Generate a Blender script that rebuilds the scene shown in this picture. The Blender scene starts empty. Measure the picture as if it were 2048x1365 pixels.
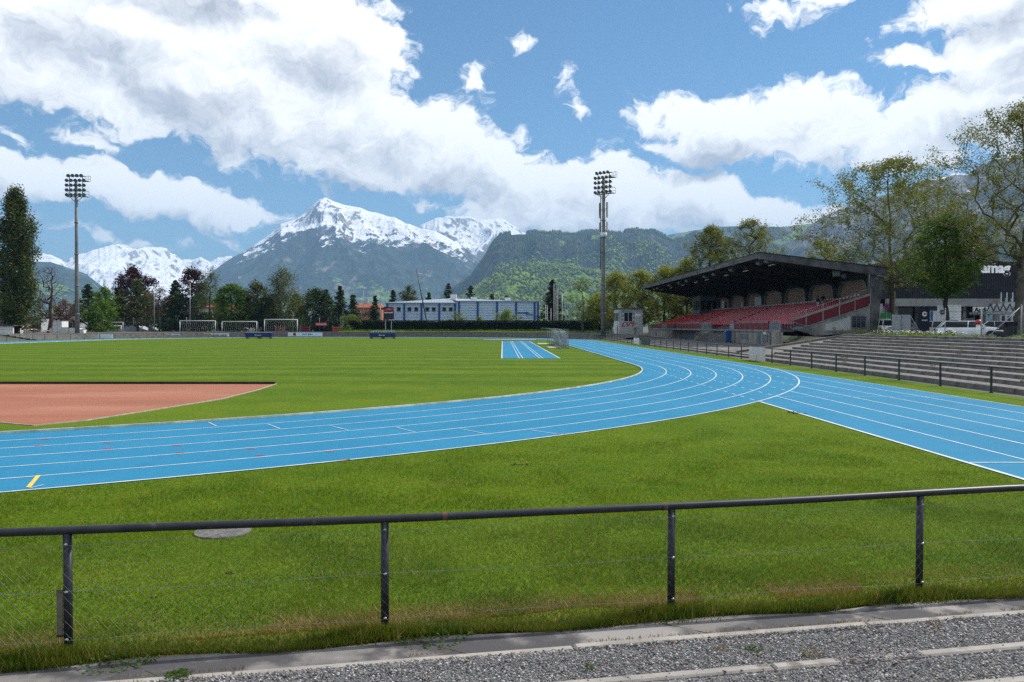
import bpy, bmesh, math, random
import numpy as np
from math import radians as RAD, pi, sin, cos
from mathutils import Vector, Matrix
random.seed(7)
S = bpy.context.scene
C = S.collection
# ------------------------------------------------------------------ camera, sky, sun, exposure
FPX, PITCH, ROLL, YAW, EYE = 1641.4, 0.017995, 0.00124, 0.0114, 2.354
XC, YC, RIN, LW = -28.5, 49.75, 36.49, 1.22
YF = YC + 84.39
cam = bpy.data.cameras.new('camera'); camo = bpy.data.objects.new('camera', cam); C.objects.link(camo)
cam.sensor_width = 36; cam.lens = 36 * FPX / 2048; cam.clip_start = .05; cam.clip_end = 60000
camo.location = (0, 0, EYE)
camo.rotation_euler = (Matrix.Rotation(-YAW, 3, 'Z') @ Matrix.Rotation(pi/2 - PITCH, 3, 'X') @ Matrix.Rotation(ROLL, 3, 'Z')).to_euler()
S.camera = camo
SUN_EL, SUN_AZ = RAD(46), RAD(60)          # azimuth measured from +Y (ahead) towards +X (right)
sunv = Vector((cos(SUN_EL)*sin(SUN_AZ), cos(SUN_EL)*cos(SUN_AZ), sin(SUN_EL)))
sl = bpy.data.lights.new('sun', 'SUN'); sl.energy = 4.5; sl.angle = RAD(0.55); sl.color = (1, .955, .88)
so = bpy.data.objects.new('sun', sl); C.objects.link(so); so.rotation_euler = (-sunv).to_track_quat('-Z', 'Y').to_euler()
S.view_settings.view_transform = 'Standard'; S.view_settings.look = 'None'
S.view_settings.exposure = 0.26; S.view_settings.gamma = 1; S.view_settings.use_curve_mapping = False
S.cycles.max_bounces = 5; S.cycles.diffuse_bounces = 2; S.cycles.glossy_bounces = 2; S.cycles.transparent_max_bounces = 8
S.cycles.transmission_bounces = 4; S.cycles.volume_bounces = 0; S.cycles.caustics_reflective = False; S.cycles.caustics_refractive = False
S.cycles.use_denoising = False

class E:
    """tiny node-expression helper"""
    def __init__(s, t, sock): s.t, s.o = t, sock
    def _m(s, op, *a, clamp=False):
        n = s.t.nodes.new('ShaderNodeMath'); n.operation = op; n.use_clamp = clamp
        for i, x in enumerate((s,) + a):
            if isinstance(x, E): s.t.links.new(x.o, n.inputs[i])
            else: n.inputs[i].default_value = x
        return E(s.t, n.outputs[0])
    def __add__(s, o): return s._m('ADD', o)
    __radd__ = __add__
    def __mul__(s, o): return s._m('MULTIPLY', o)
    __rmul__ = __mul__
    def __sub__(s, o): return s._m('SUBTRACT', o)
    def __rsub__(s, o): return (s * -1) + o
    def __truediv__(s, o): return s._m('DIVIDE', o)
    def min(s, o): return s._m('MINIMUM', o)
    def max(s, o): return s._m('MAXIMUM', o)
    def abs(s): return s._m('ABSOLUTE')
    def step(s, a, b):
        n = s.t.nodes.new('ShaderNodeMapRange'); n.interpolation_type = 'SMOOTHSTEP'
        s.t.links.new(s.o, n.inputs[0]); n.inputs[1].default_value = a; n.inputs[2].default_value = b
        if a > b: n.inputs[1].default_value, n.inputs[2].default_value, n.inputs[3].default_value, n.inputs[4].default_value = b, a, 1, 0
        return E(s.t, n.outputs[0])
def node(t, typ, **kw):
    n = t.nodes.new(typ)
    for k, v in kw.items():
        if k.startswith('i_'):
            s = n.inputs[int(k[2:])] if k[2:].isdigit() else n.inputs[k[2:]]
            if isinstance(v, E): t.links.new(v.o, s)
            else: s.default_value = v
        else: setattr(n, k, v)
    return n
def noise(t, vec, scale, detail=4, rough=.55, dist=0, lac=2):
    n = node(t, 'ShaderNodeTexNoise'); n.inputs['Scale'].default_value = scale; n.inputs['Detail'].default_value = detail
    n.inputs['Roughness'].default_value = rough; n.inputs['Distortion'].default_value = dist; n.inputs['Lacunarity'].default_value = lac
    if vec is not None: t.links.new(vec.o, n.inputs['Vector'])
    return E(t, n.outputs[0])
def mixc(t, f, a, b):
    n = node(t, 'ShaderNodeMix', data_type='RGBA'); 
    for s, x in ((n.inputs[0], f), (n.inputs[6], a), (n.inputs[7], b)):
        if isinstance(x, E): t.links.new(x.o, s)
        elif isinstance(x, (tuple, list)): s.default_value = (*x[:3], 1)
        else: s.default_value = x
    return E(t, n.outputs[2])
def vmap(t, vec, scale=(1, 1, 1), loc=(0, 0, 0), rot=(0, 0, 0), typ='POINT'):
    n = node(t, 'ShaderNodeMapping', vector_type=typ); t.links.new(vec.o, n.inputs[0])
    n.inputs[1].default_value = loc; n.inputs[2].default_value = rot; n.inputs[3].default_value = scale
    return E(t, n.outputs[0])

# world: Nishita sky with a layer of cumulus clouds given by direction
W = bpy.data.worlds.new('World'); S.world = W; W.use_nodes = True; t = W.node_tree
for n in list(t.nodes): t.nodes.remove(n)
sky = node(t, 'ShaderNodeTexSky', sky_type='NISHITA', sun_disc=False, sun_elevation=SUN_EL, sun_rotation=SUN_AZ, altitude=560, air_density=1.0, dust_density=.1, ozone_density=2.2)
geo = node(t, 'ShaderNodeTexCoord')
sep = node(t, 'ShaderNodeSeparateXYZ'); t.links.new(geo.outputs['Generated'], sep.inputs[0])
dx, dy, dz = (E(t, sep.outputs[i]) for i in range(3))
az = dx._m('ARCTAN2', dy); el = dz._m('ARCTAN2', (dx*dx + dy*dy)._m('SQRT'))
cmb = node(t, 'ShaderNodeCombineXYZ', i_0=az, i_1=el); Q = E(t, cmb.outputs[0])
az0, el0 = az, el
az = az + (noise(t, Q, 16, 3, .6)-.5)*.085; el = el + (noise(t, vmap(t, Q, loc=(4, 9, 1)), 16, 3, .6)-.5)*.06
cmb = node(t, 'ShaderNodeCombineXYZ', i_0=az, i_1=el); Q = E(t, cmb.outputs[0])
BL = [(90,190,250,92,10),(300,130,310,125,2),(470,215,330,140,12),(640,100,190,135,10),(420,25,330,50,0),(760,250,260,110,16),(950,325,230,90,18),
 (1110,365,250,85,8),(1310,400,230,66,6),(1500,430,170,42,8),(700,330,230,50,10),(1170,420,330,60,4),(60,380,130,38,4),(200,405,160,42,6),(330,405,130,50,6),(450,432,150,42,8),
 (250,483,130,20,12),(80,310,60,16,30),(1330,225,110,42,0),(1450,262,200,66,6),(1570,250,90,60,0),(1430,300,200,26,4),(1880,90,165,52,-6),(1985,75,130,75,-14),(1890,175,170,34,4),(1930,250,215,70,-4),
 (1760,320,120,48,0),(2030,170,140,140,0),(1860,6,200,46,-2),(1640,25,70,26,10),(1690,235,75,48,10),(1330,215,60,34,0),(1560,52,62,24,12),(1148,165,40,32,30),(1172,215,40,30,50),(1160,190,20,40,0),(860,400,90,18,10),(1050,440,170,24,0),(1670,285,60,60,20),(1240,440,260,34,4),(1420,465,180,20,2),(960,440,90,16,0),(200,320,60,14,10),(480,490,30,8,10),(105,315,30,14,20),(1060,90,25,12,0),(940,150,40,16,-30),(1370,182,16,9,0),(60,20,60,24,0),
 (2250,260,250,120,0),(-280,230,260,150,0),(-250,420,200,40,0),(300,-160,400,130,10),(1100,-330,300,110,0),(1750,-200,340,110,-8)]
blobs = []
for x, y, rx, ry, r in BL:
    blobs.append(((x-1005)/1641*.965, (653-y)/1641*.965, rx/1641*.98, ry/1641, -RAD(r)))
def field(off):
    q = vmap(t, Q, loc=(off[0], off[1], 0))
    m = None
    for a, e, rx, ry, r in blobs:
        qq = q
        if m is not None:       # chained so that the node compiler can reuse its stack
            cq = node(t, 'ShaderNodeCombineXYZ', i_0=az+off[0], i_1=el+off[1], i_2=m*1e-6); qq = E(t, cq.outputs[0])
        v = vmap(t, qq, scale=(rx, ry, 1), loc=(a, e, 0), rot=(0, 0, r), typ='TEXTURE')
        n = node(t, 'ShaderNodeVectorMath', operation='LENGTH'); t.links.new(v.o, n.inputs[0]); L = E(t, n.outputs['Value'])
        L = (1 - L)*min(1, (ry*rx)**.5/.075); m = L if m is None else m._m('SMOOTH_MAX', L, .12)
    wild = noise(t, vmap(t, q, scale=(1, 1.7, 1)), 3.1, 2, .5)
    outside = (az.abs().step(.66, .85)).max(el.step(.5, .62))
    wildm = wild*1.5 - .62
    m = m*(1-outside) + wildm*outside
    n1 = noise(t, vmap(t, q, scale=(1, 1.35, 1), loc=(3.1, 1.7, .4)), 9.5, 12, .66, .15)
    n2 = noise(t, vmap(t, q, scale=(1, 1.5, 1), loc=(7.1, 4.7, 2.4)), 3.6, 3, .5)
    return m.max(-.6).min(.72)*1.0 + .10 + (n1-.5)*2.25 + (n2-.5)*.65
D0 = field((0, 0)); D1 = field((.012, .028))
alpha = D0.step(.07, .33)
up = D1.step(.25, 1.25)                         # how much cloud stands between this point and the light
fine = (D0 - D1)
lum = (1.16 - up*.42 + fine*.36).max(.55).min(1.25)
tint = mixc(t, lum.step(.55, 1.1), (.93, .96, 1.04), (1, .995, .98))
cc = node(t, 'ShaderNodeVectorMath', operation='SCALE'); t.links.new(tint.o, cc.inputs[0]); t.links.new(lum.o, cc.inputs['Scale'])
skn = node(t, 'ShaderNodeVectorMath', operation='SCALE'); t.links.new(sky.outputs[0], skn.inputs[0]); SKY_K = .10; skn.inputs['Scale'].default_value = SKY_K
skt = node(t, 'ShaderNodeVectorMath', operation='MULTIPLY'); t.links.new(skn.outputs[0], skt.inputs[0]); skt.inputs[1].default_value = (.58, .86, .98)
horizon = el0.step(-.02, .01)
col = mixc(t, alpha*horizon*.97, E(t, skt.outputs[0]), E(t, cc.outputs[0]))
bg = node(t, 'ShaderNodeBackground', i_0=col); bg.inputs[1].default_value = 1.0
wo = node(t, 'ShaderNodeOutputWorld'); t.links.new(bg.outputs[0], wo.inputs[0])
W.cycles.sampling_method = 'MANUAL'; W.cycles.sample_map_resolution = 512

# ------------------------------------------------------------------ photo geometry -> world
def ray(px, py):
    x, y = px-1024, py-682.5
    c, s = cos(-ROLL), sin(-ROLL); x, y = c*x-s*y, s*x+c*y
    d = [x/FPX, 1, -y/FPX]
    c, s = cos(PITCH), sin(PITCH); yf = c*d[1]+s*d[2]; z = -s*d[1]+c*d[2]
    c, s = cos(YAW), sin(YAW)
    return c*d[0]+s*yf, -s*d[0]+c*yf, z
def G(px, py, z=0):
    d = ray(px, py); k = (z-EYE)/d[2]; return d[0]*k, d[1]*k
def P(px, py, Y):
    d = ray(px, py); k = Y/d[1]; return d[0]*k, Y, d[2]*k+EYE
def XZ(px, py, Y): a = P(px, py, Y); return a[0], a[2]
# ------------------------------------------------------------------ materials
MATS = {}
def mat(name, c1, c2=None, scale=4, detail=5, rough=.8, bump=0, bscale=None, metal=0, spec=.3, stretch=(1, 1, 1), contrast=(.35, .65), c3=None, s3=.6, cut3=(.55, .7), coord='Object', emit=0, alpha=None, bdist=.02):
    if name in MATS: return MATS[name]
    m = bpy.data.materials.new(name); m.use_nodes = True; t = m.node_tree; b = t.nodes['Principled BSDF']; MATS[name] = m
    b.inputs['Roughness'].default_value = rough; b.inputs['Metallic'].default_value = metal; b.inputs['Specular IOR Level'].default_value = spec
    tc = node(t, 'ShaderNodeTexCoord'); v = vmap(t, E(t, tc.outputs[coord]), scale=stretch)
    c2 = c2 or tuple(x*.82 for x in c1)
    f = noise(t, v, scale, detail, .6).step(*contrast)
    col = mixc(t, f, c1, c2)
    if c3: col = mixc(t, noise(t, v, s3, 5, .6).step(*cut3), col, c3)
    t.links.new(col.o, b.inputs['Base Color'])
    if bump:
        bn = node(t, 'ShaderNodeBump'); bn.inputs['Strength'].default_value = bump; bn.inputs['Distance'].default_value = bdist
        t.links.new(noise(t, v, bscale or scale*4, 4, .65).o, bn.inputs['Height']); t.links.new(bn.outputs[0], b.inputs['Normal'])
    if emit: t.links.new(col.o, b.inputs['Emission Color']); b.inputs['Emission Strength'].default_value = emit
    if alpha is not None: b.inputs['Alpha'].default_value = alpha
    return m
def leafmat(name, a, b_, tr=.45, nscale=.35, rare=None):
    if name in MATS: return MATS[name]
    m = bpy.data.materials.new(name); m.use_nodes = True; t = m.node_tree; MATS[name] = m
    t.nodes.remove(t.nodes['Principled BSDF'])
    g = node(t, 'ShaderNodeNewGeometry'); tc = node(t, 'ShaderNodeTexCoord')
    rnd = E(t, g.outputs['Random Per Island'])
    f = rnd*.55 + noise(t, E(t, tc.outputs['Object']), nscale, 2, .5).step(.38, .62)*.55 - .05
    col = mixc(t, f, a, b_)
    if rare: col = mixc(t, rnd._m('FRACT')*1 if False else (rnd*7.3)._m('FRACT').step(.90, .93), col, rare)
    d = node(t, 'ShaderNodeBsdfDiffuse', i_0=col); tl = node(t, 'ShaderNodeBsdfTranslucent', i_0=col)
    gl = node(t, 'ShaderNodeBsdfGlossy'); gl.inputs[1].default_value = .45; gl.inputs[0].default_value = (.6, .65, .6, 1)
    mx = node(t, 'ShaderNodeMixShader'); mx.inputs[0].default_value = tr; t.links.new(d.outputs[0], mx.inputs[1]); t.links.new(tl.outputs[0], mx.inputs[2])
    m2 = node(t, 'ShaderNodeMixShader'); m2.inputs[0].default_value = .025; t.links.new(mx.outputs[0], m2.inputs[1]); t.links.new(gl.outputs[0], m2.inputs[2])
    t.links.new(m2.outputs[0], t.nodes['Material Output'].inputs[0])
    return m
def glassmat(name='window_glass', c=(.010, .014, .018)):
    return mat(name, c, tuple(x*1.5 for x in c), 1, rough=.12, spec=.35)
# ------------------------------------------------------------------ mesh builder
class MB:
    def __init__(s): s.v = []; s.f = []; s.mi = []; s.sm = []
    def add(s, vs, fs, mi=0, smooth=False):
        o = len(s.v); s.v += [tuple(p) for p in vs]; s.f += [tuple(i+o for i in f) for f in fs]; s.mi += [mi]*len(fs); s.sm += [smooth]*len(fs); return s
    def box(s, x0, y0, z0, x1, y1, z1, mi=0):
        x0, x1 = sorted((x0, x1)); y0, y1 = sorted((y0, y1)); z0, z1 = sorted((z0, z1))
        return s.add([(x0,y0,z0),(x1,y0,z0),(x1,y1,z0),(x0,y1,z0),(x0,y0,z1),(x1,y0,z1),(x1,y1,z1),(x0,y1,z1)],
                     [(0,3,2,1),(4,5,6,7),(0,1,5,4),(1,2,6,5),(2,3,7,6),(3,0,4,7)], mi)
    def obox(s, c, u, L, w, h, mi=0, up=(0, 0, 1)):    # box centred c, length L along u, width w sideways, height h
        u = Vector(u).normalized(); up = Vector(up); r = u.cross(up).normalized(); n = r.cross(u)
        vs = [Vector(c)+u*a*L/2+r*b*w/2+n*d*h/2 for d in (-1, 1) for a, b in ((-1,-1),(1,-1),(1,1),(-1,1))]
        return s.add(vs, [(0,1,2,3),(7,6,5,4),(0,4,5,1),(1,5,6,2),(2,6,7,3),(3,7,4,0)], mi)
    def tube(s, a, b, r, r2=None, n=8, mi=0, cap=True):
        return s.path([a, b], [r, r if r2 is None else r2], n, mi, cap)
    def path(s, pts, rs, n=8, mi=0, cap=True, closed=False):
        pts = [Vector(p) for p in pts]; m = len(pts)
        if not isinstance(rs, (list, tuple)): rs = [rs]*m
        o = len(s.v); prev = None
        for i, p in enumerate(pts):
            if closed: d = pts[(i+1) % m]-pts[i-1]
            else: d = pts[min(i+1, m-1)]-pts[max(i-1, 0)]
            d.normalize()
            a = prev if prev is not None else (Vector((0, 0, 1)) if abs(d.z) < .9 else Vector((1, 0, 0)))
            x = (a - d*a.dot(d)).normalized(); y = d.cross(x); prev = x
            for k in range(n):
                t = 2*pi*(k+.5)/n; s.v.append(tuple(p + x*cos(t)*rs[i] + y*sin(t)*rs[i]))
        fs = []
        for i in range(m if closed else m-1):
            j = (i+1) % m
            for k in range(n):
                fs.append((o+i*n+k, o+i*n+(k+1) % n, o+j*n+(k+1) % n, o+j*n+k))
        s.f += fs; s.mi += [mi]*len(fs); s.sm += [n > 4]*len(fs)
        if cap and not closed:
            s.f += [tuple(o+k for k in range(n))[::-1], tuple(o+(m-1)*n+k for k in range(n))]; s.mi += [mi]*2; s.sm += [False]*2
        return s
    def prism(s, poly, z0, z1, mi=0):                   # polygon in xy, extruded in z
        n = len(poly); vs = [(x, y, z0) for x, y in poly]+[(x, y, z1) for x, y in poly]
        return s.add(vs, [tuple(range(n))[::-1], tuple(range(n, 2*n))]+[(i, (i+1) % n, n+(i+1) % n, n+i) for i in range(n)], mi)
    def slab(s, poly, axis, a, b, mi=0):                # polygon in the two other axes, extruded along axis
        n = len(poly)
        def mk(p, k): return (k, p[0], p[1]) if axis == 0 else (p[0], k, p[1])
        vs = [mk(p, a) for p in poly]+[mk(p, b) for p in poly]
        return s.add(vs, [tuple(range(n)), tuple(range(n, 2*n))[::-1]]+[(i, n+i, n+(i+1) % n, (i+1) % n) for i in range(n)], mi)
    def sheet(s, a, b, mi=0, smooth=False):             # strip between two equally long polylines
        n = len(a); return s.add(list(a)+list(b), [(i, i+1, n+i+1, n+i) for i in range(n-1)], mi, smooth)
    def build(s, name, mats, parent=None, **kw):
        me = bpy.data.meshes.new(name); me.from_pydata(s.v, [], s.f)
        for m in (mats if isinstance(mats, (list, tuple)) else [mats]): me.materials.append(m)
        me.polygons.foreach_set('material_index', s.mi); me.polygons.foreach_set('use_smooth', s.sm); me.update()
        bm = bmesh.new(); bm.from_mesh(me); bmesh.ops.recalc_face_normals(bm, faces=bm.faces); bm.to_mesh(me); bm.free()
        return link(name, me, parent, **kw)
def npmesh(name, V, F, mats, parent=None, mi=None, smooth=False, **kw):    # fast path: V (n,3), F (m,k)
    me = bpy.data.meshes.new(name); V = np.asarray(V, np.float32); F = np.asarray(F, np.int32); k = F.shape[1]
    me.vertices.add(len(V)); me.vertices.foreach_set('co', V.ravel())
    me.loops.add(F.size); me.loops.foreach_set('vertex_index', F.ravel())
    me.polygons.add(len(F)); me.polygons.foreach_set('loop_start', np.arange(0, F.size, k, dtype=np.int32))
    me.update(calc_edges=True)
    for m in (mats if isinstance(mats, (list, tuple)) else [mats]): me.materials.append(m)
    if mi is not None: me.polygons.foreach_set('material_index', np.asarray(mi, np.int32))
    if smooth: me.polygons.foreach_set('use_smooth', np.ones(len(F), bool))
    me.validate()
    return link(name, me, parent, **kw)
def link(name, data, parent=None, label=None, cat=None, group=None, kind=None, loc=None, rz=0):
    o = bpy.data.objects.new(name, data); C.objects.link(o)
    if parent is not None: o.parent = parent
    if loc is not None: o.location = loc
    o.rotation_euler.z = rz
    if label: o['label'] = label
    if cat: o['category'] = cat
    if group: o['group'] = group
    if kind: o['kind'] = kind
    return o
def thing(name, label, cat, loc=(0, 0, 0), rz=0, group=None):
    return link(name, None, None, label, cat, group, None, loc, rz)
def dup(root, loc, rz=None, label=None, group=None, scale=None):
    r = root.copy(); C.objects.link(r); r.location = loc
    if rz is not None: r.rotation_euler.z = rz
    if scale: r.scale = (scale,)*3
    if label: r['label'] = label
    if group: r['group'] = group
    for ch in list(root.children):
        c = ch.copy(); C.objects.link(c); c.parent = r
        for g in ch.children:
            d = g.copy(); C.objects.link(d); d.parent = c
    return r
def text(body, size, m, parent, mtx, name='lettering', ext=.01, bold=0, **kw):
    cu = bpy.data.curves.new('letters', 'FONT'); cu.body = body; cu.size = size; cu.extrude = ext; cu.align_x = 'CENTER'; cu.align_y = 'CENTER'; cu.offset = bold; cu.resolution_u = 2
    tmp = bpy.data.objects.new('tmp', cu); C.objects.link(tmp); dg = bpy.context.evaluated_depsgraph_get(); dg.update()
    me = bpy.data.meshes.new_from_object(tmp.evaluated_get(dg)); bpy.data.objects.remove(tmp)
    me.transform(mtx); me.materials.clear(); me.materials.append(m)
    return link(name, me, parent, **kw)
FRONT = lambda x, y, z: Matrix.Translation((x, y, z)) @ Matrix.Rotation(pi/2, 4, 'X')      # lettering that faces -Y
def ring(name, m, seg=24): pass
# ------------------------------------------------------------------ numpy noise
_rng = np.random.RandomState(11); _T = _rng.rand(256, 256)
def vn(x, y):
    xi = np.floor(x).astype(int); yi = np.floor(y).astype(int); fx = x-xi; fy = y-yi
    fx = fx*fx*fx*(fx*(fx*6-15)+10); fy = fy*fy*fy*(fy*(fy*6-15)+10)
    a = _T[xi & 255, yi & 255]; b = _T[(xi+1) & 255, yi & 255]; c = _T[xi & 255, (yi+1) & 255]; d = _T[(xi+1) & 255, (yi+1) & 255]
    return (a*(1-fx)+b*fx)*(1-fy)+(c*(1-fx)+d*fx)*fy
def fbm(x, y, o=5, g=.5, ridged=False):
    s = 0; a = 1; tot = 0
    for i in range(o):
        n = vn(x*2**i+17.3*i, y*2**i+5.1*i)
        if ridged: n = 1-np.abs(2*n-1); n = n*n
        s = s+a*n; tot += a; a *= g
    return s/tot
def sstep(x, a, b):
    t = np.clip((x-a)/(b-a), 0, 1); return t*t*(3-2*t)
# ------------------------------------------------------------------ ground heights
U = Vector((.98306, .18327, 0)); V_ = Vector((.18327, -.98306, 0)); F0 = Vector((0, 6.4448, 0))
def nf(u, v, z=0): p = F0+U*u+V_*v; return (p.x, p.y, z)           # near-fence frame: u along, v towards the camera
def gz(x, y):
    x = np.asarray(x, float); y = np.asarray(y, float)
    d = np.hypot(x-XC, np.maximum(y-YF, 0)) - 45.9
    far = sstep(d, .4, 8.5)*1.0
    far = np.where(d > 60, 1.0, far)
    dr = x-17.4
    terr = np.where(dr < 12.2, np.clip((dr-.6)/11, 0, 1)*1.50, 1.40)
    st = np.where(x < 30, .1*sstep(dr, .3, 1.5), .1) ; st = st + 1.3*sstep(x, 43, 44.5)
    k = sstep(y, 60.5, 62.5); right = terr*(1-k)+st*k
    booth = np.exp(-((x-23.5)**2/30+(y-153)**2/90))*.75; right = right+booth*k*(x < 30)
    kr = sstep(x, 5, 12)*(1-sstep(y, 178, 186))
    z = far*(1-kr)+right*kr
    v = (x-F0.x)*V_.x+(y-F0.y)*V_.y
    near = np.clip((v-.66)*.165-.03, -.06, .9); kn = (v > .3)
    z = np.where(kn, near, z)
    return z - .06
def gzf(x, y): return float(gz(x, y))
far_c = lambda s: [s*k for k in (16000, 11000, 7000, 4000, 2500, 1500, 900, 600, 420, 320, 250)]
xs = np.array(far_c(-1)+list(np.arange(-200, -90, 10))+list(np.arange(-90, 60, 1.5))+list(np.arange(60, 160, 10))+far_c(1)[::-1][2:])
ys = np.array(far_c(-1)+list(np.arange(-200, -20, 20))+list(np.arange(-20, 9, .5))+list(np.arange(9, 200, 1.5))+list(np.arange(200, 400, 20))+far_c(1)[::-1][3:])
X, Y = np.meshgrid(xs, ys); Z = gz(X, Y); ny, nx = X.shape
I = np.arange(nx*ny).reshape(ny, nx); Fq = np.stack([I[:-1, :-1], I[:-1, 1:], I[1:, 1:], I[1:, :-1]], -1).reshape(-1, 4)
m_earth = mat('earth_and_asphalt', (.105, .105, .10), (.075, .075, .072), .5, 6, bump=.2, c3=(.05, .075, .025), s3=.12, cut3=(.5, .58), coord='Object')
npmesh('ground', np.stack([X, Y, Z], -1).reshape(-1, 3), Fq, m_earth, kind='structure')

# ------------------------------------------------------------------ lawn
def grassmat(name, near=False):
    m = bpy.data.materials.new(name); m.use_nodes = True; t = m.node_tree; b = t.nodes['Principled BSDF']; MATS[name] = m
    b.inputs['Roughness'].default_value = .75; b.inputs['Specular IOR Level'].default_value = .04
    tc = node(t, 'ShaderNodeTexCoord'); v = E(t, tc.outputs['Object']); sp = node(t, 'ShaderNodeSeparateXYZ'); t.links.new(v.o, sp.inputs[0]); y = E(t, sp.outputs[1]); x = E(t, sp.outputs[0])
    big = noise(t, v, .16, 4, .6); mid = noise(t, v, 1.1, 5, .65); fin = noise(t, vmap(t, v, scale=(1, .55, 1)), 16, 4, .7); hf = noise(t, v, 60, 3, .7)
    # mowing passes along x beyond the curve
    w = noise(t, v, .05, 1, .5)
    band = ((y + w*7)*(2*pi/5.2))._m('SINE')*.5+.5
    band2 = ((y*.93 + x*.36 + w*4)*(2*pi/2.3))._m('SINE')*.5+.5
    col = mixc(t, big.step(.32, .68), (.068, .135, .004), (.115, .182, .007))
    col = mixc(t, band.step(.3, .7)*y.step(24, 38)*.75, col, (.045, .100, .003))
    col = mixc(t, band2.step(.35, .65)*(y.step(30, 14))*.14, col, (.15, .20, .01))
    col = mixc(t, mid.step(.45, .7)*.55, col, (.16, .19, .01))
    col = mixc(t, fin.step(.40, .62)*.55, col, (.045, .085, .003))
    col = mixc(t, hf.step(.50, .72)*.45, col, (.20, .25, .02))
    dry = noise(t, v, .55, 5, .7).step(.60, .72)*y.step(30, 8)
    col = mixc(t, dry*.5, col, (.17, .15, .045))
    # worn edge beside the asphalt strip
    vv = x*V_.x + (y-F0.y)*V_.y
    col = mixc(t, (vv + (fin-.5)*.9).step(-.75, .0)*.75, col, (.20, .155, .045))
    t.links.new(col.o, b.inputs['Base Color'])
    bn = node(t, 'ShaderNodeBump'); bn.inputs['Strength'].default_value = .65; bn.inputs['Distance'].default_value = .05
    h = fin*.6+hf*.5+mid*.8; t.links.new(h.o, bn.inputs['Height']); t.links.new(bn.outputs[0], b.inputs['Normal'])
    return m
m_grass = grassmat('lawn_grass')
def arc(r, a0, a1, n, cy=YF): return [(XC+r*cos(a), cy+r*sin(a)) for a in np.linspace(a0, a1, n)]
poly = [nf(-76, .16)[:2], nf(16.6, .16)[:2]] + [(17.45, 30), (17.45, 80)] + arc(45.95, 0, pi, 60) + [(XC-45.95, 60)]
mb = MB(); n = len(poly); cx_, cy_ = -20, 90
mb.add([(cx_, cy_, 0)]+[(a, b, 0) for a, b in poly], [(0, i+1, (i+1) % n+1) for i in range(n)])
mb.build('lawn', m_grass, kind='structure')

# ------------------------------------------------------------------ running track
m_track = bpy.data.materials.new('blue_tartan'); m_track.use_nodes = True; t = m_track.node_tree; b = t.nodes['Principled BSDF']
tc = node(t, 'ShaderNodeTexCoord'); v = E(t, tc.outputs['Object'])
col = mixc(t, noise(t, v, .22, 5, .65).step(.3, .7), (.012, .168, .305), (.022, .195, .342))
col = mixc(t, noise(t, v, 2.2, 5, .7).step(.5, .75)*.30, col, (.03, .22, .38))
col = mixc(t, noise(t, v, 75, 3, .8).step(.52, .75)*.45, col, (.010, .11, .26))
col = mixc(t, noise(t, vmap(t, v, loc=(5, 5, 5)), 55, 3, .8).step(.58, .75)*.35, col, (.16, .36, .55))
col = mixc(t, noise(t, vmap(t, v, scale=(1, .35, 1), rot=(0, 0, .5)), .9, 6, .75).step(.56, .72)*.30, col, (.02, .10, .19))
t.links.new(col.o, b.inputs['Base Color']); b.inputs['Roughness'].default_value = .8; b.inputs['Specular IOR Level'].default_value = .15
bn = node(t, 'ShaderNodeBump'); bn.inputs['Strength'].default_value = .3; bn.inputs['Distance'].default_value = .006; t.links.new(noise(t, v, 90, 3, .7).o, bn.inputs['Height']); t.links.new(bn.outputs[0], b.inputs['Normal'])
m_line = mat('line_paint', (.62, .65, .66), (.44, .50, .54), 3, rough=.6, c3=(.25, .42, .55), s3=5, cut3=(.62, .75))
def oval(r, z, n=110):
    a = [(XC+r*cos(k), YC+r*sin(k), z) for k in np.linspace(-pi, 0, n)]
    b = [(XC+r*cos(k), YF+r*sin(k), z) for k in np.linspace(0, pi, n)]
    mid = [(XC+r, yy, z) for yy in np.linspace(YC, YF, 12)[1:-1]]
    p = a+mid+b+[(XC-r, yy, z) for yy in np.linspace(YF, YC, 12)[1:-1]]
    return p+[p[0]]
RO = RIN+6*LW
mb = MB(); mb.sheet(oval(RIN, .008), oval(RO, .008))
track = mb.build('running_track', m_track, kind='structure')
xo = XC+RO; xi = XC+RIN
# sprint chute: between the outer arc and the straight
mb = MB(); A = []; B = []
for yy in np.linspace(10.3, YC, 60):
    if yy < 25.2: x0 = xi
    else: x0 = XC+math.sqrt(max(RO**2-(YC-yy)**2, 0))
    A.append((min(x0, xo-.001), yy, .008)); B.append((xo, yy, .008))
mb.sheet(A, B); mb.build('sprint_chute', m_track, kind='structure')
def strip(pts, w, z, mb):
    pts = [Vector((p[0], p[1], 0)) for p in pts]; a = []; b = []
    for i, p in enumerate(pts):
        d = (pts[min(i+1, len(pts)-1)]-pts[max(i-1, 0)]).normalized(); q = Vector((-d.y, d.x, 0))*w/2
        a.append((p.x+q.x, p.y+q.y, z)); b.append((p.x-q.x, p.y-q.y, z))
    mb.sheet(a, b)
for k in range(1, 7):
    mb = MB(); strip([p for p in oval(RIN+k*LW-(.035 if k == 6 else 0), 0)], .046 if k < 6 else .06, .013, mb)
    mb.build('lane_line', m_line, track)
for k in range(0, 7):
    xx = xi+k*LW-(.035 if k == 6 else 0)+(.035 if k == 0 else 0)
    yc = YC-math.sqrt(RO**2-(xx-XC)**2) if k < 6 else YC
    mb = MB(); strip([(xx, 10.4), (xx, 18), (xx, min(yc-.05, YC))], .05 if k else .08, .0135, mb)
    if k < 6:
        yy = yc+.5
        while yy < YC+4: strip([(xx, yy), (xx, yy+.45)], .045, .0138, mb); yy += 1.05
    mb.build('straight_line', m_line, track)
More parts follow.
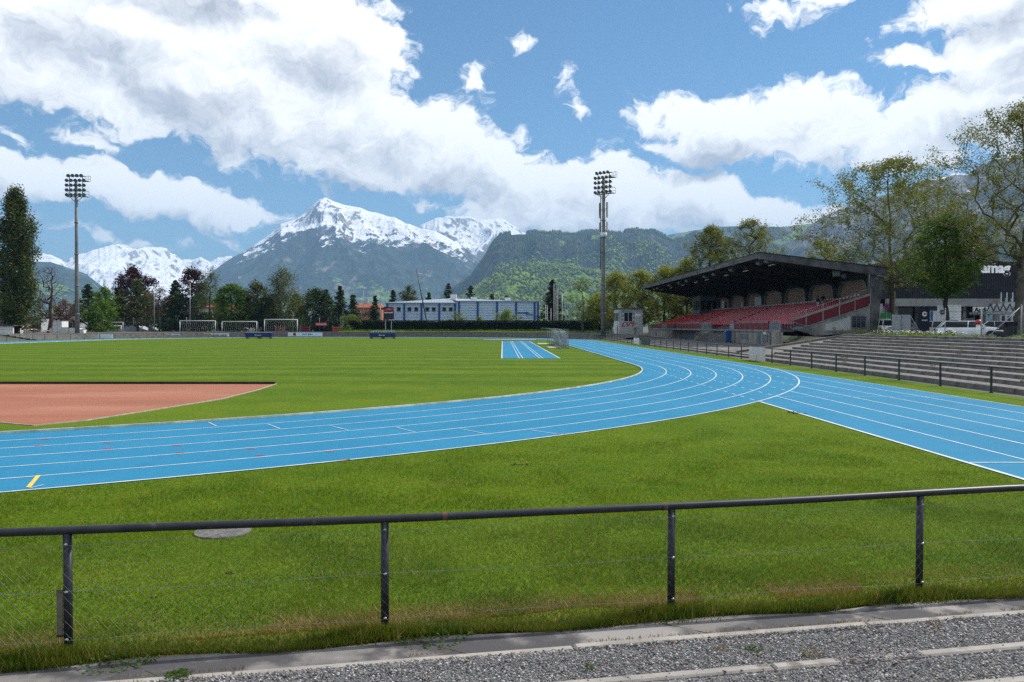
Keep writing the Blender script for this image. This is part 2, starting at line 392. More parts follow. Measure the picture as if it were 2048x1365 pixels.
def mark(name, pts, w, m, z=.0165):
    mb = MB(); strip(pts, w, z, mb); return mb.build(name, m, track)
m_faint = mat('faded_paint', (.42, .55, .62), (.26, .42, .54), 3)
m_yel = mat('yellow_paint', (.75, .52, .06), (.55, .42, .1), 4)
m_redp = mat('red_paint', (.50, .06, .07), (.35, .05, .08), 4)
mark('start_mark', [(8.6, 27.2), (15.25, 27.25)], .03, m_faint)
mark('start_mark', [(8.05, 14.03), (9.1, 14.03)], .06, m_line)
mark('yellow_mark', [G(77, 953), G(57, 977)], .065, m_yel)
mark('yellow_mark', [G(57, 979), G(87, 972)], .035, m_faint)
for a, b in [((417, 846), (433, 854)), ((536, 850), (560, 859)), ((660, 853), (700, 863)), ((792, 856), (830, 866)), ((920, 859), (970, 869)), ((1062, 862), (1116, 870)), ((1035, 800), (1060, 800)), ((1215, 802), (1235, 800)), ((1120, 798), (1150, 800)), ((1300, 797), (1326, 800)), ((1390, 799), (1415, 801))]:
    mark('stagger_tick', [G(*a), G(*b)], .035, m_faint)
for a in [(78, 892), (90, 880), (215, 899), (216, 887), (354, 893), (361, 907), (501, 899), (520, 913), (659, 905), (690, 921), (1052, 826), (1122, 870)]:
    x, y = G(*a); mark('relay_mark', [(x-.09, y), (x+.09, y)], .05, m_redp)
mb = MB(); o_ = [(p[0], p[1]) for p in oval(RIN-.03, 0)][:-1]
m_kerb = mat('kerb_aluminium', (.68, .68, .64), (.42, .42, .38), 2, rough=.5, bump=.1)
mb.path([(x, y, .04) for x, y in o_], .035, 4, closed=True); mb.build('inner_kerb', m_kerb, track)

# ------------------------------------------------------------------ long-jump runways, sand box, red clay area
pad = thing('jump_runway', 'blue jump runway with three lanes laid in the green infield', 'runway', (0, 60, 0))
mb = MB(); mb.add([(-.1, 0, .006), (4.25, 0, .006), (4.25, 68, .006), (-.1, 68, .006)], [(0, 1, 2, 3)]); mb.build('surface', m_track, pad)
for xx in (-.06, 1.22, 1.48, 2.72, 2.96, 4.2):
    mb = MB(); strip([(xx, .05), (xx, 67.9)], .09 if xx in (-.06, 4.2) else .05, .012, mb); mb.build('edge_line', m_line, pad)
mb = MB(); mb.box(-3.2, 72, .0, 5.6, 80, .10, 0); 
pit = link('sand_pit_cover', None, None, 'flat grey cover of the long jump pit at the far runway end', 'sand pit', loc=(0, 60, 0))
mb.build('frame', mat('grey_wood', (.22, .21, .19), (.15, .15, .14), 3), pit)
mb = MB(); mb.box(-3.0, 72.2, .1, 5.4, 79.8, .115); mb.build('sheet', mat('grey_tarp', (.30, .31, .31), (.2, .22, .22), 1), pit)
m_clay = mat('red_clay', (.31, .110, .058), (.25, .088, .045), .7, 6, bump=.35, bscale=25, c3=(.36, .15, .09), s3=.35, stretch=(.35, 1, 1), cut3=(.45, .7))
cl = [(-9.15, 33.25), (-8.95, 30.0), (-9.0, 26.4), (-9.85, 22.4), (-10.3, 20.4), (-11.0, 19.35), (-12.2, 19.95), (-19, 25.5), (-30, 30.5), (-30, 33.25)]
mb = MB(); mb.add([(x, y, .007) for x, y in cl], [tuple(range(len(cl)))]); mb.build('clay_area', m_clay, kind='structure')
kb = thing('edging', 'timber edging board, coloured dark as in shade, along the back of the red clay area', 'edging', (-20, 33.2, 0))
m_shadew = mat('shaded_timber', (.035, .025, .02), (.02, .015, .012), 3)  # near-black colour paints in the shade on the face turned from the sun
for i in range(9):
    mb = MB(); mb.box(10.8-2.35*(i+1)+.01, 0, -.02, 10.8-2.35*i, .09, .10); mb.build('board', m_shadew, kb)
m_ltedge = mat('light_edge', (.45, .40, .34), (.32, .27, .22), 6)
kb = thing('edging', 'thin pale edging strip round the curved front of the red clay area', 'edging', (-9, 26, 0))
mb = MB(); mb.path([(x+9, y-26, .004) for x, y in cl[:8]], .03, 4); mb.build('strip', m_ltedge, kb)

# ------------------------------------------------------------------ near edge: asphalt strip, kerb stones, gravel steps
m_asph = mat('worn_asphalt', (.19, .175, .165), (.065, .062, .065), 1.1, 7, bump=.5, bscale=90, c3=(.27, .25, .235), s3=.9, cut3=(.52, .60), contrast=(.42, .54), bdist=.008)
mb = MB(); us = np.linspace(-30, 17, 60); rr = np.random.RandomState(3)
mb.sheet([nf(u, .18+.05*sin(u*3.1)+.04*rr.rand(), .004) for u in us], [nf(u, .60, .012) for u in us]); 
mb.build('footpath', m_asph, kind='structure')
m_stone = mat('kerb_concrete', (.36, .33, .295), (.25, .23, .21), 2.5, 6, bump=.4, bscale=40, c3=(.16, .14, .12), s3=3, cut3=(.6, .72), bdist=.006)
m_grav = mat('gravel_bed', (.22, .22, .225), (.075, .075, .08), 55, 3, bump=.9, bscale=70, c3=(.36, .35, .34), s3=80, cut3=(.56, .62), bdist=.02)
m_gravfar = mat('gravel_far', (.20, .19, .18), (.085, .08, .075), 9, 5, bump=.5, bscale=30, c3=(.11, .115, .07), s3=.9, cut3=(.6, .75))
rows = [(.62, .05), (1.535, .20), (2.30, .35), (3.06, .50), (3.85, .64)]
kst = thing('kerb', 'pale concrete kerb stones edging the gravel steps in front of the camera', 'kerb', (0, 0, 0))
for i, (v, z) in enumerate(rows):
    u = -9.0+i*.7; nxt = 0
    while u < 12:
        L = 1.95 if i else 2.35
        if i == 1 and -1.5 < u < .3 and 0: pass
        w = .085
        mb = MB(); dz = rr.rand()*.012-.006; dv = rr.rand()*.012; e = .012
        a = [nf(u+.006, v+dv, 0), nf(u+L-.006, v+dv, 0), nf(u+L-.006, v+dv+w, 0), nf(u+.006, v+dv+w, 0)]
        vs = [(p[0], p[1], z-.17) for p in a]+[(p[0], p[1], z+dz-e) for p in a]
        cxp = sum(p[0] for p in a)/4; cyp = sum(p[1] for p in a)/4
        ins = [nf(u+.006+e, v+dv+e), nf(u+L-.006-e, v+dv+e), nf(u+L-.006-e, v+dv+w-e), nf(u+.006+e, v+dv+w-e)]
        vs += [(p[0], p[1], z+dz) for p in ins]
        mb.add(vs, [(0, 1, 5, 4), (1, 2, 6, 5), (2, 3, 7, 6), (3, 0, 4, 7), (4, 5, 9, 8), (5, 6, 10, 9), (6, 7, 11, 10), (7, 4, 8, 11), (8, 9, 10, 11)])
        mb.build('kerb_stone', m_stone, kst); u += L
mb = MB()
for (v, z), (v2, z2) in zip(rows[:-1], rows[1:]):
    us = np.linspace(-9, 13, 60); vs = np.linspace(v+.09, v2+.02, 7)
    for a, b in zip(vs[:-1], vs[1:]):
        g = lambda u, q: nf(u, q, z-.022+.012*float(vn(np.array(u*1.3+50), np.array(q*1.7+9)))+.012*(q-v))
        mb.sheet([g(u, a) for u in us], [g(u, b) for u in us])
mb.build('gravel_bed', m_grav, kind='structure')
# loose stones
r = np.random.RandomState(5); N = 95000
def octas(P_, R_, rs, flat=.65):
    n = len(P_); base = np.array([[1,0,0],[0,1,0],[-1,0,0],[0,-1,0],[0,0,1],[0,0,-1]], float)
    V = base[None]*(1+(rs.rand(n, 6, 1)-.5)*.7)+(rs.rand(n, 6, 3)-.5)*.5
    a = rs.rand(n)*2*pi; ca, sa = np.cos(a)[:, None], np.sin(a)[:, None]
    x = V[..., 0]*ca-V[..., 1]*sa; y = V[..., 0]*sa+V[..., 1]*ca; V = np.stack([x, y, V[..., 2]*flat], -1)*R_[:, None, None]+P_[:, None]
    F = np.array([[0,1,4],[1,2,4],[2,3,4],[3,0,4],[1,0,5],[2,1,5],[3,2,5],[0,3,5]])
    return V.reshape(-1, 3), (F[None]+6*np.arange(n)[:, None, None]).reshape(-1, 3)
u = r.rand(N)*9.2-3.9; v = .70+r.rand(N)*1.85; u = u+ (v-.7)*.4
z = np.where(v < rows[1][0], .05, np.where(v < rows[2][0], .20, .35))
ok = ~((np.abs(v-rows[1][0]-.05) < .075) | (np.abs(v-rows[2][0]-.05) < .07)) | (r.rand(N) < .05) ; keepgap = (u > 1.9) & (u < 2.5) & (np.abs(v-rows[1][0]-.05) < .075)
ok |= keepgap; u, v, z = u[ok], v[ok], z[ok]
R_ = .0045+.0085*r.rand(len(u))**3; z = z+np.where(keepgap[ok], .012, 0)
P_ = np.stack([F0.x+U.x*u+V_.x*v, F0.y+U.y*u+V_.y*v, z+R_*.2+.004*r.rand(len(u))], -1)
V, Fc = octas(P_, R_, r)
m_peb = bpy.data.materials.new('pebbles'); m_peb.use_nodes = True; t = m_peb.node_tree; b = t.nodes['Principled BSDF']; b.inputs['Roughness'].default_value = .8
g = node(t, 'ShaderNodeNewGeometry'); rp = node(t, 'ShaderNodeValToRGB'); t.links.new(g.outputs['Random Per Island'], rp.inputs[0]); cr = rp.color_ramp
cr.elements[0].color = (.045, .045, .05, 1); cr.elements[1].color = (.50, .50, .49, 1)
for p, c in ((.2, (.14, .14, .15)), (.5, (.20, .20, .205)), (.68, (.27, .26, .245)), (.80, (.27, .20, .165)), (.86, (.42, .42, .42))):
    e = cr.elements.new(p); e.color = (*c, 1)
t.links.new(rp.outputs[0], b.inputs['Base Color'])
npmesh('gravel', V, Fc, m_peb, label='loose grey gravel covering the steps at the front right', cat='gravel', kind='stuff')

# ------------------------------------------------------------------ grass blades near the fence
def blades(n, uf, hf, wf, rs, lean=.6):
    p = uf(n); h = hf(n, p); w = wf(n); a = rs.rand(n)*2*pi; le = rs.rand(n)*lean
    P0 = np.stack([p[:, 0], p[:, 1], p[:, 2]], -1)
    side = np.stack([np.cos(a), np.sin(a), 0*a], -1)*w[:, None]/2
    b2 = rs.rand(n)*2*pi; tip = P0+np.stack([np.cos(b2)*le*h, np.sin(b2)*le*h, h], -1)
    V = np.stack([P0-side, P0+side, tip], 1).reshape(-1, 3); F = np.arange(3*n).reshape(-1, 3)
    return V, F
def uvp(u, v, z): return np.stack([F0.x+U.x*u+V_.x*v, F0.y+U.y*u+V_.y*v, z], -1)
r = np.random.RandomState(9)
m_bl = leafmat('grass_blade', (.055, .130, .003), (.165, .235, .007), .42, .8, (.28, .21, .05))
def dens(n):
    out = np.zeros((0, 3))
    while len(out) < n:
        q = r.rand(n)**1.25; v = .12-q*19; u = -(5.0+q*13)+r.rand(n)*(11.5+q*30)
        p = uvp(u, v, 0*u); x, y = p[:, 0], p[:, 1]; rr = np.hypot(x-XC, y-YC)
        ok = (rr > RO+.06) & (x < xi-.02) & (r.rand(n) < np.clip(1.15-q, 0, 1)**.8)
        out = np.vstack([out, p[ok]])
    return out[:n]
def hgt(n, p):
    d = np.hypot(p[:, 0], p[:, 1]-6); c = sstep(vn(p[:, 0]*1.3+40, p[:, 1]*1.3+40), .5, .75)
    return (.012+.020*r.rand(n))*(1+.8*c)*(1-.35*sstep(d, 8, 18))
V, Fc = blades(420000, dens, hgt, lambda n: .004+.004*r.rand(n), r, 1.3)
npmesh('short_grass', V, Fc, m_bl, label='short mown grass between the black fence and the blue track', cat='grass', kind='stuff')
m_tuft = leafmat('tuft_blade', (.055, .105, .005), (.15, .17, .015), .4, 2.5, (.34, .24, .09))
posts_u = [G(137, 1310), G(770, 1285), G(1342, 1245), G(1838, 1190)]
pu = []
for px_, py_ in ((137, 1310), (770, 1285), (1342, 1240), (1838, 1190)):
    rx_, ry_, _ = ray(px_, py_); t_ = rx_/ry_; pu.append(F0.y*t_/(U.x-U.y*t_))
def edge(n):
    u = r.rand(n)*11-4.8; v = .20-np.abs(r.randn(n))*.11+.05*np.sin(u*3.1)+.05*(vn(u*2.3+30, u*0)-.5)
    return uvp(u, v, 0*u)
V, Fc = blades(42000, edge, lambda n, p: (.025+.05*r.rand(n)*(.4+vn(p[:, 0]*2.5+70, p[:, 1]+3))), lambda n: .004+.005*r.rand(n), r, .9)
V2 = [];
for q in pu:
    def cl_(n, q=q):
        return uvp(q-.12+r.randn(n)*.22, .05+np.abs(r.randn(n))*.07, np.zeros(n))
    a, f = blades(2200, cl_, lambda n, p: .05+.08*r.rand(n), lambda n: .006+.007*r.rand(n), r, .8)
    Fc = np.concatenate([Fc, f+len(V)]); V = np.concatenate([V, a])
npmesh('edge_grass', V, Fc, m_tuft, label='taller ragged grass along the asphalt edge and round the fence posts', cat='grass', kind='stuff')
def dry(n):
    u = r.rand(n*3)*12-5.2; v = -.12-np.abs(r.randn(n*3))*.20; k = vn(u*1.4+9, v*3+20) > .40; return uvp(u[k][:n], v[k][:n], 0*u[k][:n])
p_ = dry(26000); V, Fc = blades(len(p_), lambda n: p_, lambda n, p: .015+.03*r.rand(n), lambda n: .004+.003*r.rand(n), r, 1.5)
npmesh('dry_grass', V, Fc, leafmat('dry_blade', (.26, .17, .05), (.40, .27, .10), .3, 2, (.10, .13, .01)), label='dry tan grass in a band just behind the fence posts', cat='grass', kind='stuff')
# weeds on the gravel
m_weed = leafmat('weed_leaf', (.045, .10, .015), (.10, .17, .03), .4, 3)
m_weed2 = leafmat('dry_weed_leaf', (.16, .13, .05), (.24, .16, .07), .3, 3)
def leafball(mb_pts, n, rad, size, rs, flat=.5):
    a = rs.rand(n)*2*pi; q = np.sqrt(rs.rand(n))*rad; p = np.stack([mb_pts[0]+q*np.cos(a), mb_pts[1]+q*np.sin(a), mb_pts[2]+rs.rand(n)*rad*flat*(1-q/rad*.6)], -1)
    return cards(p, size, rs)
def cards(p, size, rs, up=.4):
    n = len(p); nrm = rs.randn(n, 3); nrm[:, 2] = np.abs(nrm[:, 2])+up; nrm /= np.linalg.norm(nrm, axis=1)[:, None]
    t1 = np.cross(nrm, rs.randn(n, 3)); t1 /= np.linalg.norm(t1, axis=1)[:, None]+1e-9; t2 = np.cross(nrm, t1)
    s = (size*(.6+.8*rs.rand(n)))[:, None]
    V = np.stack([p-t1*s*.5, p+t2*s*.32, p+t1*s*.6, p-t2*s*.32], 1).reshape(-1, 3)
    return V, np.arange(4*n).reshape(-1, 4)
for px, py, z, rad, n, mm, lb in [(356, 1350, .05, .085, 260, 0, 'bright green weed growing over the kerb at the left end of the gravel'), (1510, 1298, .06, .07, 90, 0, 'small green weed in the gravel right of the third post'), (1445, 1296, .06, .06, 60, 1, 'yellowing weed in the gravel left of a green one'),
    (1620, 1305, .07, .09, 90, 1, 'brownish weed beside the second kerb line'), (1918, 1238, .05, .06, 80, 1, 'dry weed against the kerb below the rightmost post'), (1181, 1332, .08, .04, 50, 0, 'tiny green weed in the gravel between second and third post'), (930, 1320, .05, .04, 40, 0, 'tiny green weed close to the kerb in mid picture'), (1870, 1248, .06, .05, 50, 1, 'dry weed in the gravel just right of the fourth post')]:
    x, y = G(px, py, z); V, Fc = leafball((x, y, z-.01), n, rad, .022 if n > 100 else .017, r)
    npmesh('weed', V, Fc, [m_weed, m_weed2][mm], label=lb, cat='weed', group='weeds in the gravel')
for i, q in enumerate(pu[:2]):
    u_, v_ = q+.35, .12; x, y, _ = nf(u_, v_); V, Fc = leafball((x, y, 0), 300, .32, .03, r, .22)
    npmesh('clover', V, Fc, m_weed, label=['broad-leaved clover patch beside the leftmost fence post', 'sparse clover patch beside the second fence post'][i], cat='clover', kind='stuff')
def joint(n):
    u = r.rand(n*3)*10-4.2; v = np.where(r.rand(n*3) < .6, .60, .705)+r.randn(n*3)*.012; k = vn(u*3.1+5, v*0+40) > .55; return uvp(u[k][:n], v[k][:n], 0*u[k][:n]+.045)
p_ = joint(1500); V, Fc = blades(len(p_), lambda n: p_, lambda n, p: .010+.022*r.rand(n), lambda n: .005+.004*r.rand(n), r, 1.3)
npmesh('joint_weeds', V, Fc, m_weed2, label='small dry weeds in the joint along the first kerb line', cat='weeds', kind='stuff')
# manhole in the grass behind the rail
mh = thing('inspection_cover', 'round pebbly concrete inspection cover in the grass just behind the rail', 'manhole cover', (-3.19, 9.36, 0))
mb = MB(); mb.path([(0, 0, -.02), (0, 0, .018)], .31, 28); mb.build('cover', mat('pebbly_concrete', (.17, .16, .15), (.09, .085, .085), 18, 4, bump=.6, bscale=60, c3=(.30, .28, .27), s3=35), mh)

# ------------------------------------------------------------------ black pipe fence in front
m_pipe = mat('black_pipe', (.022, .023, .030), (.012, .013, .018), 6, 6, rough=.45, bump=.15, bscale=30, spec=.4, c3=(.075, .07, .075), s3=9, cut3=(.6, .75), bdist=.002)
m_wire = mat('galvanised_wire', (.30, .32, .33), (.2, .21, .22), 9, rough=.45, metal=.6)
m_zinc = mat('zinc_clip', (.55, .56, .57), (.35, .36, .37), 20, rough=.4, metal=.7)
fence = thing('pipe_fence', 'black pipe fence with thin wire netting in front of the lawn', 'fence', (0, 0, 0))
RZ = .905
sag = lambda u: -.030*max(0, 1-((u-.3)/4.3)**2)
pul = [pu[0]-4.5, pu[0]-2.25]+pu+[pu[3]+2.35, pu[3]+4.7]
for i, q in enumerate(pul):
    mb = MB(); mb.path([nf(q, 0, -.1), nf(q, 0, RZ-.02+sag(q))], .031, 14); ps = mb.build('post', m_pipe, fence)
    for zz in (.80, .46, .12):
        mb = MB(); x, y, _ = nf(q+.004, .033); mb.path([nf(q-.010, .036, zz), nf(q+.010, .040, zz+.004)], .008, 6); mb.tube(nf(q, .028, zz-.012), nf(q+.002, .045, zz+.012), .004, n=5); mb.build('clip', m_zinc, ps)
mb = MB(); pr = [nf(u, 0, RZ+.002*sin(u*2)+sag(u)) for u in np.linspace(pul[0]-1, pul[-1]+.4, 30)]; mb.path(pr, .0305, 16); rail = mb.build('rail', m_pipe, fence)
for q in [pu[2]-.06, pu[0]+2.7]:
    mb = MB(); mb.path([nf(q-.02, 0, RZ+sag(q)), nf(q+.02, 0, RZ+sag(q))], .0318, 16, cap=False); mb.build('weld_seam', mat('rusty_weld', (.16, .075, .04), (.07, .05, .05), 40), rail)
for zz in (.80, .46, .12):
    mb = MB(); mb.path([nf(u, .036, zz+.008*sin(u*2.7+zz*9)) for u in np.linspace(pul[0], pul[-1], 60)], .0016, 4); mb.build('tension_wire', m_wire, fence)
mb = MB(); pit_ = .072; u = pul[0]; 
H0, H1 = .12, .80
while u < pul[-1]:
    k = (H1-H0)*.86
    for s in (1, -1):
        a, b = (u, u+k*s); pts = []
        for q in np.linspace(0, 1, 5): pts.append(nf(a+(b-a)*q, .036+.004*s+.006*sin(a*1.3+q*3), H1+(H0-H1)*q+.012*sin(a*2.1)))
        mb.path(pts, .0012 if s == 1 else .0009, 3, cap=False)
    u += pit_
mb.build('wire_netting', m_wire, fence, kind='stuff')
x, y, _ = nf(pu[0]-.065, .03); a_, z1_ = P(116, 1182, y)[::2]; z0_ = P(116, 1277, y)[2]
bd = thing('plate', 'narrow grey-brown plate tied upright to the netting beside the leftmost post', 'plate', (a_, y+.02, z0_))
mb = MB(); mb.box(-.02, -.004, 0, .02, .004, z1_-z0_); mb.build('plate', mat('grey_brown_plate', (.20, .165, .145), (.14, .115, .10), 6), bd)
for q_ in (.004, z1_-z0_-.016): mb = MB(); mb.box(-.021, -.007, q_, .021, .007, q_+.012); mb.build('tie', m_pipe, bd)
# asphalt cracks with grass, clods and small litter on the lawn
m_soil = mat('soil', (.06, .04, .022), (.03, .022, .013), 20)
for i, (px, py, s) in enumerate([(458, 1146, .05), (1180, 1115, .06), (304, 1196, .04), (1040, 931, .12), (1025, 930, .09), (1594, 827, .22), (1583, 825, .16), (152, 858, .25)]):
    x, y = G(px, py); V, Fc = octas(np.stack([x+r.randn(9)*s*.5, y+r.randn(9)*s*.4, np.full(9, .006)], -1), (.1+.25*r.rand(9))*s, r, .4)
    npmesh('soil_clod', V, Fc, m_soil, label=['dark clod of soil in the grass below the inspection cover', 'pale worn spot of soil right of the second post', 'small dark clod left in the grass', 'larger dark clod in the mid lawn', 'smaller dark clod in the mid lawn', 'dark clod of earth on the edge of the straight', 'smaller clod of earth on the edge of the straight', 'dark soil beside the inner kerb near the clay area'][i], cat='soil', group='clods of soil on the lawn', kind='stuff')
mb = MB()
for i in range(10):
    u0 = -6+i*1.72+.3*sin(i*5.1); mb.sheet([nf(u0+.10*k+.01*sin(k*4), .2+.1*k, .0125) for k in range(5)], [nf(u0+.012+.10*k+.01*sin(k*3), .2+.1*k, .0128) for k in range(5)])
mb.build('asphalt_crack', mat('crack_dirt', (.05, .04, .025), (.07, .075, .02), 9), kind='structure')
# ------------------------------------------------------------------ perimeter fence round the track
m_fpaint = mat('dark_green_steel', (.045, .055, .055), (.03, .036, .038), 5, rough=.5, c3=(.12, .09, .07), s3=8, cut3=(.65, .75))
m_galv = mat('galvanised_steel', (.34, .36, .37), (.22, .24, .25), 3, 5, rough=.5, metal=.35, bump=.05)
m_conc = mat('concrete', (.30, .285, .255), (.18, .17, .155), .8, 8, bump=.25, bscale=12, c3=(.085, .08, .075), s3=.55, cut3=(.55, .72), stretch=(1, 1, .35))
m_dconc = mat('weathered_concrete', (.135, .132, .135), (.055, .055, .06), 1.1, 8, bump=.35, bscale=9, c3=(.27, .26, .25), s3=1.4, cut3=(.62, .74), stretch=(1, 1, .5))
m_white = mat('white_paint', (.76, .76, .74), (.64, .64, .62), 1.5, rough=.6)
m_black = mat('black_plastic', (.02, .02, .022), (.012, .012, .013), 3, rough=.5)
m_glass = glassmat()
pf = thing('perimeter_fence', 'long dark railing with posts around the outside of the blue track', 'fence')
path = [(17.4, 8.6+3.4*i) for i in range(37)]
a = 0.0
na = int(pi*45.9/3.45); path += [(XC+45.9*cos(pi*i/na), YF+45.9*sin(pi*i/na)) for i in range(1, na+1)]
path += [(XC-45.9, YF-3.4*i) for i in range(1, 9)]
mb = MB(); mb.box(-.03, -.03, -.05, .03, .03, .93); mb.box(-.045, -.045, -.05, .045, .045, .03)
p0 = mb.build('post', m_fpaint, pf); p0.location = (*path[0], 0)
for x, y in path[1:]:
    o = p0.copy(); C.objects.link(o); o.parent = pf; o.location = (x, y, 0); o.rotation_euler.z = 0 if y < YF else math.atan2(y-YF, x-XC)
for zz, rr_ in ((.93, .032), (.5, .012), (.12, .010)):
    mb = MB(); mb.path([(x, y, zz) for x, y in path], rr_, 6, cap=True); mb.build('rail', m_fpaint, pf)
def panel_on_fence(px0, px1, m, label, col=None, cat='panel', h=(.08, .86)):
    y0 = 17.28*1641.4/(px0-1003.5); y1 = 17.28*1641.4/(px1-1003.5)
    o = thing('notice_board' if cat == 'panel' else 'railing_gate', label, cat, (17.3, y0, 0))
    n = 2 if abs(y0-y1) > 2.5 else 1; L = (y1-y0)/n
    for i in range(n):
        mb = MB(); mb.box(-.02, i*L+(.03 if n > 1 else 0)*-1, h[0], .01, (i+1)*L+.03, h[1]); mb.build('board', m, o)
    return o
m_poster = mat('faded_pink_print', (.62, .60, .60), (.60, .52, .52), 1.6, 5, c3=(.55, .28, .28), s3=2.0, cut3=(.58, .70))
panel_on_fence(1498, 1530.5, m_poster, 'two faded white and pink boards hung on the railing beside the terrace', h=(.05, .95))
panel_on_fence(1266, 1277, m_white, 'small white board on the railing below the white booth')
panel_on_fence(1281, 1297, m_fpaint, 'dark solid gate leaf in the railing right of the small white board', cat='gate')
panel_on_fence(1189, 1199, m_fpaint, 'dark solid infill in the far railing left of the light mast', cat='panel')
# ------------------------------------------------------------------ terraces
m_edge = mat('step_concrete', (.20, .188, .172), (.115, .108, .10), 1.5, 6, bump=.3, bscale=20, c3=(.10, .10, .07), s3=2, cut3=(.58, .7))
m_riser = mat('shaded_riser_concrete', (.085, .08, .078), (.045, .044, .045), 1.5, 6, bump=.3, bscale=20)  # step concrete darkened to paint in the shade of the risers
ter = thing('terrace', 'weathered standing terrace of low gravel steps right of the railing', 'terrace', (0, 0, 0))
rs_, tr_ = .157, 1.0
mb = MB(); edges = []
YT0 = 4.0
for i in range(11):
    x = 18.25+i*tr_; z1 = (i+1)*rs_; y1 = 60.0+max(0, i-1)*.8
    ys_ = np.linspace(YT0, y1, 70)
    f = lambda xx, q, zz: (xx, q, zz-.012+.022*float(vn(np.array(xx*1.7+60), np.array(q*1.1+20))))
    xe = x+.11
    for k in range(4):
        xa = xe+(tr_-.1)*k/4; xb = xe+(tr_-.1)*(k+1)/4+(.12 if k == 3 and i < 10 else 0)
        mb.sheet([f(xa, q, z1) for q in ys_], [f(xb, q, z1) for q in ys_])
    yy = YT0-.3*i
    while yy < y1-.5:
        L = 1.25; edges.append((x, yy, z1, L, i)); yy += L
mb.build('gravel_tread', m_gravfar, ter)
def stone_mesh():
    mb = MB(); mb.box(0, .008, -rs_-.03, .11, 1.242, 0); bm_ = mb.build('edge_stone', [m_edge], ter)
    return bm_
es = stone_mesh(); me_es = es.data; bpy.data.objects.remove(es)
edges = [e for e in edges if e[1] > 5]
edges.sort(key=lambda e: e[0]**2+e[1]**2)
for x, yy, z, L, i in edges[:300]:
    o = link('edge_stone', me_es, ter, loc=(x+random.uniform(-.012, .012), yy, z+random.uniform(-.01, .012)))
mb = MB()
for x, yy, z, L, i in edges[300:]: mb.box(x, yy+.008, z-rs_-.03, x+.11, yy+L-.008, z+random.uniform(-.01, .01))
if mb.v: mb.build('edge_stones', m_edge, ter, kind='stuff')
r = np.random.RandomState(21)
# weeds on the terrace
P_ = []
for k in range(26):
    i = r.randint(1, 11); P_.append((18.25+i+.1+.25*r.rand(), 22+r.rand()*40, i*rs_+rs_))
VV = []; FF = []; off = 0
for q in P_:
    V, Fc = leafball(q, 26, .14, .07, r); VV.append(V); FF.append(Fc+off); off += len(V)
npmesh('terrace_weeds', np.concatenate(VV), np.concatenate(FF), m_weed2, label='small weeds sprouting from the joints of the right-hand terrace steps', cat='weeds', kind='stuff')
# far curved terrace
ft = thing('terrace', 'low curved terrace of gravel steps beyond the far bend of the track', 'terrace')
mbt = MB(); mbe = MB()
for i in range(6):
    r0 = 46.7+i*1.05; z1 = (i+1)*.165; th = np.linspace(.02, pi+.02, 90)
    pa = [(XC+r0*cos(a), YF+r0*sin(a)) for a in th]
    pb = [(XC+(r0+.14)*cos(a), YF+(r0+.14)*sin(a)) for a in th]; pc = [(XC+(r0+1.1)*cos(a), YF+(r0+1.1)*sin(a)) for a in th]
    mbe.sheet([(*p, z1-.24) for p in pa], [(*p, z1) for p in pa]); mbe.sheet([(*p, z1) for p in pa], [(*p, z1) for p in pb])
    mbt.sheet([(*p, z1-.02) for p in pb], [(*p, z1-.015) for p in pc])
mbe.build('step_edge', m_edge, ft); mbt.build('gravel_tread', m_gravfar, ft)
# low steps and apron between the railing and the stand
ap = thing('terrace', 'two low steps between the railing and the grandstand apron', 'terrace')
mb = MB()
for i in range(2):
    x = 18.3+i*1.0
    mb.box(x, 66, -.05, x+.12, 138, .09*(i+1)+.02); 
mb.build('step_edge', m_edge, ap)
mb = MB(); mb.add([(18.42, 62, .085), (19.3, 62, .085), (19.3, 138, .085), (18.42, 138, .085)], [(0, 1, 2, 3)]); mb.add([(19.42, 62, .175), (31.3, 62, .18), (31.3, 176, .19), (19.42, 138, .18)], [(0, 1, 2, 3)])
mb.build('paving', m_asph, ap)
rp_ = thing('ramp', 'sloping asphalt ramp with a concrete curb at the end of the terrace', 'ramp')
mb = MB(); mb.add([(19.5, 60.4, .10), (31.0, 68.4, 1.72), (31.8, 73.5, 1.60), (19.2, 66.5, .19), (19.5, 60.4, -.3), (31, 68.4, -.3), (31.8, 73.5, -.3), (19.2, 66.5, -.3)], [(0, 1, 2, 3), (0, 4, 5, 1), (1, 5, 6, 2), (2, 6, 7, 3), (3, 7, 4, 0)])
mb.build('surface', mat('ramp_asphalt', (.17, .155, .14), (.11, .10, .095), 1.2, 6, bump=.2), rp_)
mb = MB(); mb.path([(19.4, 60.3, .16), (25.5, 64.6, 1.0), (31.0, 68.3, 1.80)], .13, 4); mb.path([(19.1, 66.6, .3), (25.5, 70, 1.0), (31.8, 73.6, 1.72)], .13, 4); mb.build('curb', m_edge, rp_)

# ------------------------------------------------------------------ grandstand
gs = thing('grandstand', 'concrete grandstand with dark cantilever roof and rows of red seats', 'grandstand', (0, 0, 0))
XF, XB, Y0, Y1, YR1 = 31.3, 42.0, 92.0, 176.0, 169.0
ZF = 2.0
m_red = mat('red_panel', (.17, .012, .020), (.125, .010, .018), .8, 5, rough=.55)
m_seat = mat('red_seat', (.62, .018, .028), (.46, .014, .022), .7, 3, rough=.33, spec=.45)
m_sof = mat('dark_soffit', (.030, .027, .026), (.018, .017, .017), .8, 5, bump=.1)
m_bluegrey = mat('blue_grey_metal', (.16, .19, .21), (.11, .135, .15), 1.2, rough=.5, metal=.2)
NR = 10; RUN = .80; RISE = .27
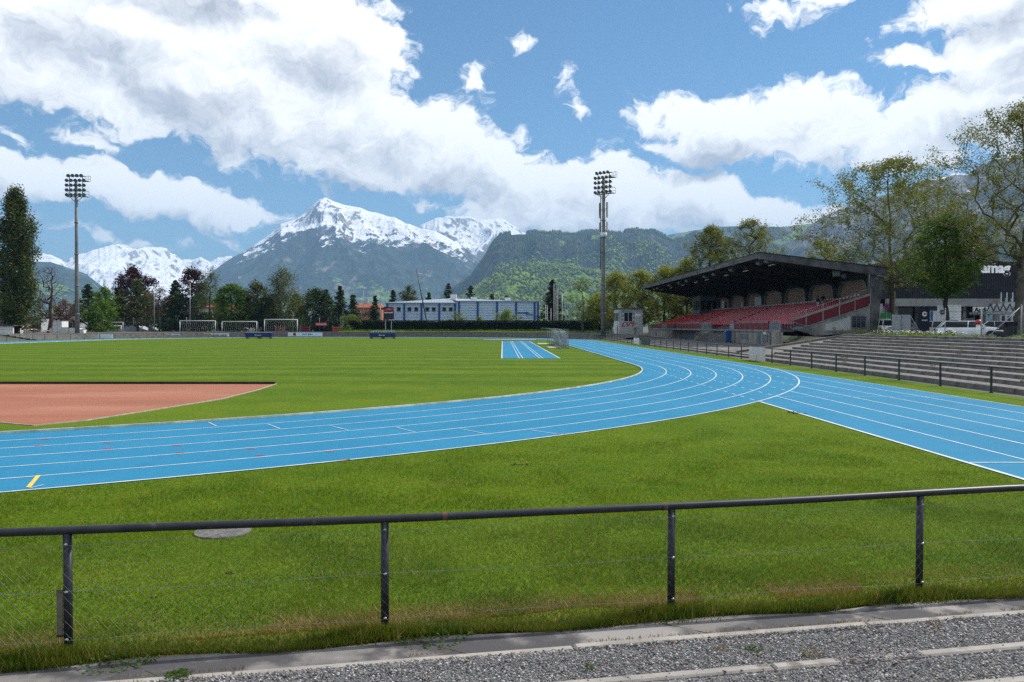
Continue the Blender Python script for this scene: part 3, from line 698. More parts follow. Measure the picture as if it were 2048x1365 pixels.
# tiers
mb = MB(); prof = [(XF, ZF-.25), (XF, ZF), (XF+1.05, ZF)]
x, z = XF+1.05, ZF
for i in range(NR): z += RISE; prof += [(x, z), (x+RUN, z)]; x += RUN
XW, ZW = x, z
prof += [(XB+.1, z), (XB+.1, z-.35), (XF+1.2, ZF-.25)]
def tier(y0, y1): mb.slab([(p[0], p[1]) for p in prof], 1, y0, y1)
mb2 = MB()
# slab() with axis 1 expects (x,z) pairs
mb.slab(prof, 1, Y0+.05, Y1); mb.build('seating_tiers', m_dconc, gs)
# front wall with recess and stair opening
def fy(px, X=XF): return X*1641.4/(px-1003.5)
wall = MB(); 
for a, b, xx in ((Y0, 112.5, XF), (122.0, 129.0, XF), (150.5, Y1, XF), (129.0, 150.5, XF+1.6)):
    wall.box(xx, a, -.05, xx+.25, b, ZF-.252)
wall.box(XF+.26, 128.8, -.05, XF+1.6, 129.0, ZF-.252); wall.box(XF+.26, 150.5, -.05, XF+1.6, 150.7, ZF-.252)
wall.box(XF+2.3, 112.5, -.05, XF+2.5, 122, ZF-.252)
wall.box(XF, Y1-.25, -.05, XB, Y1-.01, ZF-.252)
fw = wall.build('front_wall', m_conc, gs)
mb = MB(); mb.box(XF-.12, Y0, ZF-.25, XF-.002, Y1, ZF-.02); mb.build('slab_edge', m_conc, gs)
for px0, px1, hh, mm, nm in [(1398, 1408, (.55, 1.35), m_bluegrey, 'window')]:
    pass
def wall_item(nm, ya, yb, za, zb, m, parts=3, X=XF):
    mb = MB(); mb.box(X-.06, ya, za, X-.003, yb, zb); o = mb.build(nm, m, gs)
    if parts > 1:
        mb = MB()
        for k in range(parts+1): q = ya+(yb-ya)*k/parts; mb.box(X-.085, q-.035, za, X-.061, q+.035, zb)
        mb.box(X-.09, ya-.04, zb, X-.061, yb+.04, zb+.05); mb.build('frame', m_galv, o)
    return o
wall_item('door', 99.3, 100.6, .1, 1.68, m_bluegrey, 1); wall_item('door', 94.2, 95.4, .1, 1.68, m_black, 2); wall_item('vent_window', 96.6, 98.4, .55, 1.4, m_bluegrey, 5)
wall_item('vent_window', 104.4, 107.4, .75, 1.35, m_bluegrey, 4); wall_item('window', 126.0, 127.2, .75, 1.35, m_black, 2); wall_item('window', 166, 168, .6, 1.5, m_bluegrey, 2)
wall_item('metal_door', 131, 135.5, .1, 1.6, m_galv, 3, XF+1.6); wall_item('metal_door', 138, 147.5, .1, 1.65, m_bluegrey, 6, XF+1.6)
mb = MB(); mb.box(XF-.05, 97.0, 1.42, XF-.01, 98.1, 1.74); mb.build('notice', m_white, gs)
mb = MB(); mb.box(XF-.05, 99.4, 1.72, XF-.01, 100.5, 1.80); mb.build('door_lamp', m_white, gs)
mb = MB(); mb.box(XF-.45, Y0+.2, -.05, XF-.003, Y0+1.9, ZF-.26); mb.build('pillar', mat('beige_concrete', (.34, .30, .25), (.27, .24, .20), 1), gs)
# front stairs
st = MB()
for i in range(10): st.box(XF-2.6+i*.42, 113.2, -.05, XF+2.2, 121.4, .2*(i+1))
st.build('stairs', m_dconc, gs)
for yy in (112.75, 121.75):
    mb = MB(); mb.slab([(XF-2.9, -.05), (XF-2.9, .25), (XF+.0, ZF-.0), (XF+0, -.05)], 1, yy-.12, yy+.12); mb.build('stair_wall', m_conc, gs)
mb = MB()
for yy in (112.75, 121.75):
    for k in range(6): xx = XF-2.8+k*.56; mb.tube((xx, yy, .2+k*.36), (xx, yy, 1.15+k*.36), .02, n=4)
    for h in (.55, .85, 1.1): mb.tube((XF-2.8, yy, .15+h), (XF, yy, 1.95+h), .022, n=5)
mb.build('stair_rail', m_galv, gs)
mb = MB(); mb.slab([(XF-1.4, .0), (XF-.02, ZF-.3), (XF-.02, 0)], 1, 150.6, 150.9); mb.slab([(XF-1.4, .0), (XF-.02, ZF-.3), (XF-.02, 0)], 1, 128.6, 128.9); mb.build('buttress', m_conc, gs)
# balustrade: posts, rails, red and grey panels
secs = [(92.1, 96.0, 2, m_bluegrey), (96.0, 110.3, 6, m_red), (110.5, 112.6, 1, m_galv), (122.2, 129.0, 3, m_bluegrey), (129.2, 148.0, 9, m_red), (148.0, 150.2, 1, m_black), (150.3, 155, 2, m_red), (155, 160.4, 2, m_bluegrey), (160.5, 171.8, 5, m_red), (171.8, 175.9, 2, m_bluegrey)]
for a, b, n, m in secs:
    L = (b-a)/n
    for k in range(n):
        mb = MB(); mb.box(XF-.07, a+k*L+.05, ZF-.12, XF-.03, a+(k+1)*L-.05, ZF+.78); mb.build('red_panel' if m is m_red else 'grey_panel', m, gs)
    for k in range(n+1):
        mb = MB(); mb.box(XF-.10, a+k*L-.03, ZF-.15, XF+.0, a+k*L+.03, ZF+1.02); mb.build('baluster', m_galv, gs)
    mb = MB(); mb.tube((XF-.05, a, ZF+1.0), (XF-.05, b, ZF+1.0), .03, n=6); mb.tube((XF-.05, a, ZF+.84), (XF-.05, b, ZF+.84), .02, n=5); mb.build('handrail', m_galv, gs)
mb = MB(); mb.box(XF-.16, 114.5, ZF+.2, XF-.11, 119, ZF+1.0, 0); 
# near end wall (faces the camera)
YN = Y0
mb = MB(); mb.slab([(33.1, 1.96), (35.2, 1.30), (38.2, 1.55), (41.35, 1.35), (41.35, 4.76), (34.1, 2.40), (32.2, 2.2)], 1, YN-.02, YN+.28); mb.build('end_wall', m_conc, gs)
mb = MB()
for z0, z1 in ((2.1, 3.55),): mb.slab([(36.3, 1.95), (39.15, 1.95), (39.15, 3.5), (38.6, 3.32), (36.3, 2.62)], 1, YN-.05, YN-.021)
mb.build('rendered_panel', mat('pale_render', (.46, .46, .45), (.38, .38, .37), 1, c3=(.25, .24, .22), s3=1.2, cut3=(.6, .7)), gs)
mb = MB(); mb.slab([(36.2, 1.80), (41.3, 1.72), (41.3, 1.9), (36.2, 1.93)], 1, YN-.12, YN-.021); mb.build('ledge', m_conc, gs)
w = MB(); w.box(39.3, YN-.05, 2.28, 40.85, YN-.022, 3.50); w = w.build('window', m_glass, gs)
mb = MB()
for xx in (39.3, 39.8, 40.3, 40.85): mb.box(xx-.03, YN-.09, 2.25, xx+.03, YN-.051, 3.53)
mb.box(39.27, YN-.1, 3.5, 40.88, YN-.052, 3.57); mb.box(39.27, YN-.1, 2.2, 40.88, YN-.052, 2.26)
for k in range(1, 5): mb.box(39.3, YN-.08, 2.28+k*.25-.01, 40.85, YN-.07, 2.28+k*.25+.01)
mb.build('frame', m_bluegrey, w)
xs_ = [34.1, 36.0, 37.85, 39.6, 41.35]
zb = lambda x: 2.42+(x-34.1)*(4.80-2.42)/7.25
zt = lambda x: 3.74+(x-34.1)*(6.14-3.74)/7.25
for a, b in zip(xs_[:-1], xs_[1:]):
    mb = MB(); mb.slab([(a+.04, zb(a)+.05), (b-.04, zb(b)+.05), (b-.04, zt(b)-.24), (a+.04, zt(a)-.24)], 1, YN-.10, YN-.04); mb.build('side_panel', m_red, gs)
mb = MB(); mb.slab([(32.1, 3.02), (34.1, zb(34.1)+.02), (34.1, zt(34.1)-.24)], 1, YN-.10, YN-.04); mb.build('side_panel', m_red, gs)
for a in xs_: mb = MB(); mb.box(a-.045, YN-.15, zb(a)-.15, a+.045, YN-.101, zt(a)+.55); mb.build('side_post', m_galv, gs)
mb = MB(); mb.slab([(32.0, 3.0), (41.35, 6.14), (41.35, 5.86), (32.0, 2.80)], 1, YN-.16, YN+.12); mb.build('coping', m_conc, gs)
mb = MB(); mb.tube((32.2, YN-.12, 3.62), (41.3, YN-.12, 6.62), .028, n=6); mb.tube((33.0, YN-.16, 2.02), (41.3, YN-.16, 4.72), .03, n=6); mb.tube((41.15, YN-.22, 1.8), (41.15, YN-.22, 4.9), .05, n=6)
mb.tube((40.4, YN-.3, 9.1), (41.1, YN-.3, 8.95), .04, n=5); mb.tube((41.1, YN-.3, 8.95), (41.1, YN-.3, 6.2), .045, n=6); mb.tube((42.0, YN-.35, 8.1), (43.2, YN-.35, 7.85), .05, n=5); mb.build('pipe', m_galv, gs)
# end stair railing at the front corner
mb = MB()
for k in range(9): xx = XF+.1+k*.33; mb.tube((xx, YN-.03, ZF-.1), (xx, YN-.03, ZF+.95), .018, n=4)
mb.tube((XF, YN-.03, ZF+.95), (XF+2.9, YN-.03, ZF+.95), .025, n=5); mb.tube((XF+1.2, YN-.4, ZF+.9), (XF+4.2, YN-.4, ZF-.1), .025, n=5); mb.tube((XF+1.2, YN-.4, ZF+.5), (XF+4.2, YN-.4, ZF-.5), .02, n=5); mb.build('corner_railing', m_galv, gs)
# piers and roof
XR, XRB = 28.8, 43.1
def roofz(x, top=True): return (10.67 if top else 9.93)+(x-XR)*((8.94-10.67) if top else (7.98-9.93))/(XRB-XR)
mb = MB(); mb.slab([(41.35, 1.25), (42.0, 1.25), (42.95, 8.6), (41.35, 8.8)], 1, YN-.05, YN+.75); mb.build('end_pier', m_dconc, gs)
mb = MB(); mb.slab([(XR, roofz(XR)), (XRB, roofz(XRB)), (XRB, roofz(XRB, False)), (XR, roofz(XR, False))], 1, YN-.35, YN+.35); mb.build('edge_beam', m_dconc, gs)
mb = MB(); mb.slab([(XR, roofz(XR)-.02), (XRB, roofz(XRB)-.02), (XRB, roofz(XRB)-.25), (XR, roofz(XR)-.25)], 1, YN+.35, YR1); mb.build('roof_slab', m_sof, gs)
mb = MB(); mb.slab([(XR-.1, roofz(XR)+.06), (XRB+.15, roofz(XRB)+.06), (XRB+.15, roofz(XRB)+.0), (XR-.1, roofz(XR)+.0)], 1, YN-.45, YR1+.1); mb.build('roof_covering', mat('roof_felt', (.05, .05, .05), (.035, .035, .035), 1), gs)
m_fas = mat('fascia_boards', (.15, .14, .14), (.075, .07, .07), 1.4, 6, bump=.3, stretch=(1, .3, 3), c3=(.25, .23, .22), s3=1.2, cut3=(.6, .75))
bay = (YR1-YN-.35)/8
for k in range(8):
    a = YN+.35+k*bay; mb = MB(); mb.box(XR-.06, a+.03, roofz(XR)-.62, XR+.12, a+bay-.03, roofz(XR)-.02); mb.box(XR-.075, a+.03, roofz(XR)-.34, XR-.061, a+bay-.03, roofz(XR)-.28); mb.build('fascia', m_fas, gs)
    mb = MB(); mb.box(XR-.14, a+bay-.16, roofz(XR)-.75, XR+.1, a+bay+.16, roofz(XR)+.14); mb.build('fascia_bracket', m_dconc, gs)
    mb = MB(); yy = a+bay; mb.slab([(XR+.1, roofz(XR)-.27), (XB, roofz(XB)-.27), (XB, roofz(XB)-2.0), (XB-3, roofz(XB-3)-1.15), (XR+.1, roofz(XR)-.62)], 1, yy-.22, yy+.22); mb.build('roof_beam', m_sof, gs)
mb = MB(); mb.slab([(41.3, .5), (42.2, .5), (42.9, roofz(42.9)), (41.3, roofz(41.3))], 1, YR1-.3, YR1+.2)
mb.build('end_pier', m_dconc, gs)
# back wall: dark piers, rounded arches, brick infill
m_brick = bpy.data.materials.new('brick_infill'); m_brick.use_nodes = True; t = m_brick.node_tree; b = t.nodes['Principled BSDF']; b.inputs['Roughness'].default_value = .9
tc = node(t, 'ShaderNodeTexCoord'); v = vmap(t, E(t, tc.outputs['Object']), rot=(0, 0, 0)); sp = node(t, 'ShaderNodeSeparateXYZ'); t.links.new(v.o, sp.inputs[0])
cb = node(t, 'ShaderNodeCombineXYZ', i_0=E(t, sp.outputs[1]), i_1=E(t, sp.outputs[2])); bt = node(t, 'ShaderNodeTexBrick'); t.links.new(cb.outputs[0], bt.inputs[0])
bt.inputs[1].default_value = (.46, .235, .165, 1); bt.inputs[2].default_value = (.36, .17, .12, 1); bt.inputs[3].default_value = (.26, .22, .19, 1)
bt.inputs['Scale'].default_value = 1; bt.inputs['Brick Width'].default_value = .26; bt.inputs['Row Height'].default_value = .09; bt.inputs['Mortar Size'].default_value = .012
t.links.new(mixc(t, noise(t, v, .6, 4).step(.4, .7)*.4, E(t, bt.outputs[0]), (.30, .17, .12)).o, b.inputs['Base Color'])
ztop = lambda: 8.0
for k in range(8):
    a = YN+.4+k*bay; c = a+bay; y0, y1 = a+1.3, c-.35; zs, rr_ = 6.3, 1.5; zt_ = 7.7
    mb = MB(); mb.box(XB+.02, y0, ZW, XB+.10, y1, zt_); mb.build('brick_panel', m_brick, gs)
    # spandrel wall with a rounded opening
    pts = [(y0, ZW)]+[(y0+rr_-rr_*cos(q), zt_-rr_+rr_*sin(q)) for q in np.linspace(0, pi/2, 8)]+[(y1-rr_+rr_*sin(q), zt_-rr_+rr_*cos(q)) for q in np.linspace(0, pi/2, 8)]+[(y1, ZW)]
    mb = MB()
    for (ya, za), (yb, zb_) in zip(pts[:-1], pts[1:]):
        if yb-ya > 1e-4: mb.add([(XB-.25, ya, za), (XB-.25, yb, zb_), (XB-.25, yb, 9.2), (XB-.25, ya, 9.2)], [(0, 1, 2, 3)])
    mb.add([(XB-.25, a, ZW), (XB-.25, y0, ZW), (XB-.25, y0, 9.2), (XB-.25, a, 9.2)], [(0, 1, 2, 3)]); mb.add([(XB-.25, y1, ZW), (XB-.25, c, ZW), (XB-.25, c, 9.2), (XB-.25, y1, 9.2)], [(0, 1, 2, 3)])
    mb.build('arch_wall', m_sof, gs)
    mb = MB(); mb.sheet([(XB-.30, *p) for p in pts], [(XB+.02, *p) for p in pts]); mb.sheet([(XB-.30, p[0], p[1]) for p in pts], [(XB-.30, p[0]+(.12 if p[0] > (y0+y1)/2 else -.12), p[1]+(.12 if p[1] > zs-.3 else 0)) for p in pts])
    mb.build('arch_rim', m_conc, gs)
mb = MB(); mb.box(XB+.11, YN+.8, 1.0, XB+.4, YR1, roofz(XB)-.27); mb.build('back_wall', m_dconc, gs)
# top walkway boards / counters
m_board = mat('grey_counter', (.36, .35, .33), (.28, .27, .26), 2)
for a, b in ((105.5, 117.5), (121.5, 141), (143, 151), (152, 160)):
    mb = MB(); mb.box(XW+.25, a, ZW+.78, XW+.32, b, ZW+1.02); 
    n = int((b-a)/2.4)
    for k in range(n+1): q = a+.1+(b-a-.2)*k/n; mb.box(XW+.3, q-.04, ZW-.02, XW+.36, q+.04, ZW+.8)
    mb.build('counter', m_board, gs)
# commentary booth
bo = MB(); bo.box(38.2, 158.5, 4.4, 41.6, 165, 5.6); bo.box(38.2, 158.5, 7.35, 41.6, 165, 8.3); bo.box(38.25, 164, 5.6, 41.6, 165, 7.35); bo = bo.build('booth', m_bluegrey, gs)
mb = MB(); mb.box(38.3, 158.6, 5.6, 38.36, 164, 7.35); mb.box(38.37, 158.6, 5.6, 41.5, 158.66, 7.35); mb.build('glazing', m_glass, bo)
for xx in (38.2, 39.3, 40.4, 41.5): mb = MB(); mb.box(xx, 158.45, 5.6, xx+.14, 158.57, 7.35); mb.build('mullion', m_galv, bo)
for yy in (160.3, 162.2): mb = MB(); mb.box(38.15, yy, 5.6, 38.27, yy+.15, 7.35); mb.build('mullion', m_galv, bo)
mb = MB(); mb.box(XB-.5, 153.6, 5.0, XB-.3, 155.4, 7.2); mb.build('white_board', m_white, gs)
# poster wall piece in the third arch, small notices
mb = MB(); mb.box(XB-.02, 131.6, 5.1, XB+.0, 136.4, 7.2); mb.build('poster', m_poster, gs)
for yy in (113.2, 143.5): mb = MB(); mb.box(XB-.02, yy, 5.6, XB, yy+.5, 6.6); mb.build('notice', m_white, gs)
# lamps under the roof
m_lamp = mat('lamp_housing', (.30, .32, .32), (.2, .22, .22), 5, rough=.4)
for px, py in [(1511, 530), (1527, 529), (1457, 545), (1422, 553), (1404, 556), (1369, 565), (1353, 569), (1334, 572), (1311, 577), (1304, 578)]:
    Yq = 29.9*1641.4/(px-1003.5); zq = roofz(29.9)-.75
    mb = MB(); c0 = Vector((29.9, Yq, zq)); mb.path([c0, c0+Vector((.25, -.35, .05)), c0+Vector((.42, -.6, .1))], [.13, .30, .36], 8); mb.tube(c0, (29.9, Yq, zq+.5), .03, n=4); mb.build('spotlight', m_lamp, gs)
for px in (1543, 1491, 1452, 1413, 1391, 1365, 1341, 1323):
    Yq = 31.2*1641.4/(px-1003.5); mb = MB(); mb.box(31.1, Yq-1.0, roofz(31.2)-.95, 31.25, Yq+1.0, roofz(31.2)-.85); mb.tube((31.17, Yq, roofz(31.2)-.9), (31.17, Yq, roofz(31.2)-.3), .015, n=4); mb.build('tube_lamp', m_white, gs)
mb = MB(); c = P(1671, 549, 94)[0:3]; mb.box(c[0]-.35, 93.5, c[2]-.25, c[0]+.35, 94, c[2]+.35); mb.build('loudspeaker', m_lamp, gs)
mb = MB(); c = P(1683, 551, 94); mb.path([(c[0], 94, c[2]), (c[0]+.2, 93.6, c[2]-.1)], [.15, .3], 8); mb.build('spotlight', m_lamp, gs)
# seats: shells with a curved back
mb = MB()
mb.add([(0, -.2, .36), (0, .2, .36), (.36, .2, .34), (.36, -.2, .34), (.44, .21, .40), (.44, -.21, .40), (.50, .20, .70), (.50, -.20, .70), (.485, .14, .76), (.485, -.14, .76), (0, -.2, .31), (0, .2, .31)],
       [(0, 1, 2, 3), (3, 2, 4, 5), (5, 4, 6, 7), (7, 6, 8, 9), (0, 10, 11, 1)])
mb.add([(.52, .2, .34), (.52, -.2, .34), (.54, .2, .72), (.54, -.2, .72)], [(0, 1, 3, 2)])
mb.box(.15, -.04, 0, .24, .04, .34)
s0 = mb.build('seat', m_seat, gs); me_s = s0.data; bpy.data.objects.remove(s0)
seats = []
for i in range(NR):
    x = XF+1.05+i*RUN+.16; z = ZF+(i+1)*RISE; yy = Y0+.7+.0
    while yy < Y1-1.2-i*.55:
        gap = abs(yy-(118.3+i*.45)) < .75 or abs(yy-(139.5+i*.5)) < .7 or abs(yy-(104+i*.2)) < .0
        if not gap and not (i > 7 and yy > 157): seats.append((x, yy, z))
        yy += .62
seats.sort(key=lambda s: s[1])
for x, yy, z in seats[:300]: link('seat', me_s, gs, loc=(x, yy, z))
base = np.array([v.co[:] for v in me_s.vertices]); faces = [tuple(p.vertices) for p in me_s.polygons]
sv = []; sf = []
for x, yy, z in seats[300:]:
    o_ = len(sv); sv += [(p[0]+x, p[1]+yy, p[2]+z) for p in base]; sf += [tuple(i+o_ for i in f) for f in faces]
mb = MB(); mb.add(sv, sf); mb.build('seats', m_seat, gs, kind='stuff')
# barrier tape along the top row
def tape(name, pts, label, w=.07):
    o = thing(name, label, 'barrier tape', pts[0]); q = []
    for a, b in zip(pts[:-1], pts[1:]):
        a, b = Vector(a), Vector(b); L = (b-a).length; n = max(2, int(L/.5))
        for k in range(n): 
            u_ = (k+.5)/n; q.append(a.lerp(b, k/n)+Vector((0, 0, -.22*4*(k/n)*(1-k/n)*min(1, L/8))))
    q.append(Vector(pts[-1])); q = [p-Vector(pts[0]) for p in q]; mb = MB()
    for k in range(len(q)-1): mb.add([q[k]-Vector((0, 0, w)), q[k+1]-Vector((0, 0, w)), q[k+1]+Vector((0, 0, w)), q[k]+Vector((0, 0, w))], [(0, 1, 2, 3)], k % 2)
    mb.build('tape', [m_white, mat('tape_red', (.55, .04, .04), None, 5)], o); return o
tape('barrier_tape', [(XW+.2, 93, ZW+1.3), (XW+.2, 104, ZW+1.15), (XW+.2, 121, ZW+.95), (XW+.2, 128, ZW+.55), (XW+.2, 143, ZW+.9)], 'red and white barrier tape sagging along the top row of the stand')
tape('barrier_tape', [(XF+5, 160, ZF+2.1), (XF+1, 136, ZF+.9), (XF+.8, 125, ZF+1.0)], 'red and white barrier tape slung low across the front red seats')
# blue bin at the stand
bn_ = thing('wheelie_bin', 'tall blue waste bin standing at the grandstand front wall', 'bin', (XF-.9, 110.3, .18))
m_blue = mat('blue_plastic', (.02, .10, .32), (.015, .08, .26), 2, rough=.45)
mb = MB(); mb.path([(0, 0, .1), (0, 0, 1.45)], [.42, .55], 4); mb.build('body', m_blue, bn_); mb = MB(); mb.path([(0, 0, 1.46), (0, 0, 1.62)], [.62, .5], 4); mb.build('lid', m_blue, bn_)
for s in (-.3, .3): mb = MB(); mb.tube((s, -.3, .12), (s, -.42, .12), .12, n=10); mb.build('wheel', m_black, bn_)

# two people by the top rail
def person(name, label, loc, rz, pts, rad, edges, top, bottom, skin=(.35, .2, .14)):
    o = thing(name, label, 'person', loc, rz)
    me = bpy.data.meshes.new('body'); me.from_pydata(pts, edges, []); b = link('body', me, o)
    md = b.modifiers.new('s', 'SKIN'); sk = me.skin_vertices[0].data
    for i, q in enumerate(rad): sk[i].radius = (q, q) if not isinstance(q, tuple) else q
    sk[0].use_root = True; ss = b.modifiers.new('u', 'SUBSURF'); ss.levels = 2; ss.render_levels = 2
    dg = bpy.context.evaluated_depsgraph_get(); dg.update(); m2 = bpy.data.meshes.new_from_object(b.evaluated_get(dg)); b.modifiers.clear(); b.data = m2
    zs = [p.center.z for p in m2.polygons]; m2.materials.clear()
    for m in (top, bottom, mat('skin', skin, None, 3), mat('dark_hair', (.02, .015, .012), None, 9), m_black): m2.materials.append(m)
    for p in m2.polygons:
        z = p.center.z; p.use_smooth = True
        p.material_index = 3 if z > 1.60 or (z > 1.46 and p.center.y > .03) else 2 if z > 1.42 else 0 if z > .93 else 4 if z < .09 else 1
    return o
PT = [(0, 0, .95), (0, .01, 1.15), (0, 0, 1.36), (0, 0, 1.48), (0, -.02, 1.62), (0, -.02, 1.72), (.10, 0, .90), (.12, -.03, .50), (.13, .02, .08), (.14, -.14, .04), (-.10, 0, .90), (-.14, .02, .50), (-.16, .06, .08), (-.17, -.10, .04),
      (.20, 0, 1.38), (.27, .03, 1.12), (.24, -.16, .95), (-.20, 0, 1.38), (-.28, .02, 1.12), (-.24, -.18, 1.0)]
RD = [.14, .13, (.16, .12), .055, .095, .07, .10, .062, .042, .035, .10, .062, .042, .035, .065, .045, .035, .065, .045, .035]
ED = [(0, 1), (1, 2), (2, 3), (3, 4), (4, 5), (0, 6), (6, 7), (7, 8), (8, 9), (0, 10), (10, 11), (11, 12), (12, 13), (2, 14), (14, 15), (15, 16), (2, 17), (17, 18), (18, 19)]
xa = P(1630, 600, 101)[0]; xb = P(1644, 600, 101)[0]
person('person', 'person in dark top and white trousers leaning at the top rail of the stand', (39.0, 101.2, ZF+RISE*8+.3), 1.9, PT, RD, ED, mat('dark_top', (.03, .03, .035), None, 3), mat('white_trousers', (.65, .65, .66), None, 3))
PT2 = [(x, y-(.18 if z > 1.0 else 0)*(z-1.0)*2, z) for x, y, z in PT]
person('person', 'person in black jacket and light trousers bending forward at the stand rail', (39.7, 101.4, ZF+RISE*9+.25), 2.6, PT2, RD, ED, mat('black_jacket', (.012, .012, .015), None, 3), mat('pale_jeans', (.42, .45, .50), None, 3))

# ------------------------------------------------------------------ white timing booth with the red lettering
bt_ = thing('timing_booth', 'small white brick two-storey booth with red letters beside the light mast', 'booth', (0, 0, 0))
bx0, bx1, by0, by1, bz0, bz1 = XZ(1238, 650, 150)[0], XZ(1286, 650, 150)[0], 150.0, 156.8, .55, XZ(1240, 618, 150)[1]
m_wbrick = mat('white_brick', (.50, .50, .48), (.38, .38, .37), 2, 5, bump=.2)
mb = MB(); mb.box(bx0+.06, by0+.06, -.05, bx1-.06, by1, bz1); mb.build('wall', mat('mortar_grey', (.26, .26, .25), None, 4), bt_)
for zi in range(14):
    zz = .55+zi*(bz1-.6)/14; hh = (bz1-.6)/14
    for xi_ in range(5):
        o_ = (zi % 2)*.45; x0 = max(bx0, bx0+(xi_-.5)*.95+o_); x1 = min(bx1, bx0+(xi_+.5)*.95+o_)
        if x1-x0 < .1: continue
        if zz+hh > 3.35 and zz < 4.85 and x1 > bx0+.95 and x0 < bx0+2.25:
            continue
        mb = MB(); mb.box(x0+.015, by0, zz+.012, x1-.015, by0+.055, zz+hh-.012); mb.build('block', m_wbrick, bt_)
mb = MB(); mb.box(bx0-.0, by0+.06, .55, bx0+.055, by1, 3.3); mb.box(bx0, by0+.06, 4.9, bx0+.055, by1, bz1-.1); mb.build('side_cladding', m_white, bt_)
w = MB(); w.box(bx0+.9, by0+.02, 3.3, bx0+2.5, by0+.05, 4.9); w = w.build('window', mat('dark_window', (.008, .01, .014), None, 2, rough=.4, spec=.2), bt_)
mb = MB()
for xx in (.86, 1.66, 2.46): mb.box(bx0+xx, by0-.03, 3.25, bx0+xx+.09, by0+.019, 4.95)
mb.box(bx0+.86, by0-.03, 4.9, bx0+2.55, by0+.018, 5.0); mb.box(bx0+.80, by0-.08, 3.17, bx0+2.6, by0+.018, 3.28); mb.build('frame', mat('blue_white_frame', (.5, .55, .62), None, 3), w)
w = MB(); w.box(bx0+.0, by0+.6, 3.3, bx0+.04, by1-.2, 4.9); w = w.build('window', mat('dark_window', (.008, .01, .014), None, 2, rough=.4, spec=.2), bt_)
mb = MB()
for yy in (.5, 2.4, 4.4, 6.4): mb.box(bx0-.05, by0+yy, 3.2, bx0-.003, by0+yy+.18, 5.0)
mb.build('frame', m_white, w)
mb = MB(); mb.box(bx0-.5, by0-.35, bz1, bx1+.35, by1+.4, bz1+.16); mb.build('roof', m_dconc, bt_)
mb = MB(); mb.box(bx0-.04, by0+1.5, .55, bx0-.003, by0+2.6, 2.5); mb.build('door', mat('green_door', (.05, .12, .12), None, 3), bt_)
m_rlet = mat('red_letters', (.50, .02, .03), (.4, .02, .03), 3); m_blet = mat('dark_letters', (.05, .05, .07), None, 3)
text('LVT', .95, m_rlet, bt_, FRONT(bx0+1.75, by0-.01, 2.62) @ Matrix.Shear('XZ', 4, (0, 0)) @ Matrix(((1.55, .28, 0, 0), (0, 1, 0, 0), (0, 0, 1, 0), (0, 0, 0, 1))), bold=.03)
text('T', .8, m_blet, bt_, Matrix.Translation((bx0-.01, by0+1.0, 2.8)) @ Matrix.Rotation(-pi/2, 4, 'Z') @ Matrix.Rotation(pi/2, 4, 'X'))
mb = MB(); mb.box(bx0+2.95, by0-.03, 4.15, bx0+3.95, by0-.004, 4.65); mb.build('sign', m_white, bt_)
mb = MB(); mb.path([(bx0+2.9, by0-.4, .5), (bx0+2.9, by0-.4, 2.1)], .07, 6); mb.path([(bx0+2.9, by0-.4, 2.1), (bx0+2.9, by0-.4, 2.2)], .3, 8); o_ = thing('standpipe', 'green pipe with a flat cap in front of the white booth', 'pipe', (0, 0, 0)); mb.build('pipe', mat('green_pipe', (.12, .22, .17), None, 3), o_)
gt = thing('mesh_gate', 'grey metal gate panel between the light mast and the booth', 'gate')
mb = MB()
for k in range(9): xx = 19.2+k*.24; mb.tube((xx, 151.5, .6), (xx, 151.5, 3.0), .025, n=4)
for zz in (.7, 1.8, 3.0): mb.tube((19.1, 151.5, zz), (21.3, 151.5, zz), .03, n=4)
mb.build('bars', m_galv, gt)

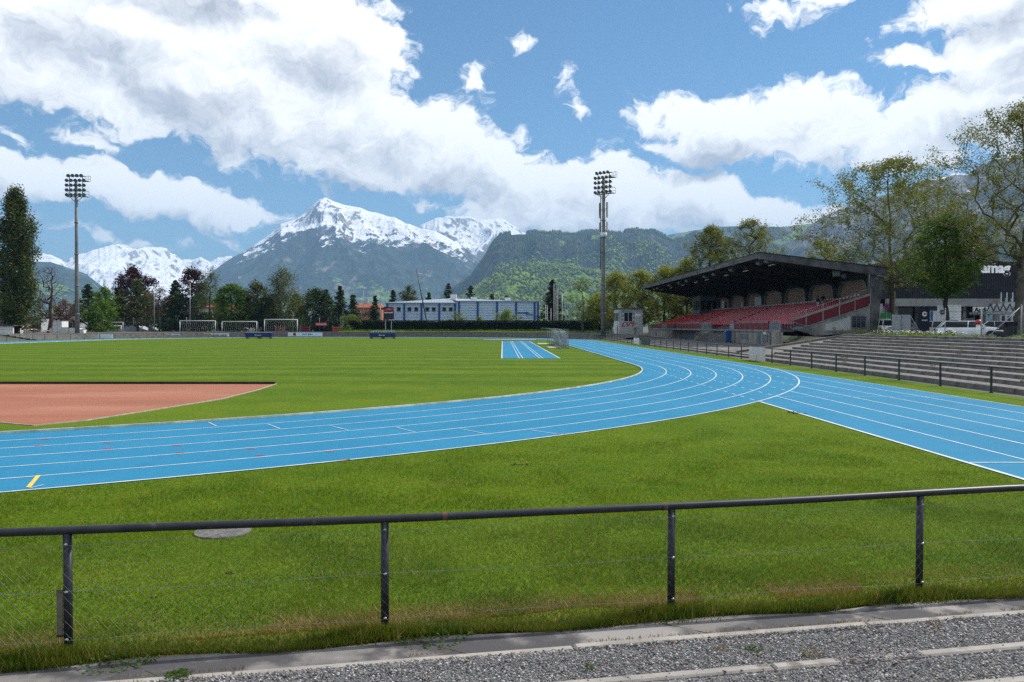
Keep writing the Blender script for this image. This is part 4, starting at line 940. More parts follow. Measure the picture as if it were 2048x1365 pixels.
# ------------------------------------------------------------------ floodlight masts
m_mast = mat('mast_steel', (.21, .21, .205), (.14, .135, .13), .6, 6, rough=.55, metal=.2, c3=(.20, .12, .09), s3=1.5, cut3=(.6, .75))
def mast(label, px, pyb, Yq, pyt, rbot, rtop, rows, side, extras=False):
    x, zb = XZ(px, pyb, Yq); zt = XZ(px, pyt, Yq)[1]
    o = thing('floodlight_mast', label, 'floodlight mast', (x, Yq, zb)); H = zt-zb
    mb = MB(); mb.path([(0, 0, -.5), (0, 0, H*.3), (0, 0, H*.6), (0, 0, H-1)], [rbot, rbot*.85, rbot*.65, rtop], 14); mb.build('mast', m_mast, o)
    for f in (.12, .3, .5, .7): mb = MB(); rr_ = rbot+(rtop-rbot)*f; mb.path([(0, 0, H*f), (0, 0, H*f+.25)], rr_*1.12, 14); mb.build('flange', m_mast, o)
    z0 = H-3.6
    for i in range(rows):
        zz = z0+i*(3.5/(rows-1)); mb = MB(); mb.box(-1.75, -.18, zz-.06, 1.75, -.06, zz+.06); mb.box(-1.75, .1, zz-.04, 1.75, .2, zz+.04)
        mb.build('crossbar', m_mast, o)
        for k in range(5 if i < rows-1 else 4):
            xx = -1.55+k*.78+(.3 if i == rows-1 else 0); c0 = Vector((xx, -.30, zz+.12)); d = Vector((side*.35, -.75, -.42)).normalized()
            mb = MB(); mb.path([c0-d*.22, c0-d*.1, c0+d*.12, c0+d*.16], [.10, .24, .34, .34], 10); l = mb.build('lamp', m_lamp, o)
            mb = MB(); mb.path([c0+d*.161, c0+d*.165], .30, 10); mb.build('lens', mat('lamp_glass', (.05, .055, .06), (.12, .12, .13), 3, rough=.1, spec=.8), l)
    mb = MB(); 
    for xx in (-1.2, 1.2): mb.box(xx-.05, -.05, z0-.1, xx+.05, .05, z0+3.5)
    for s in (-1, 1): mb.tube((0, 0, z0-1.3), (s*1.5, 0, z0), .06, n=5)
    mb.box(-1.9, .2, z0-.2, 1.9, 1.0, z0-.14); mb.box(1.2, -.3, z0+2.6, 2.2, .8, z0+2.66)
    mb.build('lamp_frame', m_mast, o)
    mb = MB()
    for (xa, xb, zz) in ((-1.9, 1.9, z0-.2), (1.2, 2.2, z0+2.6)):
        for h in (.55, 1.05): mb.tube((xa, .95, zz+h), (xb, .95, zz+h), .03, n=4)
        for k in range(4): q = xa+(xb-xa)*k/3; mb.tube((q, .95, zz), (q, .95, zz+1.05), .03, n=4)
        mb.tube((xb, -.2, zz+1.05), (xb, .95, zz+1.05), .03, n=4)
    mb.build('platform_rail', m_mast, o)
    if extras:
        for zz, hh, ww in ((H-7.8, 2.4, .24), (H-10.6, 1.6, .2), (H-8.2, 2.6, .26)):
            for s in (-1, 1): mb = MB(); mb.box(s*.75-ww/2, -.2, zz, s*.75+ww/2, .1, zz+hh); mb.box(min(0, s*.75), -.05, zz+hh*.5, max(0, s*.75), .05, zz+hh*.5+.08); mb.build('antenna', mat('antenna_grey', (.42, .43, .42), None, 3), o)
        mb = MB(); mb.path([(0, 0, H*.60), (0, 0, H*.60+.8)], .62, 12); mb.build('collar', m_white, o)
        mb = MB(); mb.tube((-.6, 0, H*.4), (-.6, 0, H-4), .09, n=6); mb.tube((.42, -.2, 0), (.38, -.2, H-4), .06, n=5); mb.build('cable_duct', m_mast, o)
        for k in range(34): pass
        mb = MB()
        for k in range(60): mb.box(-.75, -.02, 3+k*.4, -.45, .02, 3.04+k*.4)
        mb.build('climbing_rungs', m_mast, o)
    return o
mast('tall grey floodlight mast with antennas beside the white timing booth', 1206.5, 667, 150, 346, .46, .30, 5, -.3, True).rotation_euler.z = -.65
mast('tall slim floodlight mast on the left in front of the pine trees', 154.5, 668, 152, 352, .42, .24, 5, 1)

# ------------------------------------------------------------------ dugouts
m_poly = bpy.data.materials.new('clear_sheet'); m_poly.use_nodes = True; t = m_poly.node_tree; b = t.nodes['Principled BSDF']
b.inputs['Base Color'].default_value = (.55, .62, .62, 1); b.inputs['Roughness'].default_value = .25; b.inputs['Alpha'].default_value = .13; b.inputs['Specular IOR Level'].default_value = .6
m_slab = mat('pale_slab', (.42, .40, .36), (.33, .31, .28), 3)
def dugout(label, Y0_, L, group):
    o = thing('dugout', label, 'dugout', (6.85, Y0_, 0), group=group)
    prof = [(0, 0), (-.02, .9), (-.06, 1.25), (-.20, 1.6), (-.5, 1.88), (-.9, 2.03), (-1.35, 2.10), (-1.85, 2.12)]
    n = 6
    for k in range(n+1):
        y = L*k/n; mb = MB(); mb.path([(x, y, z) for x, z in prof], .03, 5); mb.build('rib', m_galv, o)
    for x, z in (prof[-1], prof[2], prof[4], (-.02, .45)):
        mb = MB(); mb.tube((x, 0, z), (x, L, z), .028, n=5); mb.build('rail', m_galv, o)
    for y in (0, L/2, L): mb = MB(); mb.tube((-1.0, y, 0), (-1.0, y, 1.98), .03, n=5); mb.tube((-1.0, y, .03), (0, y, .03), .03, n=5); mb.tube((-1.0, y, 1.0), (0, y, 1.0), .02, n=5); mb.build('front_post', m_galv, o)
    for k in range(n):
        a, c = L*k/n+.03, L*(k+1)/n-.03; mb = MB(); mb.sheet([(x+.035, a, z+.02) for x, z in prof], [(x+.035, c, z+.02) for x, z in prof], smooth=True); mb.build('pane', m_poly, o)
    mb = MB(); mb.add([(-1.9, .0, 2.15), (.0, 0, 2.1), (0, 0, 0), (-1.0, 0, 0), (-1.0, 0, 1.95)], [(0, 4, 1), (1, 4, 3, 2)]); mb.build('end_pane', m_poly, o)
    mb = MB(); mb.box(-.62, .3, .42, -.22, L-.3, .46); mb.box(-.22, .3, .55, -.18, L-.3, .95)
    for k in range(4): y = .6+(L-1.2)*k/3; mb.box(-.5, y, 0, -.44, y+.05, .42); mb.box(-.26, y, 0, -.2, y+.05, .55)
    mb.build('bench', mat('grey_bench', (.25, .27, .28), None, 3), o)
    return o
dugout('nearer of the two curved clear-roofed dugouts beside the blue straight', 85.2, 9.0, 'curved dugouts beside the straight')
dugout('farther of the two curved clear-roofed dugouts, behind the first', 97.8, 9.2, 'curved dugouts beside the straight')
for lb, a in (('pale paving slab in front of the nearer dugout', (1098, 697, 1117, 694.5)), ('pale paving slab in front of the farther dugout', (1077, 689, 1092, 687))):
    x, y = G(a[0], a[1]); o = thing('paving_slab', lb, 'slab', (x, y, 0), group='slabs in front of the dugouts'); mb = MB(); mb.box(0, 0, -.02, 1.5, 6.2, .035); mb.build('slab', m_slab, o)

# ------------------------------------------------------------------ hurdle carts with blue covers, boards, goals, scoreboard
m_bcover = mat('blue_cover', (.010, .028, .17), (.008, .022, .12), 1.5, rough=.5)
def cart(label, px0, px1, Yq, rack):
    x0 = XZ(px0, 677, Yq)[0]; x1 = XZ(px1, 677, Yq)[0]; L = x1-x0; o = thing('hurdle_cart', label, 'cart', (x0, Yq, 0), group='carts with blue covers on the far track')
    mb = MB(); mb.box(0, 0, .32, L, 1.1, 1.05); mb.build('cover', m_bcover, o)
    mb = MB(); mb.box(.03, .03, .16, L-.03, 1.07, .30); mb.build('frame', m_galv, o)
    for xx in (.35, L/2-.1, L/2+.2, L-.35): mb = MB(); mb.tube((xx, -.02, .15), (xx, .12, .15), .15, n=10); mb.tube((xx, 1.0, .15), (xx, 1.12, .15), .15, n=10); mb.build('wheel', m_black, o)
    text('hurdle', .26, m_white, o, FRONT(L*.45, -.012, .68)) if False else None
    mb = MB(); mb.add([(L*.37, -.006, .55), (L*.40, -.006, .55), (L*.395, -.006, .85), (L*.38, -.006, .85)], [(0, 1, 2, 3)]); mb.add([(L*.42, -.006, .60), (L*.60, -.006, .60), (L*.60, -.006, .68), (L*.42, -.006, .68)], [(0, 1, 2, 3)]); mb.build('emblem', m_white, o)
    n = 9
    for k in range(n+1 if rack else 5):
        q = L*.05+L*.9*k/(n if rack else 4); h = .42 if rack else .14; mb = MB(); mb.tube((q, .3, 1.05), (q+.1, .3, 1.05+h), .03, n=4); mb.build('stay', m_white, o)
    mb = MB(); mb.box(L*.05, .25, 1.40 if rack else 1.16, L*.97, .32, 1.50 if rack else 1.22); mb.build('top_bar', m_white, o)
cart('cart with dark blue cover left of the goals on the far track', 490, 544, 152.5, False)
cart('cart with dark blue cover and white rack on top below the scoreboard', 738.5, 791, 152.5, True)
def board(label, px0, px1, py0, py1, Yq, mats, letters=(), frame=True):
    x0, z0 = XZ(px0, py1, Yq); x1, z1 = XZ(px1, py0, Yq); z0 = max(z0, .05); o = thing('advertising_board', label, 'board', (x0, Yq, z0)); L = x1-x0; H = z1-z0; n = len(mats)
    tot = sum(w for w, m in mats); a = 0
    for w, m in mats: mb = MB(); mb.box(a/tot*L, 0, 0, (a+w)/tot*L-.01, .06, H); mb.build('panel', m, o); a += w
    for k in range(3): q = .1+(L-.2)*k/2; mb = MB(); mb.box(q-.04, .07, -z0, q+.04, .13, H); mb.build('stay', m_galv, o)
    for s, fx, fz, size, m in letters: text(s, size*H, m, o, FRONT(L*fx, -.008, H*fz), bold=.01)
    return o, L, H
m_byel = mat('board_yellow', (.68, .62, .04), (.6, .55, .04), 2); m_bwhite = mat('board_white', (.70, .72, .74), (.62, .64, .67), 2); m_bblue = mat('board_letters', (.05, .09, .22), None, 3)
def logo(o, L, H, fx):
    mb = MB(); mb.box(L*fx, -.012, H*.15, L*fx+H*.75, -.004, H*.9); mb.build('logo', m_rlet, o)
    mb = MB(); mb.box(L*fx+H*.2, -.02, H*.3, L*fx+H*.35, -.013, H*.75); mb.add([(L*fx+H*.4, -.016, H*.52), (L*fx+H*.6, -.016, H*.75), (L*fx+H*.6, -.016, H*.3)], [(0, 1, 2)]); mb.build('logo_mark', m_black, o)
o, L, H = board('small white board with red logo and dark lettering on the far railing', 324, 360.5, 668, 675.4, 166, [(1, m_bwhite)], [('BECH - FORK', .60, .5, .55, m_blet)]); logo(o, L, H, .04)
board('yellow and white board on the far railing with blue lettering', 386, 458, 667, 674.6, 172, [(37, m_byel), (36, m_bwhite)], [('AEK BE   AEK BE', .75, .5, .5, m_bblue), ('............', .3, .4, .5, m_blet)])
o, L, H = board('long white board with a dark red logo below the right-hand goal', 576, 644.5, 665.5, 673, 176, [(1, m_bwhite)], [('STAD BERG', .57, .5, .55, m_blet)]); logo(o, L, H, .15)
board('plain white board on the railing right of the left floodlight mast', 195, 225, 669, 677, 148, [(24, m_bwhite), (5, m_bwhite)])
def goal(label, px0, px1, pyt, pyb, Yq, w=.10, back=2.0, grp='training goals on the bank'):
    x0, z0 = XZ(px0, pyb, Yq); x1, z1 = XZ(px1, pyt, Yq); z0 = gzf(x0, Yq)+.02; L = x1-x0; H = z1-z0; o = thing('goal', label, 'goal', (x0, Yq, z0), group=grp)
    for xx in (0, L): mb = MB(); mb.tube((xx, 0, 0), (xx, 0, H), w, n=8); mb.build('goal_post', m_white, o)
    mb = MB(); mb.tube((0, 0, H), (L, 0, H), w, n=8); mb.build('crossbar', m_white, o)
    mb = MB()
    for xx in (0, L): mb.tube((xx, 0, H-.1), (xx, back*.45, H-.15), .035, n=4); mb.tube((xx, back*.45, H-.15), (xx, back, 0), .035, n=4); mb.tube((xx, 0, .03), (xx, back, .03), .035, n=4)
    mb.tube((0, back, .03), (L, back, .03), .035, n=4); mb.build('net_frame', m_galv, o)
    mb = MB(); nn = int(L/.45)
    for k in range(nn+1): xx = L*k/nn; mb.tube((xx, back*.45, H-.15), (xx, back, 0), .008, n=3, cap=False); mb.tube((xx, 0, H-.1), (xx, back*.45, H-.15), .008, n=3, cap=False)
    for k in range(6): q = k/6; yy = back*.45+back*.55*q; zz = (H-.15)*(1-q); mb.tube((0, yy, zz), (L, yy, zz), .008, n=3, cap=False)
    mb.build('net', m_white, o, kind='stuff'); return o
goal('small white goal on the far bank left, lowest of the goals', 177, 242.5, 652, 665, 186, .09)
goal('white goal on the bank, left of the pair behind the yellow board', 360, 430.5, 642, 664, 184, .08)
goal('white goal on the bank, right of the pair behind the yellow board', 444, 513.5, 643.5, 664, 186, .08)
goal('large white goal with grey net in front of the birch tree', 529, 594.5, 639.5, 664, 186, .09)
goal('thin grey goal frame behind the small white goal', 187, 246, 645, 664, 196, .06)
sb = thing('scoreboard', 'dark electronic scoreboard on two pale posts in front of the hedge', 'scoreboard', (0, 0, 0))
Yq = 186; x0, z1 = XZ(767, 619.5, Yq); x1, z0 = XZ(787.5, 639.5, Yq)
mb = MB(); mb.box(x0, Yq, z0, x1, Yq+.35, z1+.6); mb.build('screen', m_black, sb)
mb = MB(); mb.add([(x0+.05, Yq-.02, z1-.35), (x1-.05, Yq-.02, z1-.15), (x1-.05, Yq-.02, z1+.52), (x0+.05, Yq-.02, z1+.1)], [(0, 1, 2, 3)]); mb.build('red_banner', mat('score_red', (.55, .03, .05), None, 3), sb)
text('TOTO', .34, m_white, sb, FRONT((x0+x1)/2, Yq-.04, z1+.06), bold=.0)
text('HEIM GAST', .40, m_white, sb, FRONT((x0+x1)/2, Yq-.05, z1-.72), bold=.02)
mb = MB(); mb.box(x0+.9, Yq-.03, z0+.45, x1-.1, Yq-.005, z0+.52); mb.build('caption_line', m_rlet, sb)
for xx in (x0+.42, x1-.55): mb = MB(); mb.box(xx-.09, Yq+.05, .5, xx+.09, Yq+.23, z0-.002); mb.build('post', m_galv, sb)
# ------------------------------------------------------------------ sports hall and other buildings
GB = 1.0
m_dwin = mat('dark_window', (.008, .01, .014), None, 2, rough=.4, spec=.2)
m_clad = mat('corrugated_cladding', (.50, .63, .74), (.42, .55, .66), .5, 4, rough=.45, metal=.15, stretch=(.15, 1, 8), bump=.4, bscale=3, bdist=.06)
m_hblue = mat('blue_column', (.015, .075, .26), (.012, .06, .21), 1, rough=.5)
m_roofm = mat('pale_metal_roof', (.38, .43, .48), (.31, .36, .41), .6, rough=.5, metal=.2, stretch=(8, 1, 1))
hall = thing('sports_hall', 'long pale corrugated sports hall with blue vertical columns behind the hedge', 'building')
Yh = 232
def hx(px): return XZ(px, 640, Yh)[0]
def hz(py, px=900): return XZ(px, py, Yh)[1]
zl, zr_ = hz(606.5), hz(602.5)
x0, xm, x1 = hx(771), hx(913), hx(1077)
mb = MB(); mb.box(x0, Yh+.1, 0, xm, Yh+26, zl); mb.box(xm, Yh-.3, 0, x1, Yh+30, zr_); mb.build('wall', m_clad, hall)
# horizontal corrugated boards between the columns
colsL = [774.5, 808.5, 843, 878.5, 910]; colsR = [918, 955.5, 994, 1032, 1069, 1076]
def boards(px0, px1, yy, ztop, z0=3.0):
    n = 13; h = (ztop-.45-z0)/n
    for k in range(n):
        mb = MB(); z = z0+k*h; mb.add([(hx(px0), yy-.02, z), (hx(px1), yy-.02, z), (hx(px1), yy-.12, z+h*.5), (hx(px0), yy-.12, z+h*.5), (hx(px1), yy-.02, z+h-.03), (hx(px0), yy-.02, z+h-.03)], [(0, 1, 2, 3), (3, 2, 4, 5)])
        mb.build('cladding_board', m_clad, hall)
for a, b in zip(colsL[:-1], colsL[1:]): boards(a, b, Yh+.1, zl)
for a, b in zip(colsR[:-1], colsR[1:]): boards(a, b, Yh-.3, zr_)
for i, c in enumerate(colsL+colsR):
    yy = Yh+.1 if i < len(colsL) else Yh-.3; zt = zl if i < len(colsL) else zr_; mb = MB(); mb.box(hx(c)-.26, yy-.32, 0, hx(c)+.26, yy-.13, zt-.15); mb.build('column', m_hblue, hall)
mb = MB(); mb.box(x0-.2, Yh-.4, zl-.1, xm, Yh+.05, zl+.1); mb.box(xm, Yh-.75, zr_-.15, x1+.2, Yh-.34, zr_+.1); mb.build('eaves_gutter', mat('pale_blue_trim', (.35, .45, .60), None, 2), hall)
mb = MB(); zq = hz(596.5); xp = hx(893)
mb.add([(x0, Yh, zl+.1), (xm, Yh, zl+.1), (xp+.3, Yh+14, zq+.35), (x0+1, Yh+14, zl+.6)], [(0, 1, 2, 3)])
mb.add([(xm, Yh-.3, zr_+.1), (x1, Yh-.3, zr_+.1), (x1, Yh+15, zr_+.35), (xp, Yh+15, zq+.4), (xm, Yh, zr_+.1)], [(0, 1, 2, 3, 4)])
mb.build('roof', m_roofm, hall)
mb = MB()
for k in range(44): q = x0+.5+(xm-x0)*k/45; mb.box(q-.04, Yh+.3, zl+.1, q+.04, Yh+.5, zl+.1+.9*k/45+.12)
mb.build('roof_seams', mat('roof_seam', (.25, .30, .36), None, 2), hall, kind='stuff')
for c in (780.5, 797.5, 819, 832.5, 854.5, 867.5, 888.5, 901.5):
    w = MB(); w.box(hx(c)-.47, Yh-.06, hz(622.5), hx(c)+.47, Yh-.03, hz(615.5)); w = w.build('window', m_dwin, hall)
    mb = MB(); mb.box(hx(c)-.60, Yh-.10, hz(623.4), hx(c)+.60, Yh-.065, hz(622.6)); mb.box(hx(c)-.56, Yh-.08, hz(622.5), hx(c)-.48, Yh-.0, hz(615)); mb.box(hx(c)+.48, Yh-.08, hz(622.5), hx(c)+.56, Yh-.0, hz(615)); mb.build('sill', m_galv, w)
mb = MB(); mb.box(hx(888), Yh-.08, hz(611.3), hx(901), Yh-.03, hz(609)); mb.build('name_plate', m_galv, hall)
m_sl = mat('logo_blue', (.01, .06, .28), None, 2); m_st = mat('logo_teal', (.02, .22, .28), None, 2)
text('sporthalle', .74, m_sl, hall, FRONT(hx(1046.5), Yh-.62, hz(625.5)), bold=.03); text('lachen', .74, m_st, hall, FRONT(hx(1059), Yh-.62, hz(628.8)), bold=.03)
for c, h in ((903, 1.5), (945, .8), (1016, .6)): mb = MB(); mb.box(hx(c)-.9, Yh+9, zr_+.2, hx(c)+.9, Yh+10.5, zr_+.7+h); mb.build('roof_vent', m_white, hall)
# generic house
m_tile = mat('clay_tiles', (.30, .10, .055), (.22, .07, .04), 1.5, 5, bump=.3, stretch=(1, 1, 3)); m_wall = mat('cream_wall', (.55, .50, .42), (.48, .44, .37), 1); m_wall2 = mat('grey_white_wall', (.42, .44, .46), (.35, .37, .40), 1); m_terr = mat('terracotta_wall', (.42, .19, .11), (.36, .15, .09), 1)
def house(label, px0, px1, pyt, pye, Yq, wallm, roofm, nwin, depth=10, storeys=2, flat=False):
    x0, ze = XZ(px0, pye, Yq); x1, zt = XZ(px1, pyt, Yq); o = thing('house', label, 'house', (x0, Yq, GB-.1)); L = x1-x0; ze -= GB-.1; zt -= GB-.1
    mb = MB(); mb.box(0, 0, 0, L, depth, ze); mb.build('wall', wallm, o)
    mb = MB()
    if flat: mb.box(-.3, -.3, ze, L+.3, depth, zt)
    else: mb.add([(-.6, -.6, ze-.1), (L+.6, -.6, ze-.1), (L+.6, depth+.6, ze-.1), (-.6, depth+.6, ze-.1), (1.2, depth/2, zt), (L-1.2, depth/2, zt)], [(0, 1, 5, 4), (1, 2, 5), (2, 3, 4, 5), (3, 0, 4), (0, 3, 2, 1)])
    rf = mb.build('roof', roofm, o)
    if not flat: mb = MB(); mb.box(L*.4, depth*.45, zt-.8, L*.4+.7, depth*.55, zt+.9); mb.build('chimney', m_wall2, rf)
    for s in range(storeys):
        for k in range(nwin):
            q = L*(k+.5)/nwin; z = .9+s*(ze-.6)/storeys; w = MB(); w.box(q-.5, -.04, z, q+.5, -.01, z+1.3); w = w.build('window', m_glass, o); mb = MB(); mb.box(q-.6, -.1, z-.1, q+.6, -.045, z-.01); mb.box(q-.03, -.07, z, q+.03, -.045, z+1.3); mb.build('frame', m_white, w)
    return o
house('terracotta house with tiled roof seen beside the left end of the sports hall', 703, 763, 606, 615, 265, m_terr, m_tile, 6)
house('pale house with a low brown roof half hidden behind the maples', 398, 424, 607, 614, 225, m_wall, m_tile, 3)
house('white low building behind the goals between trunk and birch', 425, 470, 608, 618, 240, m_wall, m_tile, 4)
house('grey-blue flat building with dark upper windows behind the poplar', 58, 82, 633, 636, 205, m_wall2, m_galv, 3, flat=True)
house('long white flat building behind the bare tree on the left', 84, 150, 628, 632, 215, m_wall2, mat('dark_roof', (.07, .06, .055), None, 1), 7, flat=True, storeys=1)
ki = house('white kiosk with brown roof at the left edge of the picture', -60, 15, 638, 641, 150, m_white, mat('brown_roof', (.10, .065, .045), None, 1), 4, 5, 1, True)
o = thing('container', 'low white wall with dark dashes in front of the kiosk at the left edge', 'wall', (XZ(-60, 666, 146)[0], 146, .9)); x1 = XZ(26, 666, 146)[0]-o.location.x; mb = MB(); mb.box(0, 0, 0, x1, .3, 1.35); mb.build('wall', m_white, o); mb = MB()
for k in range(20): mb.box(x1*k/20, -.01, .75, x1*k/20+.2, -.004, .82)
mb.build('dash', m_black, o); mb = MB(); mb.box(-.3, -.3, 1.37, x1+.3, 4, 1.6); mb.build('roof', mat('brown_roof', (.10, .065, .045), None, 1), o)
for lb, a, b, c, d, Yq, dd in (('tall white container standing on the bank left of the floodlight mast', 106, 123.5, 643, 667, 160, 2.4), ('low white container with a dark lid next to the tall white one', 123.8, 152, 656, 667, 160, 2.4), ('small white box at the foot of the left floodlight mast', 159, 167, 660, 667, 158, 1), ('low white box left of the tall container', 99.5, 105.5, 657, 667, 161, 2)):
    x0, z0 = XZ(a, d, Yq); x1, z1 = XZ(b, c, Yq); o = thing('container', lb, 'container', (x0, Yq, z0)); mb = MB(); mb.box(0, 0, 0, x1-x0, dd, z1-z0); mb.build('body', m_white, o)
    mb = MB(); mb.box(-.03, -.03, z1-z0+.002, x1-x0+.03, dd, z1-z0+.08); mb.box((x1-x0)*.48, -.02, .05, (x1-x0)*.5, -.004, z1-z0-.05); mb.build('trim', m_galv if b-a < 20 else m_black, o)
tape('barrier_tape', [(*P(26, 656, 150)[:2], 1.9), (*P(69, 659, 156)[:2], 1.7), (*P(100, 664, 158)[:2], 1.4)], 'red and white barrier tape strung along the bank on the left', .06)
for lb, px in (('pale tube frame on the left bank holding the barrier tape', 66),):
    x, z = XZ(px, 668, 156); o = thing('tube_frame', lb, 'frame', (x, 156, .9)); mb = MB(); mb.path([(-.8, 0, 0), (-.8, 0, .9), (.2, 0, .9), (.2, 0, 0)], .04, 5); mb.build('frame', m_galv, o)
# tall mesh fence behind the goals
bf = thing('ball_fence', 'tall green-grey mesh fence behind the training goals', 'fence')
mb = MB(); Yq = 199; xa, xb = XZ(160, 650, Yq)[0], XZ(692, 650, Yq)[0]; n = 30
for k in range(n+1):
    m_ = MB(); x = xa+(xb-xa)*k/n; m_.tube((x, Yq, .9), (x, Yq, 4.4), .045, n=5); m_.build('post', m_fpaint if k % 3 else m_galv, bf)
for k in range(260): x = xa+(xb-xa)*k/260; mb.tube((x, Yq, .95), (x, Yq, 4.3), .012, n=3, cap=False)
for k in range(14): mb.tube((xa, Yq, 1.0+k*.25), (xb, Yq, 1.0+k*.25), .012, n=3, cap=False)
mb.build('mesh', m_fpaint, bf, kind='stuff')
# concrete skate ramps and small things behind the goals
for lb, px0, px1, py, Yq in (('grey concrete skate ramp behind the thin goal frame', 246, 300, 646, 210), ('lower grey concrete block behind the goals', 296, 318, 655, 207)):
    x0, z1 = XZ(px0, py, Yq); x1 = XZ(px1, py, Yq)[0]; o = thing('skate_ramp', lb, 'ramp', (x0, Yq, .9)); L = x1-x0; H = z1-.9; mb = MB()
    mb.slab([(0, 0), (0, H), (L*.3, H), (L*.45, H*.8), (L*.7, H*.35), (L, .1), (L, 0)], 1, 0, 4); mb.build('ramp', m_wall2, o); mb = MB(); mb.tube((0, .1, H+1), (L*.3, .1, H+1), .04, n=4)
    for k in range(4): mb.tube((L*.1*k, .1, H), (L*.1*k, .1, H+1), .03, n=4)
    mb.build('guard_rail', m_galv, o)
rb = thing('banner', 'red banner with pale lettering on the fence right of the large goal', 'banner', (0, 0, 0)); x0, z0 = XZ(631, 652, 198); x1, z1 = XZ(654, 645.5, 198)
mb = MB(); mb.box(x0, 198, z0, x1, 198.05, z1); mb.build('cloth', mat('banner_red', (.50, .06, .05), None, 2), rb); mb = MB()
for k in range(7): mb.box(x0+.2+k*.36, 197.97, z0+.25, x0+.42+k*.36, 197.99, z0+.5)
mb.build('print', m_white, rb)
for lb, px, col in (('orange barrier boards at the right end of the goals', 675, (.50, .13, .05)), ('red crash mats stacked behind the large goal', 560, (.25, .04, .05)), ('dark red play equipment left of the banner', 610, (.22, .03, .04))):
    x, z = XZ(px, 664, 194); o = thing('barrier', lb, 'barrier', (x, 194, .95)); m = mat('b'+lb[:9].replace(' ', '_'), col, None, 2)
    for k in range(3): mb = MB(); mb.box(-1.2, 0, .1+k*.42, 1.2, .1, .1+k*.42+.25); mb.build('board', m, o)
    for s in (-1, 1): mb = MB(); mb.box(s*1.1-.05, .1, 0, s*1.1+.05, .2, 1.5); mb.build('post', m_galv, o)
ct = thing('container', 'grey-green container at the right end of the mesh fence', 'container', (*XZ(682, 664, 196)[:1], 196, .9)); mb = MB(); mb.add([(0, 0, 0), (1.5, 0, 0), (1.5, 3, 0), (0, 3, 0), (-.3, 0, 3.8), (2.0, 0, 3.8), (2, 3, 3.8), (-.3, 3, 3.8)], [(0,3,2,1),(4,5,6,7),(0,1,5,4),(1,2,6,5),(2,3,7,6),(3,0,4,7)]); mb.build('body', m_bluegrey, ct); mb = MB(); mb.box(.4, -.03, .2, 1.3, -.005, 3.0); mb.build('door', m_galv, ct)

# ------------------------------------------------------------------ poles
def pole(label, px, pyt, pyb, Yq, rad, m, name='lamp_post', head=None, px2=None, zb=None):
    x, z0 = XZ(px, pyb, Yq); x2, z1 = XZ(px if px2 is None else px2, pyt, Yq); z0 = z0 if zb is None else zb
    o = thing(name, label, name.replace('_', ' '), (x, Yq, z0)); mb = MB(); mb.path([(0, 0, -.3), ((x2-x)*.5, 0, (z1-z0)*.5), (x2-x, 0, z1-z0)], [rad, rad*.8, rad*.5], 7); mb.build('pole', m, o)
    if head == 'lamp': mb = MB(); mb.box(-.35, -.3, z1-z0-.05, .35, .5, z1-z0+.18); mb.build('lamp_head', m_white, o)
    if head == 'ball': mb = MB(); mb.path([(x2-x, 0, z1-z0), (x2-x, 0, z1-z0+.12)], [.10, .06], 6); mb.build('finial', m_white, o)
    return o
pole('street lamp with a round head, left of the hall', 727, 577, 645, 215, .11, m_galv, head='lamp', zb=1)
pole('shorter street lamp close to the left hall corner', 760.5, 609, 645, 206, .12, m_galv, head='lamp', zb=1)
pole('slim lamp post rising in front of the second copper beech', 380, 563, 645, 196, .12, m_galv, head='lamp', zb=1)
pole('slim lamp post rising right of the first copper beech', 308.5, 571, 645, 196, .12, m_galv, head='lamp', zb=1)
pole('thin post in front of the birch trees', 579, 590, 645, 205, .08, m_galv, head='lamp', zb=1)
pole('black mast leaning to the left in front of the hall windows', 857, 537, 645, 205, .16, m_black, 'leaning_mast', px2=832, zb=1.5)
for i, (px, pyt) in enumerate([(1108, 568), (1112, 575), (1115.5, 578), (1124.5, 588), (1091.5, 610), (1094.5, 612), (1102, 618)]):
    pole(['leftmost and tallest white flagpole right of the hall', 'second white flagpole of the tall group right of the hall', 'third white flagpole of the tall group right of the hall', 'greyer flagpole standing apart to the right of the tall group', 'short white pole next to the hall corner', 'second short white pole next to the hall corner', 'shortest leaning pale pole under the dark spruce'][i], px, pyt, 642, 222, .09, m_white, 'flagpole', 'ball', zb=1)

